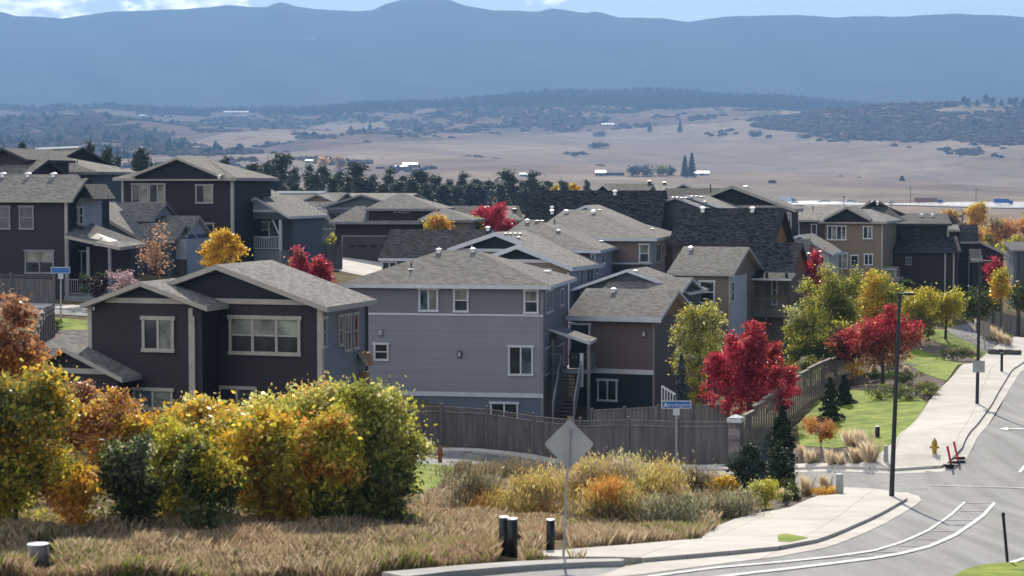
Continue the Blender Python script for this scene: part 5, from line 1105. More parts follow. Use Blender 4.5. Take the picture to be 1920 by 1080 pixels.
S('small bright orange shrub low down beside the dark green shrub', 80, 180, 868, 1035, 49.5, ['orange', 'gold', 'greengold'], 'bush', 7000, .12, clump=.24, patch=1.9)
S('orange and gold leaved oak between the two dark green shrubs', 268, 400, 790, 1010, 53, ['gold', 'greengold', 'yg', 'lime'], 'bush', 14000, .14, clump=.28, patch=1.3)
S('slender silvery green shrub in the middle of the thicket', 340, 455, 812, 1015, 51, ['silver', 'mgreen', 'dgreen', 'greengold'], 'bush', 12000, .12, clump=.26, patch=1.5)
S('pale lime topped oak behind the orange and gold oak', 290, 540, 742, 930, 60, ['lime', 'gold', 'lime', 'yg'], 'bush', 20000, .15, clump=.36, patch=.9)
S('yellow-green oak with orange patches right of the silvery shrub', 415, 575, 745, 1005, 54.5, ['greengold', 'gold', 'yg', 'lime'], 'bush', 20000, .14, clump=.32, patch=1.2)
S('orange-gold oak in front of the tall lime topped oaks', 530, 690, 760, 1005, 54, ['yg', 'orange', 'greengold', 'yg', 'mgreen'], 'bush', 20000, .14, clump=.32, patch=1.3)
S('tall pale lime oak whose top overlaps the charcoal house wall', 450, 710, 712, 900, 62, ['lime', 'yg', 'lime', 'orange'], 'bush', 20000, .15, clump=.36, patch=.8)
S('rounded yellow-green oak at the right end of the thicket', 612, 792, 724, 1000, 56, ['yg', 'lime', 'mgreen', 'yg'], 'bush', 26000, .14, clump=.36, patch=.7)
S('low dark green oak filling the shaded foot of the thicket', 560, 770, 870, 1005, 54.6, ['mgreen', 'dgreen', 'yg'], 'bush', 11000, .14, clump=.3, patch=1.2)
MS = 'wild shrubs in the meadow'
def W(label, px0, px1, rt, rb, Y, pals, n_=7000, leaf=.16, **k):
    return tree('meadow_shrub', label, px0, px1, rt, rb, Y, pals, 'bush', n_, leaf, cat='shrub', group=MS, wid=.22, vert=1.2, clump=.4, tr=.04, mat='straw', **k)
W('brownish green wild shrub right of the green oaks, below the fence', 830, 965, 872, 965, None, ['brown', 'sage'])
W('dark brown wild bush beside the street in front of the long fence', 890, 1040, 868, 905, None, ['brown'], 5000)
W('orange low wild shrub behind the pair of black marker tubes', 880, 1020, 925, 975, None, ['orange', 'willow'], 6000, patch=1.)
W('golden wild shrub directly left of the diamond sign post', 950, 1080, 888, 975, None, ['willow', 'straw', 'gold'], 8000, patch=1.1)
W('tall pale gold willow behind the diamond sign post', 1045, 1215, 862, 985, None, ['willow', 'straw'], 12000)
W('widest pale yellow-green willow right of the diamond sign', 1130, 1310, 858, 975, None, ['willow', 'lime', 'sage'], 14000, patch=.9)
W('amber stemmed willow in front of the pale gold willows', 1085, 1195, 900, 1000, None, ['willow', 'brown', 'willow', 'orange'], 8000, patch=1.2)
W('grey-green sage bush near the sidewalk corner', 1190, 1320, 930, 1000, None, ['sage', 'brown'], 9000)
W('small brown thicket near the street right of the willows', 1285, 1350, 882, 935, None, ['brown', 'straw'], 4000)
W('dull purple-brown bush between the willows and yellow shrubs', 1310, 1420, 925, 972, None, ['brown', 'sage'], 5000)
# ---- grass and weeds
def blades(name, label, poly, n_, h, wdt, pals, seed, Yr, mat='straw', clumpy=.5, xr=None):
    rng = np.random.default_rng(seed); Ys = rng.uniform(Yr[0], Yr[1], n_ * 3); pxs = rng.uniform(min(p[0] for p in poly), max(p[0] for p in poly), n_ * 3); Xs = (pxs - 960) / F * Ys
    Zs = gza(Xs, Ys); zr_ = Zs - CZ; rw = 540 - F * (zr_ * cp + Ys * sp) / (Ys * cp - zr_ * sp); ok = pin(pxs, rw, poly)
    for x0_, x1_, r0_, r1_ in ((928, 984, 1010, 1062), (1018, 1072, 1012, 1060), (42, 104, 1030, 1085)): ok &= ~((pxs > x0_) & (pxs < x1_) & (rw > r0_) & (rw < r1_))
    dn = np.sin(Xs * 1.3 + 1) * np.sin(Ys * 1.1) + np.sin(Xs * .5 + Ys * .7) + rng.normal(0, .8, len(Xs)); ok &= dn > -clumpy * 2
    Xs, Ys, Zs, dn = Xs[ok][:n_], Ys[ok][:n_], Zs[ok][:n_], dn[ok][:n_]; N = len(Xs)
    hh = h * rng.uniform(.4, 1.15, N) * (1 + .3 * np.sin(Xs * 1.7) * np.sin(Ys * 1.4)); a = rng.uniform(0, 6.28, N); ln = rng.normal(0, .2, (N, 2)) * hh[:, None]
    dx, dy = np.cos(a) * wdt / 2, np.sin(a) * wdt / 2; V = np.zeros((N, 4, 3))
    V[:, 0] = np.stack([Xs - dx, Ys - dy, Zs - .02], 1); V[:, 1] = np.stack([Xs + dx, Ys + dy, Zs - .02], 1)
    V[:, 2] = np.stack([Xs + dx * 1.2 + ln[:, 0] * .6, Ys + dy * 1.2 + ln[:, 1] * .6, Zs + hh * .7], 1); V[:, 3] = np.stack([Xs + ln[:, 0] * 1.3, Ys + ln[:, 1] * 1.3, Zs + hh], 1)
    t = np.clip((np.sin(Xs * .6 + Ys * .25 + seed) + np.sin(Xs * .21 - Ys * .5) + rng.normal(0, .45, N)) / 4 + .5, 0, .999); pi_ = (t * len(pals)).astype(int); col = np.zeros((N, 3))
    for k, pn in enumerate(pals):
        pl = np.array(PAL[pn]); m_ = pi_ == k; col[m_] = pl[rng.integers(0, len(pl), m_.sum())]
    col *= rng.uniform(.7, 1.2, (N, 1))
    tag(link(name, fastmesh(name, V, 4, col, mat)), label, 'grass', None, 'stuff')
PAL['dry'] = [(.62, .47, .29), (.70, .56, .37), (.46, .34, .20)]; PAL['dry2'] = [(.54, .37, .25), (.60, .44, .29), (.42, .29, .18)]
MEADOW = [(-150,980),(560,985),(790,960),(800,930),(850,903),(860,880),(1100,890),(1335,903),(1350,992),(1318,1014),(1180,1028),(1060,1038),(975,1043),(985,1052),(1100,1056),(960,1060),(850,1069),(716,1080),(600,1100),(-150,1120)]
blades('meadow_grass', 'dry tan and rust meadow grass along the bottom of the hill', MEADOW, 200000, .42, .0085, ['dry2', 'dry', 'straw', 'dry', 'brown', 'dry', 'straw', 'lawnish', 'dry2'], 3, (43.5, 66))
blades('meadow_grass', 'sparser dry grass on the slope between the shrubs and the street', MEADOW, 60000, .38, .02, ['dry', 'brown', 'dry2', 'straw'], 4, (62, 96))
blades('weeds', 'green weeds at the foot of the left oak shrubs', [(-150,975),(100,985),(150,1010),(60,1030),(-150,1035)], 14000, .35, .02, ['lawnish', 'yg', 'dry'], 5, (46, 56), 'leaf')
blades('verge_grass', 'short olive grass along the edge of the sidewalk', [(975,1041),(1180,1026),(1315,1014),(1345,989),(1390,974),(1330,960),(1250,1000),(1050,1025)], 16000, .12, .03, ['dry', 'lawnish', 'brown'], 6, (48, 80))
# ---- right-hand garden
def conifer(label, px, wpx, rtop, rbot, Y, pal, n_=3500, leaf=.16, name='spruce', group=None, cat='tree', fat=1.0):
    SEED[0] += 1; rng = np.random.default_rng(SEED[0]); B = base_at(px, rbot, Y); H_ = at(px, rtop, B.y).z - B.z; rr = wpx / 2 * B.y / F
    N = int(n_ * 1.5); L = max(8, int(H_ / .27)); nb = 8; br = rng.random((L, nb)); lv = rng.integers(0, L, N); bi = rng.integers(0, nb, N)
    t = (lv + .5) / L; R0 = rr * (1 - t) ** .75 * (.45 + .75 * br[lv, bi]) * fat * 1.1; R0 = np.maximum(R0, .06); q = np.sqrt(rng.random(N)) ; a = bi / nb * 6.283 + lv * 1.3 + rng.normal(0, .16, N)
    rad_ = q * R0; z = t * H_ * .97 + .06 - .28 * rad_ + rng.normal(0, .05, N); P_ = np.stack([np.cos(a) * rad_, np.sin(a) * rad_, np.maximum(z, .03)], 1)
    pl = np.array(PAL[pal]); col = pl[rng.integers(0, len(pl), N)] * rng.uniform(.75, 1.2, (N, 1))
    e = empty(name, B, label, cat, group); link('crown', fastmesh(name + '_crown', leafquads(P_, leaf, rng, .4), 4, col, 'needle'), e)
    m = MB(); m.tube([(0, 0, -.2), (0, 0, H_ * .5), (0, 0, H_ * .95)], [.1, .06, .02], 6); m.build('trunk', 'bark', e); return e
conifer('tall dark green spruce in front of the stone-capped pillar end of the side fence', 1466, 74, 758, 872, 92, 'pine', 6500)
tree('juniper', 'dense dark juniper bush left of the tall spruce, across the street', 1366, 1432, 832, 930, None, ['spruce', 'pine'], 'bush', 9000, .13, cat='shrub', clump=.25, mat='needle')
conifer('narrow blue-grey spruce between the juniper and the tall spruce', 1432, 44, 826, 905, 84, 'blue', 2600, .13)
tree('juniper', 'slim dark column juniper behind the round yellow shrub', 1438, 1482, 838, 915, 82, ['pine'], 'upright', 6000, .13, cat='shrub', clump=.25, mat='needle')
conifer('dark spruce against the side fence, left of a pair', 1556, 52, 706, 792, 104, 'pine', 4500)
conifer('dark spruce on the lawn edge, right of a pair', 1583, 44, 704, 768, 110, 'pine', 4000)
conifer('blue spruce under the pale green tree beside the brown house', 1277, 40, 662, 765, 113, 'blue', 3500)
G = 'small clipped shrubs by the street corner'
def B_(label, px0, px1, rt, rb, pals, n_=2500, Y=None, leaf=.08, name='shrub', shape='bush', **k):
    return tree(name, label, px0, px1, rt, rb, Y, pals, shape, n_, leaf, cat='shrub', clump=.2, tr=.03, **k)
B_('round yellow-green clipped shrub nearest the sidewalk corner', 1409, 1462, 902, 957, ['yg', 'yg', 'lime'], 6500)
B_('round bright yellow shrub left of the juniper', 1332, 1382, 894, 936, ['yellow', 'yg'], 4000, patch=2)
B_('low dark green cushion shrub behind the other cushions', 1462, 1495, 902, 924, ['mgreen'], 1500)
B_('dark green cushion shrub beside the tan grass tuft', 1474, 1500, 914, 941, ['dgreen', 'mgreen'], 1500)
B_('grey-green little shrub at the mulch edge', 1462, 1484, 922, 950, ['sage', 'mgreen'], 1300)
B_('vase-shaped coppery orange shrub on the mulch by the lawn', 1500, 1578, 774, 846, ['orange', 'rust', 'redor'], 6000, shape='vase', leaf=.07, nt=22)
B_('grey-green rounded bush behind the side fence', 1493, 1548, 668, 706, ['mgreen', 'sage'], 4500, Y=120, leaf=.1)
B_('dark hedge strip above the large lawn', 1600, 1740, 700, 722, ['dgreen', 'mgreen'], 6000, Y=124, leaf=.1)
B_('low dark hedge along the top edge of the large lawn', 1620, 1750, 722, 748, ['dgreen', 'mgreen'], 5000, leaf=.08)
B_('olive mound shrub beside the path', 1712, 1762, 714, 742, ['mgreen', 'brown'], 3500)
B_('pale lavender bush under the red maple', 1650, 1722, 684, 712, ['lav', 'sage'], 4000, Y=128)
B_('golden little bush between the fence end and the maple trunk', 1592, 1622, 674, 712, ['yellow', 'gold'], 1800, Y=121)
B_('green bush right of the lavender', 1678, 1712, 698, 726, ['mgreen', 'sage'], 2500)
B_('orange and yellow ground cover beside the bollard', 1524, 1570, 917, 932, ['orange', 'yellow'], 1800, leaf=.06)
B_('pale dark-edged bush on the rock bed by the third lamp post', 1720, 1748, 706, 722, ['brown'], 900) if False else None
B_('low olive hedge line above the middle lawn', 1752, 1838, 650, 678, ['dgreen', 'brown'], 3500, leaf=.1)
PAL['tuft'] = [(.76, .64, .44), (.82, .72, .54), (.64, .50, .32)]
def tuft(label, px, row, hpx, wpx=None, seed=0, group='fountain grass tufts in the beds'):
    SEED[0] += 1; rng = np.random.default_rng(SEED[0]); B = gp(px, row); H_ = hpx * B.y / F; w_ = (wpx or hpx * .8) * B.y / F; N = 190
    a = rng.uniform(0, 6.28, N); q = np.sqrt(rng.random(N)); bx, by = np.cos(a) * q * w_ * .16, np.sin(a) * q * w_ * .16; hh = H_ * rng.uniform(.5, 1.05, N) * (1 - .3 * q); hh = H_ * rng.uniform(.45, 1.2, N); q = q * rng.uniform(.6, 1.1, N); tx, ty = np.cos(a) * q * w_ * .75, np.sin(a) * q * w_ * .75; k = .013; V = np.zeros((N, 4, 3))
    V[:, 0] = np.stack([bx - k, by, 0 * bx], 1); V[:, 1] = np.stack([bx + k, by, 0 * bx], 1); V[:, 2] = np.stack([bx * .4 + tx * .6 + k * 1.5, by * .4 + ty * .6, hh * .72], 1); V[:, 3] = np.stack([tx, ty, hh], 1)
    pl = np.array(PAL['tuft']); e = empty('grass_tuft', B, label, 'ornamental grass', group)
    link('plumes', fastmesh('plumes', V, 4, pl[rng.integers(0, 3, N)], 'straw'), e)
    me, _ = crown_mesh('tuft_base', [(0, 0, H_ * .22, w_ * .26, w_ * .26, H_ * .24, 0)], 260, .12, ['mgreen'], SEED[0], .12, wid=.2, vert=1.2); link('leaf_base', me, e)
TL = [(1506,862,26,'pale grass tuft at the left foot of the orange shrub'),(1521,874,32,'grass tuft on the kerb edge left of the orange shrub'),(1560,876,32,'left of two grass tufts below the copper shrub'),(1577,876,26,'right of two grass tufts below the copper shrub'),
  (1596,846,40,'wide grass tuft at the lawn edge above the mulch'),(1605,870,30,'single small grass tuft in the middle of the mulch bed'),(1619,850,42,'tall slim grass tuft next to the grey post'),(1632,872,46,'largest grass tuft right beside the grey post near the path'),
  (1512,932,38,'tall feathery grass tuft with dark base by the street corner'),(1548,922,30,'grass tuft beside the grey bollard at the corner'),(1483,908,28,'tan grass tuft behind the cushion shrubs'),(1466,944,28,'tan grass tuft between round yellow shrub and cushions'),
  (1836,622,22,'first grass tuft of the upper bed, behind the second lamp post'),(1848,634,26,'second tuft of the upper bed'),(1858,638,26,'third tuft of the upper bed, near the sign back'),(1868,641,26,'fourth tuft of the upper bed'),(1878,646,24,'fifth tuft of the upper bed'),(1890,650,22,'last tuft of the upper bed beside the stone wall'),
  (1862,612,16,'leftmost tuft in the far grass row'),(1874,614,18,'second tuft in the far grass row'),(1886,616,18,'middle tuft in the far grass row'),(1898,618,18,'tuft of the far grass row left of the third lamp post'),(1908,620,18,'tuft of the far grass row at the third lamp post'),(1918,621,18,'tuft of the far grass row at the frame edge'),(1700,700,14,'tiny pale tuft under the red maple'),(1640,700,16,'pale tuft beside the maple trunk')]
for px, row, hp, lb in TL: tuft(lb, px, row, hp)
# ---- trees
T = tree
T('maple_tree', 'big crimson maple behind the front fence, its crown in front of the balcony', 1300, 1508, 580, 800, 105, ['red', 'red', 'redor'], 'maple', 34000, .15, clump=.26, patch=.35, k=16, tr=.16)
T('maple_tree', 'spreading red and orange maple over the end of the side fence', 1586, 1724, 580, 700, 120, ['redor', 'red', 'redor', 'rust'], 'bush', 16000, .17, clump=.42, patch=.5, rground=725)
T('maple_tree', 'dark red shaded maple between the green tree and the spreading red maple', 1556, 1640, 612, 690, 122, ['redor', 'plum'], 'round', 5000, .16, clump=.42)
T('maple_tree', 'slim upright red maple behind the covered balcony', 1510, 1546, 458, 590, 150, ['crim', 'red'], 'upright', 5200, .2, clump=.4)
T('maple_tree', 'small crimson maple at the far right beside the golden tree', 1848, 1878, 478, 535, 176, ['crim', 'red'], 'round', 2600, .22)
T('golden_tree', 'golden tree in front of the far crimson maple', 1862, 1893, 500, 560, 170, ['gold', 'greengold'], 'upright', 2600, .22)
T('maple_tree', 'left of two crimson maples behind the charcoal house roof', 530, 588, 460, 550, 118, ['crim', 'crim', 'pinkbare'], 'maple', 4200, .16, clump=.3)
T('maple_tree', 'right of two crimson maples behind the charcoal house roof', 578, 624, 470, 540, 119, ['crim', 'redor'], 'maple', 3600, .16, clump=.28)
T('maple_tree', 'bright crimson maple beside the low grey hip roof near the pines', 886, 964, 380, 445, 184, ['crim', 'red'], 'round', 6500, .22, clump=.5)
T('small_tree', 'orange and green tree in front of the stacked hip roofs', 798, 842, 404, 440, 170, ['greengold', 'orange'], 'round', 2600, .2)
T('small_tree', 'olive tree at the foot of the bright crimson maple', 878, 902, 404, 440, 178, ['greengold', 'mgreen'], 'round', 1800, .2)
T('yellow_tree', 'bright yellow autumn tree beside the tall dark house', 370, 466, 414, 510, 126, ['yellow', 'yellow', 'gold'], 'maple', 6000, .17, clump=.28, k=14, tr=.1)
T('bare_tree', 'thin pinkish half-bare tree in front of the slate blue slope', 262, 326, 415, 535, 122, ['pinkbare'], 'round', 1300, .16, clump=.5, tr=.06, nt=26, k=14)
B_('pinkish white twiggy shrub peeking over the charcoal house gable', 197, 262, 506, 552, ['pink'], 2600, Y=112, leaf=.09, nt=20)
B_('dark plum bush at the porch of the near-black corner house', 148, 205, 508, 560, ['plum', 'dgreen'], 3000, Y=124, leaf=.12)
B_('small dark green bush at the end of the short left fence', 98, 116, 598, 624, ['mgreen', 'dgreen'], 900)
T('small_tree', 'pale yellow-green tree right of the pale blue cottage', 534, 572, 402, 462, 162, ['lime', 'yg'], 'upright', 3200, .18)
B_('red bush behind the brown fence near the garage house', 560, 590, 444, 462, ['redor'], 900, Y=158, leaf=.15)
T('small_tree', 'slim green conifer-like tree left of the garage house', 586, 604, 432, 470, 162, ['mgreen'], 'upright', 900, .16)
T('small_tree', 'slim yellow-green tree touching the garage house wall', 616, 628, 432, 470, 162, ['yg'], 'upright', 700, .16)
T('ash_tree', 'pale green and gold tree between the brown house and the crimson maple', 1262, 1356, 560, 720, 117, ['lime', 'silver', 'greengold', 'lime', 'mgreen', 'gold'], 'bush', 17000, .15, clump=.4, patch=.6, k=12)
B_('olive shrub at the foot of the pale green and gold tree', 1284, 1322, 696, 770, ['greengold', 'brown'], 2500, Y=112, leaf=.12)
T('poplar_tree', 'tall silvery green tree right of the balcony', 1468, 1550, 528, 708, 128, ['lime', 'silver', 'yg', 'mgreen'], 'bush', 15000, .15, clump=.4, patch=.8, k=10)
T('poplar_tree', 'widest green tree with pale sunlit top right of the upright red maple', 1516, 1618, 494, 705, 131, ['lime', 'yg', 'silver', 'yg', 'mgreen'], 'bush', 24000, .15, clump=.45, patch=.6, k=12)
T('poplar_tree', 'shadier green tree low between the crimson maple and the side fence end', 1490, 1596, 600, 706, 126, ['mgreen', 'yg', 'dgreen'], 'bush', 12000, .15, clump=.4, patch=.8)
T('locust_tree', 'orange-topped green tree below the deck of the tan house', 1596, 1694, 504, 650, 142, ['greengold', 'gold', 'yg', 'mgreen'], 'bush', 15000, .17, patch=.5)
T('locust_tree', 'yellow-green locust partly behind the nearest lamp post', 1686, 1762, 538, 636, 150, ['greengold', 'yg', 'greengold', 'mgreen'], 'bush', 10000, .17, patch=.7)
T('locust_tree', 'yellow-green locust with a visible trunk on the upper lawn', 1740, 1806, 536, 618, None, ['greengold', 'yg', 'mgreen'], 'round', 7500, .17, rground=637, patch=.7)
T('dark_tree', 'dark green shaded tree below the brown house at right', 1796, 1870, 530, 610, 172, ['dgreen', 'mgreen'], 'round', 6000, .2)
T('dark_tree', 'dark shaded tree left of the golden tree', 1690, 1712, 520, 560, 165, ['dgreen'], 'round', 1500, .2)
T('dark_tree', 'dark green tree under the far golden tree at the frame edge', 1880, 1935, 520, 590, 176, ['dgreen', 'mgreen'], 'round', 3500, .2)
T('sapling', 'thin bare sapling on the large lawn', 1622, 1634, 690, 735, None, ['pinkbare'], 'round', 60, .1, tr=.03, rground=742)
RG = 'autumn trees beyond the last houses on the right'
for a in [(1756,1802,392,450,'low golden tree just right of the dark brown roof',['gold','brown']),(1812,1850,373,452,'tallest golden poplar above the orange grove',['gold','greengold']),(1850,1900,404,460,'orange tree right of the golden poplar',['rust','orange','brown']),(1892,1950,398,460,'orange tree at the right frame edge',['rust','orange','brown']),
          (1838,1880,428,500,'yellow-green tree below the orange grove',['yg','greengold']),(1872,1930,440,505,'green tree below the orange grove at the frame edge',['mgreen','yg']),(1800,1846,430,480,'rusty tree under the golden poplar',['rust','orange']),(1930,1990,420,500,'green tree beyond the frame edge',['mgreen','greengold'])]:
    T('grove_tree', a[4], a[0], a[1], a[2], a[3], 330 + (a[0] % 7) * 8, a[5], 'round', 5600, .34, group=RG, clump=.8, patch=.4)
T('bare_tree', 'bluish bare tree between the two golden crowns', 1792, 1816, 376, 440, 380, ['haz'], 'upright', 500, .3, nt=24)
T('yellow_tree', 'tiny bright yellow tree at the right end of the pine row', 1068, 1086, 342, 366, 250, ['yellow'], 'round', 700, .3)
T('yellow_tree', 'tiny dull yellow tree among the last pines', 1030, 1046, 344, 366, 255, ['gold', 'lime'], 'round', 600, .3)
# ---- pine row
def pine_proto(seed, H_=13., rr=3.2, n_=2000):
    rng = np.random.default_rng(seed); E = []
    for i in range(26):
        t = rng.uniform(.06, 1); w_ = rr * (1 - t) ** .55 * .75 + .35; a = rng.uniform(0, 6.28); q = w_ * rng.uniform(.1, .75); E.append((math.cos(a) * q, math.sin(a) * q, H_ * t * .94, w_ * .5 + .3, w_ * .5 + .3, H_ * .075, 0))
    me, CC = crown_mesh('pine_crown', E, n_, .5, ['pine', 'pine'], seed, .75, .45, 'needle', wid=.55, perclump=34); rng2 = np.random.default_rng(seed)
    m = MB(); m.tube([(0, 0, -.5), (0, 0, H_ * .5), (0, 0, H_ * .97)], [.3, .2, .05], 6)
    for i in range(6): t = CC[rng2.integers(0, len(CC))]; m.tube([(0, 0, t[2] * .85), tuple(t)], [.09, .03], 4)
    return me, m.mesh('pine_trunk'), H_, rr
PR = [pine_proto(40 + i, 13, [3.6, 3.0, 4.0, 2.6, 3.3][i], 5200) for i in range(5)]; 
for pr in PR: pr[1].materials.append(MATS['bark'])
PX = [(8,266,16,300),(42,263,30,290),(152,268,12,300),(168,266,20,300),(203,273,34,300),(222,284,30,330),(264,274,44,320),(292,292,26,360),(385,298,28,360),(422,292,34,330),(447,314,26,380),
      (474,304,44,420),(503,289,42,430),(527,287,48,420),(553,312,30,470),(580,303,32,440),(605,309,32,470),(638,310,36,460),(668,304,46,440),(700,326,32,500),(730,311,38,470),(757,328,30,510),(787,307,48,460),(815,328,34,500),(843,335,32,520),(868,320,36,480),
      (893,334,34,520),(917,330,34,520),(953,319,40,480),(978,338,30,540),(998,317,44,480),(1028,338,30,540),(1053,330,34,520),(1075,346,20,560),(1100,336,18,540),
      (490,318,40,400),(515,322,40,395),(545,324,36,410),(592,326,34,420),(622,328,34,430),(653,326,36,420),(690,338,34,440),(720,336,34,440),(748,340,34,450),(772,332,36,440),(800,340,34,450),(830,345,34,460),(858,340,34,460),(884,344,32,470),(905,346,32,470),(938,340,34,460),(966,348,30,480),(985,344,32,470),(1012,346,32,480),(1042,348,28,490)]
ORD = ['first','second','third','fourth','fifth','sixth','seventh','eighth','ninth','tenth','eleventh','twelfth','thirteenth','fourteenth','fifteenth','sixteenth','seventeenth','eighteenth','nineteenth','twentieth','twenty-first','twenty-second','twenty-third','twenty-fourth','twenty-fifth']
for i, (px, rt, wp, Y) in enumerate(PX):
    me, tm, H_, rr = PR[i % 5]; X = at(px, 380, Y).x; z = gz(X, Y); H2 = at(px, rt, Y).z - z; w2 = wp / 2 * 1.75 * Y / F
    if i < 11: lb = 'dark pine behind the left houses, %s from the left edge of the photo' % ORD[i]
    elif i < 35: lb = 'tall pine in the long row, %s crown from its left end' % ORD[i - 11]
    else: lb = 'lower pine at the foot of the long row, %s from the left' % ORD[i - 35]
    e = empty('pine_tree', (X, Y, z), lb, 'pine tree', 'pines in the row behind the houses', rz=i * 1.1)
    for nm, mm in (('crown', me), ('trunk', tm)): o = link(nm, mm, e); o.scale = (w2 / rr, w2 / rr, H2 / H_)
# ---- far scrub, woods
def lumps(name, label, P_, s_, cols, seed, kind='blob', hs=1.0):
    rng = np.random.default_rng(seed); N = len(P_)
    if kind == 'blob':
        th = np.arange(6) / 6 * 6.283; ring = np.stack([np.cos(th), np.sin(th)], 1); tris = []
        base = [(0, 0, 1)]; r1 = [(x * .75, y * .75, .65) for x, y in ring]; r2 = [(x, y, 0.) for x, y in ring]; vs = np.array(base + r1 + r2)
        fc = [(0, 1 + k, 1 + (k + 1) % 6) for k in range(6)] + [(1 + k, 7 + k, 7 + (k + 1) % 6) for k in range(6)] + [(1 + k, 7 + (k + 1) % 6, 1 + (k + 1) % 6) for k in range(6)]
    else:
        th = np.arange(5) / 5 * 6.283; vs = np.array([(0, 0, 1)] + [(math.cos(t) , math.sin(t), .45) for t in th] + [(math.cos(t + .6) * .9, math.sin(t + .6) * .9, .12) for t in th]); vs[1:6, :2] *= .8
        fc = [(0, 1 + k, 1 + (k + 1) % 5) for k in range(5)] + [(1 + k, 6 + k, 1 + (k + 1) % 5) for k in range(5)] + [(1 + (k + 1) % 5, 6 + k, 6 + (k + 1) % 5) for k in range(5)]
    fc = np.array(fc); sc = s_[:, None, None] * rng.uniform(.7, 1.3, (N, 1, 3)); sc[..., 2] *= hs; jit = rng.normal(0, .13, (N, len(vs), 3))
    VV = (vs[None] + jit) * sc + P_[:, None, :]; V = VV[:, fc].reshape(-1, 3, 3); col = np.repeat(cols[rng.integers(0, len(cols), N)] * rng.uniform(.75, 1.25, (N, 1)), len(fc), 0)
    tag(link(name, fastmesh(name, V, 3, col, 'farleaf')), label, 'scrub' if kind == 'blob' else 'woodland', None, 'stuff')
def farpts(n_, seed, Yr, dens, azr=(-150, 2070)):
    rng = np.random.default_rng(seed); Ys = np.exp(rng.uniform(math.log(Yr[0]), math.log(Yr[1]), n_)); az = rng.uniform(*azr, n_); X = (az - 960) / F * Ys; Z = gza(X, Ys); zr_ = Z - CZ; rw = 540 - F * (zr_ * cp + Ys * sp) / (Ys * cp - zr_ * sp)
    nz_ = sum(np.sin(X * f1 + p1) * np.sin(Ys * f2 + p2) for f1, f2, p1, p2 in ((.011, .0047, 1, 2), (.023, .011, 3, 1), (.05, .019, 0, 5), (.004, .003, 2, 2))) / 2
    ok = dens(az, rw, Ys, nz_, rng); return np.stack([X, Ys, Z - .6], 1)[ok]
SCR = np.array([(.055, .048, .04), (.08, .05, .04), (.105, .055, .04), (.05, .045, .042), (.04, .045, .032)])
P1 = farpts(60000, 1, (1500, 4700), lambda az, rw, Y, nz_, rng: (vegdens(az, rw, Y) + nz_ * .55 + rng.normal(0, .12, len(az)) > .72))
lumps('hillside_scrub', 'purple-brown scrub oak covering the distant hillsides', P1, 3.4 * np.ones(len(P1)) * (1 + P1[:, 1] / 5000), SCR, 2, hs=.75)
P2 = farpts(2600, 7, (900, 3200), lambda az, rw, Y, nz_, rng: (nz_ + rng.normal(0, .2, len(az)) > .95) & (vegdens(az, rw, Y) < .3))
lumps('field_scrub', 'scattered low scrub dots on the dry golden fields', P2, 1.3 * (1 + P2[:, 1] / 2500), SCR, 3, hs=.5)
PC = np.array([(.018, .028, .018), (.026, .038, .022), (.014, .022, .016)])
def ridge_d(az, rw, Y, nz_, rng):
    up = (Y > 4250) & (az > 500) & (az < 1660) & (rng.random(len(az)) < np.interp(Y, [4250, 4550, 4780], [.25, .7, 1.])); lf = (Y > 4300) & (az <= 500) & (nz_ > -.1) & (rng.random(len(az)) < .45); return up | lf
P3 = farpts(26000, 8, (3900, 4830), ridge_d); lumps('ridge_woodland', 'dark pine woodland lining the crest of the middle ridge', P3, 6.2 * np.ones(len(P3)), PC, 4, 'cone', 1.9)
P4 = farpts(9000, 9, (1700, 4400), lambda az, rw, Y, nz_, rng: (nz_ > .1) & (vegdens(az, rw, Y) > .5) & (rng.random(len(az)) < np.where(az < 900, .22, .05)))
lumps('scattered_pines', 'scattered dark pines dotted over the left hillside', P4, 3.6 * (1 + P4[:, 1] / 6000), PC, 5, 'cone', 1.9)
# crest pines of the right-hand hill: countable
cone_me = []
for sd in range(3): me, tm, H_, rr = PR[sd]; cone_me.append(me)
for i, (px, rt, wp) in enumerate([(1748,196,12),(1760,193,13),(1775,188,16),(1790,190,14),(1806,180,18),(1815,182,14),(1832,186,14),(1848,176,20),(1862,180,16),(1878,186,14),(1893,182,16),(1905,179,16),(1918,184,14),(1700,200,8),(1722,199,9)]):
    Y = 3350; X = at(px, 200, Y).x; z = gz(X, Y); H2 = max(at(px, rt, Y).z - z, 7); e = empty('ridge_pine', (X, Y, z), 'dark pine on the right-hand hill crest, %s of its line' % ORD[i], 'pine tree', 'pines on the right hill crest')
    o = link('crown', cone_me[i % 3], e); w2 = wp * .6 * Y / F; o.scale = (w2 / 3.3, w2 / 3.3, H2 / 13)
for px, w_, rt, rb, lb in [(1284, 17, 292, 330, 'left of two tall conifers at the far ranch'), (1297, 17, 286, 330, 'right of two tall conifers at the far ranch'), (1275, 11, 225, 246, 'single dark conifer on the middle slope'), (1218, 10, 228, 246, 'small faint conifer left of the single dark conifer'), (1691, 10, 331, 339, 'small dark tree on the far right field')]:
    conifer(lb, px, w_, rt, rb, None, 'pine', 900, 2.2, 'far_conifer')
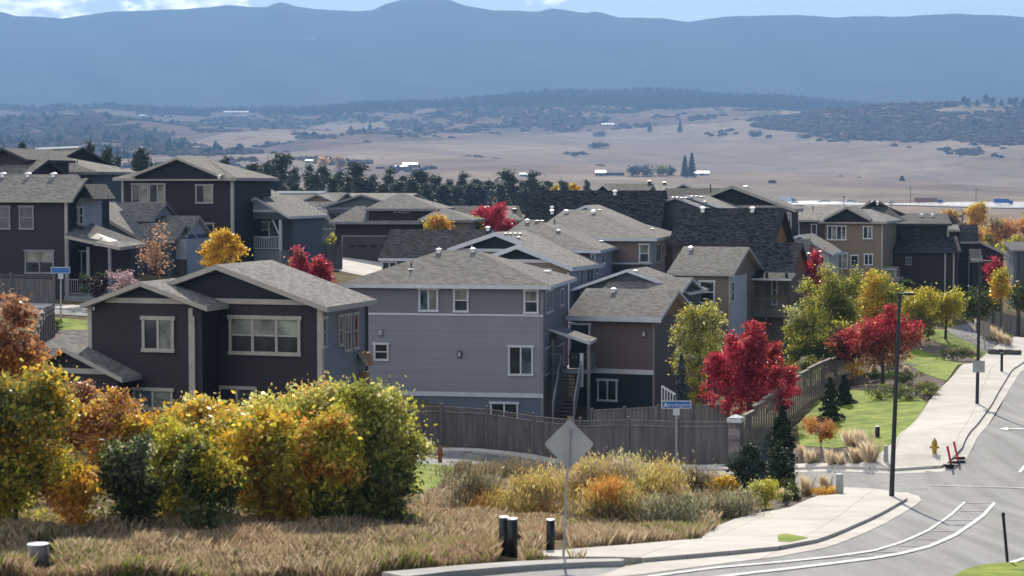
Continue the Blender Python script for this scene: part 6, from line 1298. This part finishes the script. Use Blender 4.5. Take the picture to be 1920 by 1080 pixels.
for i, (p0, p1, rt, rb, pal, lb) in enumerate([(1176,1198,311,330,'haz','leftmost greyish tree of the far ranch windbreak'),(1200,1228,309,330,'haz','second greyish tree of the far ranch windbreak'),(1228,1252,311,329,'mgreen','greener tree of the far ranch windbreak'),(1250,1268,314,328,'dgreen','dark bush of the far ranch windbreak'),(596,615,292,318,'gold','faint golden tree far beyond the pine row'),(628,648,294,318,'pinkbare','faint brown tree far beyond the pine row')]):
    B = gp((p0 + p1) / 2, rb); tree('far_tree', lb, p0, p1, rt, rb, B.y, [pal], 'round', 900, 2.0, group='far ranch trees' if i < 4 else None, clump=3, tr=.4)
for i, (p0, p1, rt, rb, lb) in enumerate([(1094,1142,268,277,'elongated dark copse alone on the golden field'),(1116,1136,247,257,'round dark copse near the upper field edge'),(1405,1428,246,254,'small copse below the right-hand hill'),(1488,1522,249,259,'copse at the lower edge of the right-hand hill')]):
    B = gp((p0 + p1) / 2, rb); tree('field_copse', lb, p0, p1, rt, rb, B.y, ['haz', 'brown'], 'bush', 700, 3., cat='copse', clump=4, tr=.3)
# ============================================================ fences, street furniture, far things
def fence(name, label, A, B, h, mat='fence_wood', lattice=True, cap=None, nseg=None, post_above=.12, back=False, y_off=0):
    """A,B ground points; panels follow the ground; each panel and each post a part"""
    A, B = Vector(A), Vector(B); L = (B - A).length; n_ = nseg or max(1, round(L / 2.4)); ang = math.atan2(B.y - A.y, B.x - A.x); d = Vector((math.cos(ang), math.sin(ang), 0))
    e = empty(name, A, label, 'fence', None, ang); e['label'] = label
    zs = [gz(*(A + (B - A) * (k / n_))[:2]) - A.z for k in range(n_ + 1)]; Ls = math.hypot(B.x - A.x, B.y - A.y)
    for k in range(n_):
        x0, x1 = Ls * k / n_ + .07, Ls * (k + 1) / n_ - .07; za, zb = zs[k], zs[k + 1]; z = (za + zb) / 2; hb = h - (.32 if lattice else 0); m = MB()
        nb = int((x1 - x0) / .145)
        for i in range(nb):
            a_, b_ = x0 + (x1 - x0) * i / nb, x0 + (x1 - x0) * (i + 1) / nb; t = (i + .5) / nb; zz = za + (zb - za) * t; o_ = .018 if i % 2 else 0; m.box(a_ + .002, b_ - .002, -.015 + o_, .008 + o_, zz - .1, zz + hb)
        def rl(z0, z1_, y0, y1, mm=0): m.ext([(x0, y0, za + z0), (x1, y0, zb + z0), (x1, y0, zb + z1_), (x0, y0, za + z1_)], (0, y1 - y0, 0), mm)
        rl(hb, hb + .07, -.04, .05, 1 if cap else 0)
        if lattice:
            rl(h - .06, h, -.03, .04); rl(hb + .15, hb + .18, -.012, .012)
            for i in range(int((x1 - x0) / .16)): a_ = x0 + .16 * i + .08; t = (a_ - x0) / (x1 - x0); zz = za + (zb - za) * t; m.box(a_ - .012, a_ + .012, -.012, .012, zz + hb + .07, zz + h - .06)
        m.build('panel', (mat, cap or mat), e)
    for k in range(n_ + 1):
        x = Ls * k / n_; m = MB(); m.box(x - .065, x + .065, -.065, .065, zs[k] - .2, zs[k] + h + post_above); m.ext([(x - .08, -.08, zs[k] + h + post_above), (x + .08, -.08, zs[k] + h + post_above), (x + .08, .08, zs[k] + h + post_above), (x - .08, .08, zs[k] + h + post_above)], (0, 0, .04)); m.build('post', mat, e)
    return e
def on(px, row): return gp(px, row)
pA = at(1364, 868, 95.6); pA.z = gz(pA.x, pA.y); pB = at(745, 833, 102.5); pB.z = gz(pB.x, pB.y)
fence('fence', 'long brown lattice-topped fence between the street and the grey house', pA, pB, 2.05)
pC = at(1392, 868, 96.2); pC.z = gz(pC.x, pC.y); pD = at(1592, 712, 127); pD.z = gz(pD.x, pD.y)
def sidefence():
    e = empty('fence', pC, 'tall wooden side fence running away from the stone pillar beside the lawn', 'fence', None, 0); n_ = 13
    for k in range(n_):
        a_, b_ = pC.lerp(pD, k / n_), pC.lerp(pD, (k + 1) / n_); za = gz(a_.x, a_.y); zt = max(za, gz(b_.x, b_.y)) + 2.0; d = (b_ - a_); d.z = 0; L = d.length; d.normalize(); nr_ = Vector((d.y, -d.x, 0)); m = MB(); nb = 8
        for i in range(nb):
            p_ = a_ + d * (L * (i + .08) / nb) + nr_ * (.05 if i % 2 else 0); q_ = a_ + d * (L * (i + .92) / nb) + nr_ * (.05 if i % 2 else 0)
            p_ = p_ - pC; q_ = q_ - pC; m.ext([(p_.x, p_.y, za - pC.z - .3), (q_.x, q_.y, za - pC.z - .3), (q_.x, q_.y, zt - pC.z - .12), (p_.x, p_.y, zt - pC.z - .12)], tuple(nr_ * .025))
        m.build('panel', 'fence_light', e); m = MB(); p_, q_ = a_ - pC + nr_ * -.06, b_ - pC + nr_ * -.06
        m.ext([(p_.x, p_.y, zt - pC.z - .12), (q_.x, q_.y, zt - pC.z - .12), (q_.x + nr_.x * .2, q_.y + nr_.y * .2, zt - pC.z - .12), (p_.x + nr_.x * .2, p_.y + nr_.y * .2, zt - pC.z - .12)], (0, 0, .07)); m.build('cap_rail', 'fence_light', e)
sidefence()
# stone pillar
p = at(1379, 868, 95.6); p.z = gz(p.x, p.y); e = empty('stone_pillar', p, 'stone pillar with pale concrete cap where the two fences meet', 'pillar', None, R(-20)); hh = at(1379, 779, 95.6).z - p.z
m = MB()
for k in range(9):
    z0 = hh * .86 * k / 9; 
    for i, (a_, b_) in enumerate(((-.3, -.02), (-.02, .3)) if k % 2 else ((-.3, .08), (.08, .3))): m.box(a_ + .006, b_ - .006, -.3 + .015 * ((k + i) % 2), .3, z0 + .008, z0 + hh * .86 / 9 - .008)
m.box(-.27, .27, -.27, .27, -.2, hh * .85); m.build('shaft', 'stone', e)
m = MB(); m.box(-.36, .36, -.36, .36, hh * .86, hh * .93); m.ext([(-.33, -.33, hh * .93), (.33, -.33, hh * .93), (.33, .33, hh * .93), (-.33, .33, hh * .93)], (0, 0, .03)); b0 = len(m.v); m.add([(-.33, -.33, hh * .96), (.33, -.33, hh * .96), (.33, .33, hh * .96), (-.33, .33, hh * .96), (0, 0, hh * 1.03)], [(0, 1, 4), (1, 2, 4), (2, 3, 4), (3, 0, 4)]); m.build('cap', 'white_trim', e)
def fpx(label, a, b, Ya, Yb, h, mat='fence_wood', lattice=False, **k):
    A, B = at(a[0], a[1], Ya), at(b[0], b[1], Yb); A.z, B.z = gz(A.x, A.y), gz(B.x, B.y); return fence('fence', label, A, B, h, mat, lattice, **k)
fpx('brown fence in the yard between the brown house and the crimson maple', (1110, 800), (1365, 800), 112, 106, 1.15)
fpx('lattice-topped fence in front of the near-black corner house', (-60, 572), (102, 570), 124, 124.5, 1.9, lattice=True)
fpx('short lattice-topped fence running toward the camera beside the left lawn', (60, 650), (101, 630), 88, 109, 1.9, lattice=True)
fpx('low brown fence below the pale blue cottage porch', (440, 478), (545, 490), 136, 134, 1.7)
fpx('brown fence between the pale blue cottage and the garage house', (530, 470), (640, 485), 158, 162, 1.9)
fpx('light fence end panel right of the two crimson maples', (622, 525), (641, 522), 121, 124, 1.9, 'fence_light')
fpx('tan fence at the far right behind the ornamental grasses', (1855, 592), (1960, 592), 182, 184, 1.8, 'fence_light')
# little white stair rail by the teal basement
e = empty('stair_rail', at(1243, 765, 116), 'cream sloping stair railing at the right corner of the teal basement', 'railing'); zr = -1
A, B = at(1241, 722, 116), at(1267, 738, 114); e.location = A; B2 = B - A
m = MB(); m.ext([(0, 0, 0), tuple(B2), (B2.x, B2.y, B2.z - .14), (0, 0, -.14)], (0, .1, 0)); m.ext([(0, 0, -1.0), (B2.x, B2.y, B2.z - 1.0), (B2.x, B2.y, B2.z - 1.12), (0, 0, -1.12)], (0, .1, 0)); m.build('handrail', 'white_trim', e)
m = MB()
for k in range(6): q_ = B2 * (k / 5.); m.box(q_.x - .035, q_.x + .035, q_.y + .02, q_.y + .08, q_.z - 1.6, q_.z - .1)
m.build('balusters', 'white_trim', e)
# ---- street lamps
def lamp_post(label, pb, rb, rt, Y, arm, lean=0):
    B = at(pb, rb, Y); B.z = gz(B.x, B.y); Tp = at(pb + lean, rt, Y); H_ = Tp.z - B.z; lx = Tp.x - B.x
    e = empty('street_lamp', B, label, 'street lamp', 'black street lamps along the road'); m = MB(); m.tube([(0, 0, 0), (0, 0, .12)], [.2, .2], 12); m.build('base_plate', 'metal_dark', e)
    MB().tube([(0, 0, .1), (0, 0, .5), (lx, 0, H_)], [.105, .095, .065], 12).build('pole', 'metal_dark', e)
    MB().tube([(lx, 0, H_ - .06), (lx + arm * .4, 0, H_ - .03)], .035, 8).build('arm', 'metal_dark', e)
    m = MB(); x0, x1 = lx + arm * .3, lx + arm; m.ext([(min(x0, x1), -.16, H_ - .09), (max(x0, x1), -.16, H_ - .09), (max(x0, x1) , .16, H_ - .09), (min(x0, x1), .16, H_ - .09)], (0, 0, .1)); m.build('lamp_head', 'metal_dark', e); return e
lamp_post('black street lamp standing on the near sidewalk corner, tallest in the photo', 1672, 936, 549, 76, .55, 15)
e2 = lamp_post('black street lamp on the far sidewalk with a square sign on its pole', 1832, 762, 489, 108, .6, 6)
lamp_post('black street lamp at the right edge beside the stone wall', 1911, 633, 471, 183, .6, 2)
lamp_post('far street lamp whose head shows above the nearest lamp post', 1689, 585, 459, 200, .5, 0)
lamp_post('far street lamp behind the stacked hip roofs, left of the crimson maple', 853, 430, 395, 190, -.6, 0)
B = at(1834, 687, 107.8); e = empty('pole_sign', B, 'back of a square grey sign fixed to the second street lamp', 'sign'); MB().box(-.33, .33, -.16, -.13, -.32, .32).build('plate', 'sign_back', e); MB().box(-.04, .04, -.13, -.09, -.25, .25).build('bracket', 'metal_grey', e)
# ---- signs
def text(body, size, parent, loc_, mat, name='lettering'):
    c = bpy.data.curves.new(name, 'FONT'); c.body = body; c.size = size; c.align_x = 'CENTER'; c.align_y = 'CENTER'; c.extrude = .004; c.space_character = 1.0
    o = bpy.data.objects.new(name, c); COL.objects.link(o); dg = bpy.context.evaluated_depsgraph_get(); me = bpy.data.meshes.new_from_object(o.evaluated_get(dg)); bpy.data.objects.remove(o)
    t = link(name, me, parent, [mat]); t.rotation_euler = (R(90), 0, 0); t.location = loc_; return t
B = on(1055, 1053); Tp = at(1067, 833, B.y); Hs = at(1067, 790, B.y).z - B.z; lx = Tp.x - B.x
e = empty('diamond_sign', B, 'grey back of a diamond road sign on a thin post in the meadow', 'road sign'); zc = Tp.z - B.z; hw = 46 * B.y / F
m = MB(); c8 = .07; pts = []
for k in range(4):
    a = math.pi / 2 * k; v = Vector((math.cos(a) * hw, 0, math.sin(a) * hw)); t_ = Vector((-math.sin(a), 0, math.cos(a))) * c8; pts += [v * .955 - t_ * .7, v * .99, v * .955 + t_ * .7]
m.ext([(p_.x + lx, 0, p_.z + zc) for p_ in pts], (0, .012, 0)); m.build('plate', 'sign_back', e)
MB().ext([(-.03, -.06, -.3), (.03, -.06, -.3), (lx + .03, -.06, zc + hw * .7), (lx - .03, -.06, zc + hw * .7)], (0, .055, 0)).build('post', 'metal_grey', e)
for dz_ in (-.25, .3): MB().tube([(lx, -.08, zc + dz_), (lx, -.06, zc + dz_)], .018, 8).build('bolt', 'metal_grey', e)
def street_sign(label, pb, rb, pt, rt, wpx, txt, Y, sub=True):
    B = at(pb, rb, Y); B.z = gz(B.x, B.y); Tp = at(pt, rt, Y); zc = Tp.z - B.z; lx = Tp.x - B.x; w2 = wpx / 2 * Y / F; e = empty('street_sign', B, label, 'street sign')
    MB().ext([(-.045, -.03, -.3), (.045, -.03, -.3), (lx + .045, -.03, zc), (lx - .045, -.03, zc)], (0, .05, 0)).build('post', 'metal_grey', e); hh = .19
    MB().box(lx - w2, lx + w2, -.075, -.06, zc - hh, zc + hh).build('border', 'white_trim', e)
    b_ = MB().box(lx - w2 + .04, lx + w2 - .04, -.085, -.078, zc - hh + .04, zc + hh - .04).build('blue_panel', 'blue_sign', e)
    if txt: text(txt, .27, b_, (lx + .04, -.092, zc - .01), 'white_trim'); m = MB(); m.add([(lx - w2 + .06, -.09, zc - .12), (lx - w2 + .2, -.09, zc + .1), (lx - w2 + .34, -.09, zc - .12), (lx - w2 + .2, -.09, zc - .04)], [(0, 1, 3), (1, 2, 3)]); m.build('emblem', 'white_trim', b_)
    if sub: MB().box(lx - .16, lx + .16, -.07, -.055, zc - hh - .32, zc - hh - .02).build('small_plate', 'white_trim', e)
street_sign('blue street name sign reading Bennington in front of the long fence', 1268, 866, 1268, 758.5, 56, 'Bennington', 93.5)
street_sign('small blue street name sign at the left street, above the left lawn', 114, 593, 114, 506.5, 36, 'Limestone' if False else '', 117)
# edge-on sign by the grey house
B = at(751, 835, 100); B.z = gz(B.x, B.y); e = empty('edge_on_sign', B, 'narrow edge-on sign post above the left end of the long fence', 'sign'); z0 = at(751, 775, 100).z - B.z; z1 = at(751, 726, 100).z - B.z; MB().box(-.03, .03, -.03, .03, 0, z1).build('post', 'metal_grey', e); MB().box(-.07, -.035, -.2, .2, z0 + .3, z1 - .02).build('plate', 'white_trim', e)
B = at(1847, 632, 150); B.z = gz(B.x, B.y); e = empty('beige_sign', B, 'beige back of a small sign among the upper grass tufts', 'sign'); MB().box(-.38, .38, -.02, .02, 1.0, 2.1).build('plate', 'fence_light', e); MB().box(-.04, .04, .021, .08, 0, 2.0).build('post', 'metal_grey', e)
B = gp(1878, 701); e = empty('marker_post', B, 'short dark post on the path just below the low stone wall', 'post'); z1 = at(1878, 664, B.y).z - B.z; MB().box(-.07, .07, -.07, .07, 0, z1).build('post', 'metal_dark', e); MB().box(-.12, .12, -.1, .1, z1, z1 + .08).build('cap', 'metal_dark', e)
# low stone retaining wall
m = MB(); A, Bp = gp(1850, 668), gp(1907, 668); e = empty('stone_wall', A, 'low dark dry-stone wall at the bend of the path', 'wall'); rngw = random.Random(4); d = Bp - A; n_ = 9
for k in range(n_):
    for j in range(2): x0 = d.x * k / n_ + (.2 if j else 0); m = m.box(x0 + .01, x0 + d.x / n_ - .01, rngw.uniform(-.05, .05), .5, .3 * j - .1 + d.z * k / n_, .3 * j + .19 + rngw.uniform(-.03, .03) + d.z * k / n_)
m.build('stones', 'stone_dark', e)
# hydrants
def hydrant(label, px, row, mat, H_=.82):
    B = gp(px, row); e = empty('fire_hydrant', B, label, 'fire hydrant')
    MB().lathe(0, 0, [(0, .17), (.05, .17), (.06, .11), (.1, .10), (.5, .10), (.52, .14), (.56, .14)], 14).build('barrel', mat, e)
    MB().lathe(0, 0, [(.56, .12), (.66, .115), (.74, .08), (.78, .03), (.84, .03)], 14).build('bonnet', mat, e)
    for sx in (-1, 1): MB().tube([(0, 0, .42), (sx * .16, 0, .42), (sx * .2, 0, .42)], [.055, .055, .065], 10).build('outlet', mat, e)
    MB().tube([(0, 0, .36), (0, -.2, .36)], [.075, .085], 10).build('pumper_outlet', mat, e); return e
hydrant('yellow fire hydrant on the far sidewalk', 1752, 856, 'hydrant_yellow'); hydrant('rusty orange fire hydrant at the street edge left of the meadow', 825, 869, 'hydrant_rust')
# black marker tubes
def tube(label, px, rb, rt, wpx, mat='black_plastic', cap='white_cap', name='utility_marker', group='black utility marker tubes', rw=None):
    B = gp(px, rb); H_ = at(px, rt, B.y).z - B.z; rr = wpx / 2 * B.y / F; e = empty(name, B, label, 'utility marker', group); MB().lathe(0, 0, [(-.1, rr), (H_ * .965, rr)], 16).build('tube', mat, e, True); MB().lathe(0, 0, [(H_ * .965, rr * 1.06), (H_ * .995, rr * 1.04), (H_ * 1.005, rr * .5)], 16).build('cap', cap, e); return e
tube('left tube of the close black pair with white caps in the dry grass', 945, 1042, 968, 19); tube('right tube of the close black pair with white caps', 961, 1045, 971, 19); tube('single black tube with white cap beside the diamond sign post', 1032, 1040, 973, 16)
tube('squat grey post with a white top at the bottom left corner', 72, 1062, 1019, 40, 'stone', 'white_cap', group=None); tube('small dark utility box on the large lawn', 1645, 822, 799, 9, 'black_plastic', 'metal_grey', group=None)
for lb, px, rb, rt, wp in (('tapered grey concrete bollard at the near sidewalk corner', 1574, 931, 888, 13), ('slim grey bollard where the lawn meets the far sidewalk', 1661, 871, 835, 8)):
    B = gp(px, rb); H_ = at(px, rt, B.y).z - B.z; r_ = wp / 2 * B.y / F; e = empty('bollard', B, lb, 'bollard', 'grey bollards at the crossing'); m = MB(); m.tube([(0, 0, -.1), (0, 0, H_ * .97)], [r_ * 1.45, r_ * 1.25], 4); m.build('shaft', 'sign_back', e); MB().tube([(0, 0, H_ * .97), (0, 0, H_)], [r_ * 1.3, r_ * .8], 4).build('cap', 'white_trim', e)
# delineators
def delin(label, px, rb, pt, rt, mat, wpx=5, base=True, group=None):
    B = gp(px, rb); Tp = at(pt, rt, B.y); e = empty('delineator_post', B, label, 'delineator', group); d = Tp - B
    MB().tube([(0, 0, 0), (d.x * .5, 0, d.z * .5), (d.x, 0, d.z)], [wpx / 2 * B.y / F] * 3, 10).build('post', mat, e)
    if base: MB().lathe(0, 0, [(0, .3), (.06, .28), (.12, .1)], 10).build('base', 'black_plastic', e)
    else: MB().tube([(d.x, 0, d.z - .02), (d.x, 0, d.z + .08)], [.05, .045], 10).build('cap', 'black_plastic', e)
    return e
delin('red delineator post leaning left at the kerb corner, nearer one', 1785, 878, 1776, 836, 'red', 4.5, group='red delineators at the kerb'); delin('red delineator post leaning left at the kerb corner, farther one', 1798, 868, 1788, 827, 'red', 4, group='red delineators at the kerb')
delin('black flexible post at the edge of the grass median, bottom right', 1890, 1064, 1881, 966, 'black_plastic', 6, False)
for k, (px, row) in enumerate(((1779, 880), (1791, 874), (1800, 866))): B = gp(px, row); tag(MB().box(-.2, .2, -.15, .15, 0, .12).build('sandbag', 'black_plastic'), ['nearest', 'middle', 'farthest'][k] + ' of three dark weights on the kerb at the red delineators', 'weight', 'weights at the red delineators').location = B + Vector((0, 0, .12))
# ---- far buildings
def barn(label, p0, p1, rt, rb, wallm, roofm, dep=10, Y=None, name='farm_building', ridge=.45):
    B = gp((p0 + p1) / 2, rb) if Y is None else base_at((p0 + p1) / 2, rb, Y); w2 = (p1 - p0) / 2 * B.y / F; H_ = max(at((p0 + p1) / 2, rt, B.y).z - B.z, 2.5); e = empty(name, B, label, 'farm building', 'far farm buildings')
    zw = H_ * (1 - ridge); m = MB(); m.box(-w2, w2, 0, dep, -3, zw); m.ext([(-w2, 0, zw), (-w2, dep, zw), (-w2, dep / 2, H_ - .1)], (2 * w2, 0, 0)); m.build('wall', wallm, e)
    m = MB()
    for s_ in (0, 1): y0 = -.5 if s_ == 0 else dep + .5; m.ext([(-w2 - .4, y0, zw), (w2 + .4, y0, zw), (w2 + .4, dep / 2, H_), (-w2 - .4, dep / 2, H_)], (0, 0, .12))
    m.build('roof', roofm, e)
    m = MB(); m.box(-w2 * .3, w2 * .3, -.06, -.01, 0, zw * .8); m.build('door', 'sid_bluegrey', e)
    for k in (-.7, .6): MB().box(w2 * k - .6, w2 * k + .6, -.06, -.01, zw * .45, zw * .8).build('window', 'glass', e)
for a in [('white roofed barn on the golden field beyond the pines', 755, 782, 305, 312, 'sid_white', 'white_cap'), ('pale blue barn next to the white roofed barn', 741, 765, 310, 317, 'sid_blue', 'white_trim'), ('long white shed right of the two ranch conifers', 1302, 1330, 321, 329, 'sid_white', 'white_cap'), ('grey-blue ranch house at the left end of the ranch', 1117, 1136, 319, 330, 'sid_blue', 'metal_grey'), ('reddish long ranch shed beside the ranch house', 1136, 1170, 320, 329, 'sid_plum', 'roof_light'), ('tiny white roofed shed beyond the pine row', 572, 586, 299, 305, 'sid_blue', 'white_cap'), ('white flat building on the distant ridge gap', 419, 466, 208, 213, 'sid_white', 'white_cap'), ('smaller grey building on the distant ridge', 343, 368, 204, 209, 'sid_blue', 'white_trim'), ('tiny white roof on the left hillside', 261, 272, 215, 219, 'sid_blue', 'white_cap'), ('small white building in the middle valley', 1128, 1152, 231, 236, 'sid_white', 'white_trim'), ('small tin roof below the golden field near the pines', 975, 990, 324, 331, 'sid_blue', 'white_trim')]: barn(*a)
# highway
hw = strip('highway', [(1330, 387), (1560, 386), (1800, 389), (2100, 391)], [(1330, 381), (1560, 379), (1800, 380), (2100, 379)], .6, 'metal_dark', 60)
strip('highway_barrier_glint', [(1410, 384.6), (1560, 384.2), (1800, 387.2), (2100, 389.3)], [(1410, 383.6), (1560, 383.2), (1800, 386.2), (2100, 388.3)], .9, 'paint', 60)  # pale barrier line that also stands for the bright glint off the road
def vehicle(label, px, row, L, kind, mat):
    B = gp(px, row); s_ = 1.0; e = empty({'truck': 'box_truck', 'car': 'car'}[kind], B + Vector((0, 0, .95)), label, kind, 'vehicles on the far highway'); H_ = 1.5
    if kind == 'car':
        m = MB(); m.ext([(-L/2, 0, .3), (L/2, 0, .3), (L/2, 0, .85), (L*.28, 0, .95), (L*.12, 0, H_), (-L*.25, 0, H_), (-L*.4, 0, .95), (-L/2, 0, .9)], (0, 1.8, 0)); m.build('body', mat, e); MB().ext([(L*.25, -.01, .97), (L*.12, -.01, H_ - .1), (-L*.24, -.01, H_ - .1), (-L*.36, -.01, .97)], (0, .02, 0)).build('side_window', 'glass', e)
        xs_ = (-L*.3, L*.3)
    else:
        MB().box(-L/2, L*.28, 0, 2.5, 1.0, 4.0).build('cargo_box', mat, e); m = MB(); m.ext([(L*.29, 0, .5), (L/2, 0, .5), (L/2, 0, 1.6), (L*.46, 0, 2.7), (L*.29, 0, 2.8)], (0, 2.3, 0)); m.build('cab', 'blue_sign' if mat != 'sid_plum' else 'sid_blue', e); xs_ = (-L*.35, -L*.2, L*.38)
    for x in xs_:
        MB().tube([(x, -.05, .4), (x, .2, .4)], .4, 10).build('wheel', 'black_plastic', e)
vehicle('white camper truck at the left end of the visible highway', 1474, 383, 12, 'truck', 'white_trim'); vehicle('white car on the highway above the pale grey roof', 1546, 382, 9, 'car', 'white_cap'); vehicle('second white car on the highway, above the small dark dormer', 1596, 382, 9, 'car', 'white_cap')
vehicle('long reddish semi trailer on the highway', 1742, 384, 20, 'truck', 'hydrant_rust'); vehicle('blue pickup towing something on the highway at right', 1882, 386, 13, 'truck', 'blue_sign'); vehicle('small silver car just right of the high dark roof', 1672, 383, 6, 'car', 'white_trim'); vehicle('white car ahead of the camper truck', 1490, 384, 5, 'car', 'white_trim')
for px, rb, rt in ((1582, 388, 366), (1707, 380, 350), (1830, 378, 352), (1671, 390, 379)):
    B = gp(px, rb); H_ = at(px, rt, B.y).z - B.z; e = empty('utility_pole', B, 'thin utility pole beyond the highway, ' + {1582: 'above the tan house dormer', 1707: 'tallest, above the charcoal roof', 1830: 'above the golden poplar', 1671: 'shortest, beside the high dark roof'}[px], 'utility pole', 'far utility poles'); MB().tube([(0, 0, -1), (0, 0, H_)], [.25, .18], 6).build('pole', 'metal_dark', e); MB().box(-1.4, 1.4, -.1, .1, H_ - 1.2, H_ - .9).build('crossarm', 'metal_dark', e)
haze()
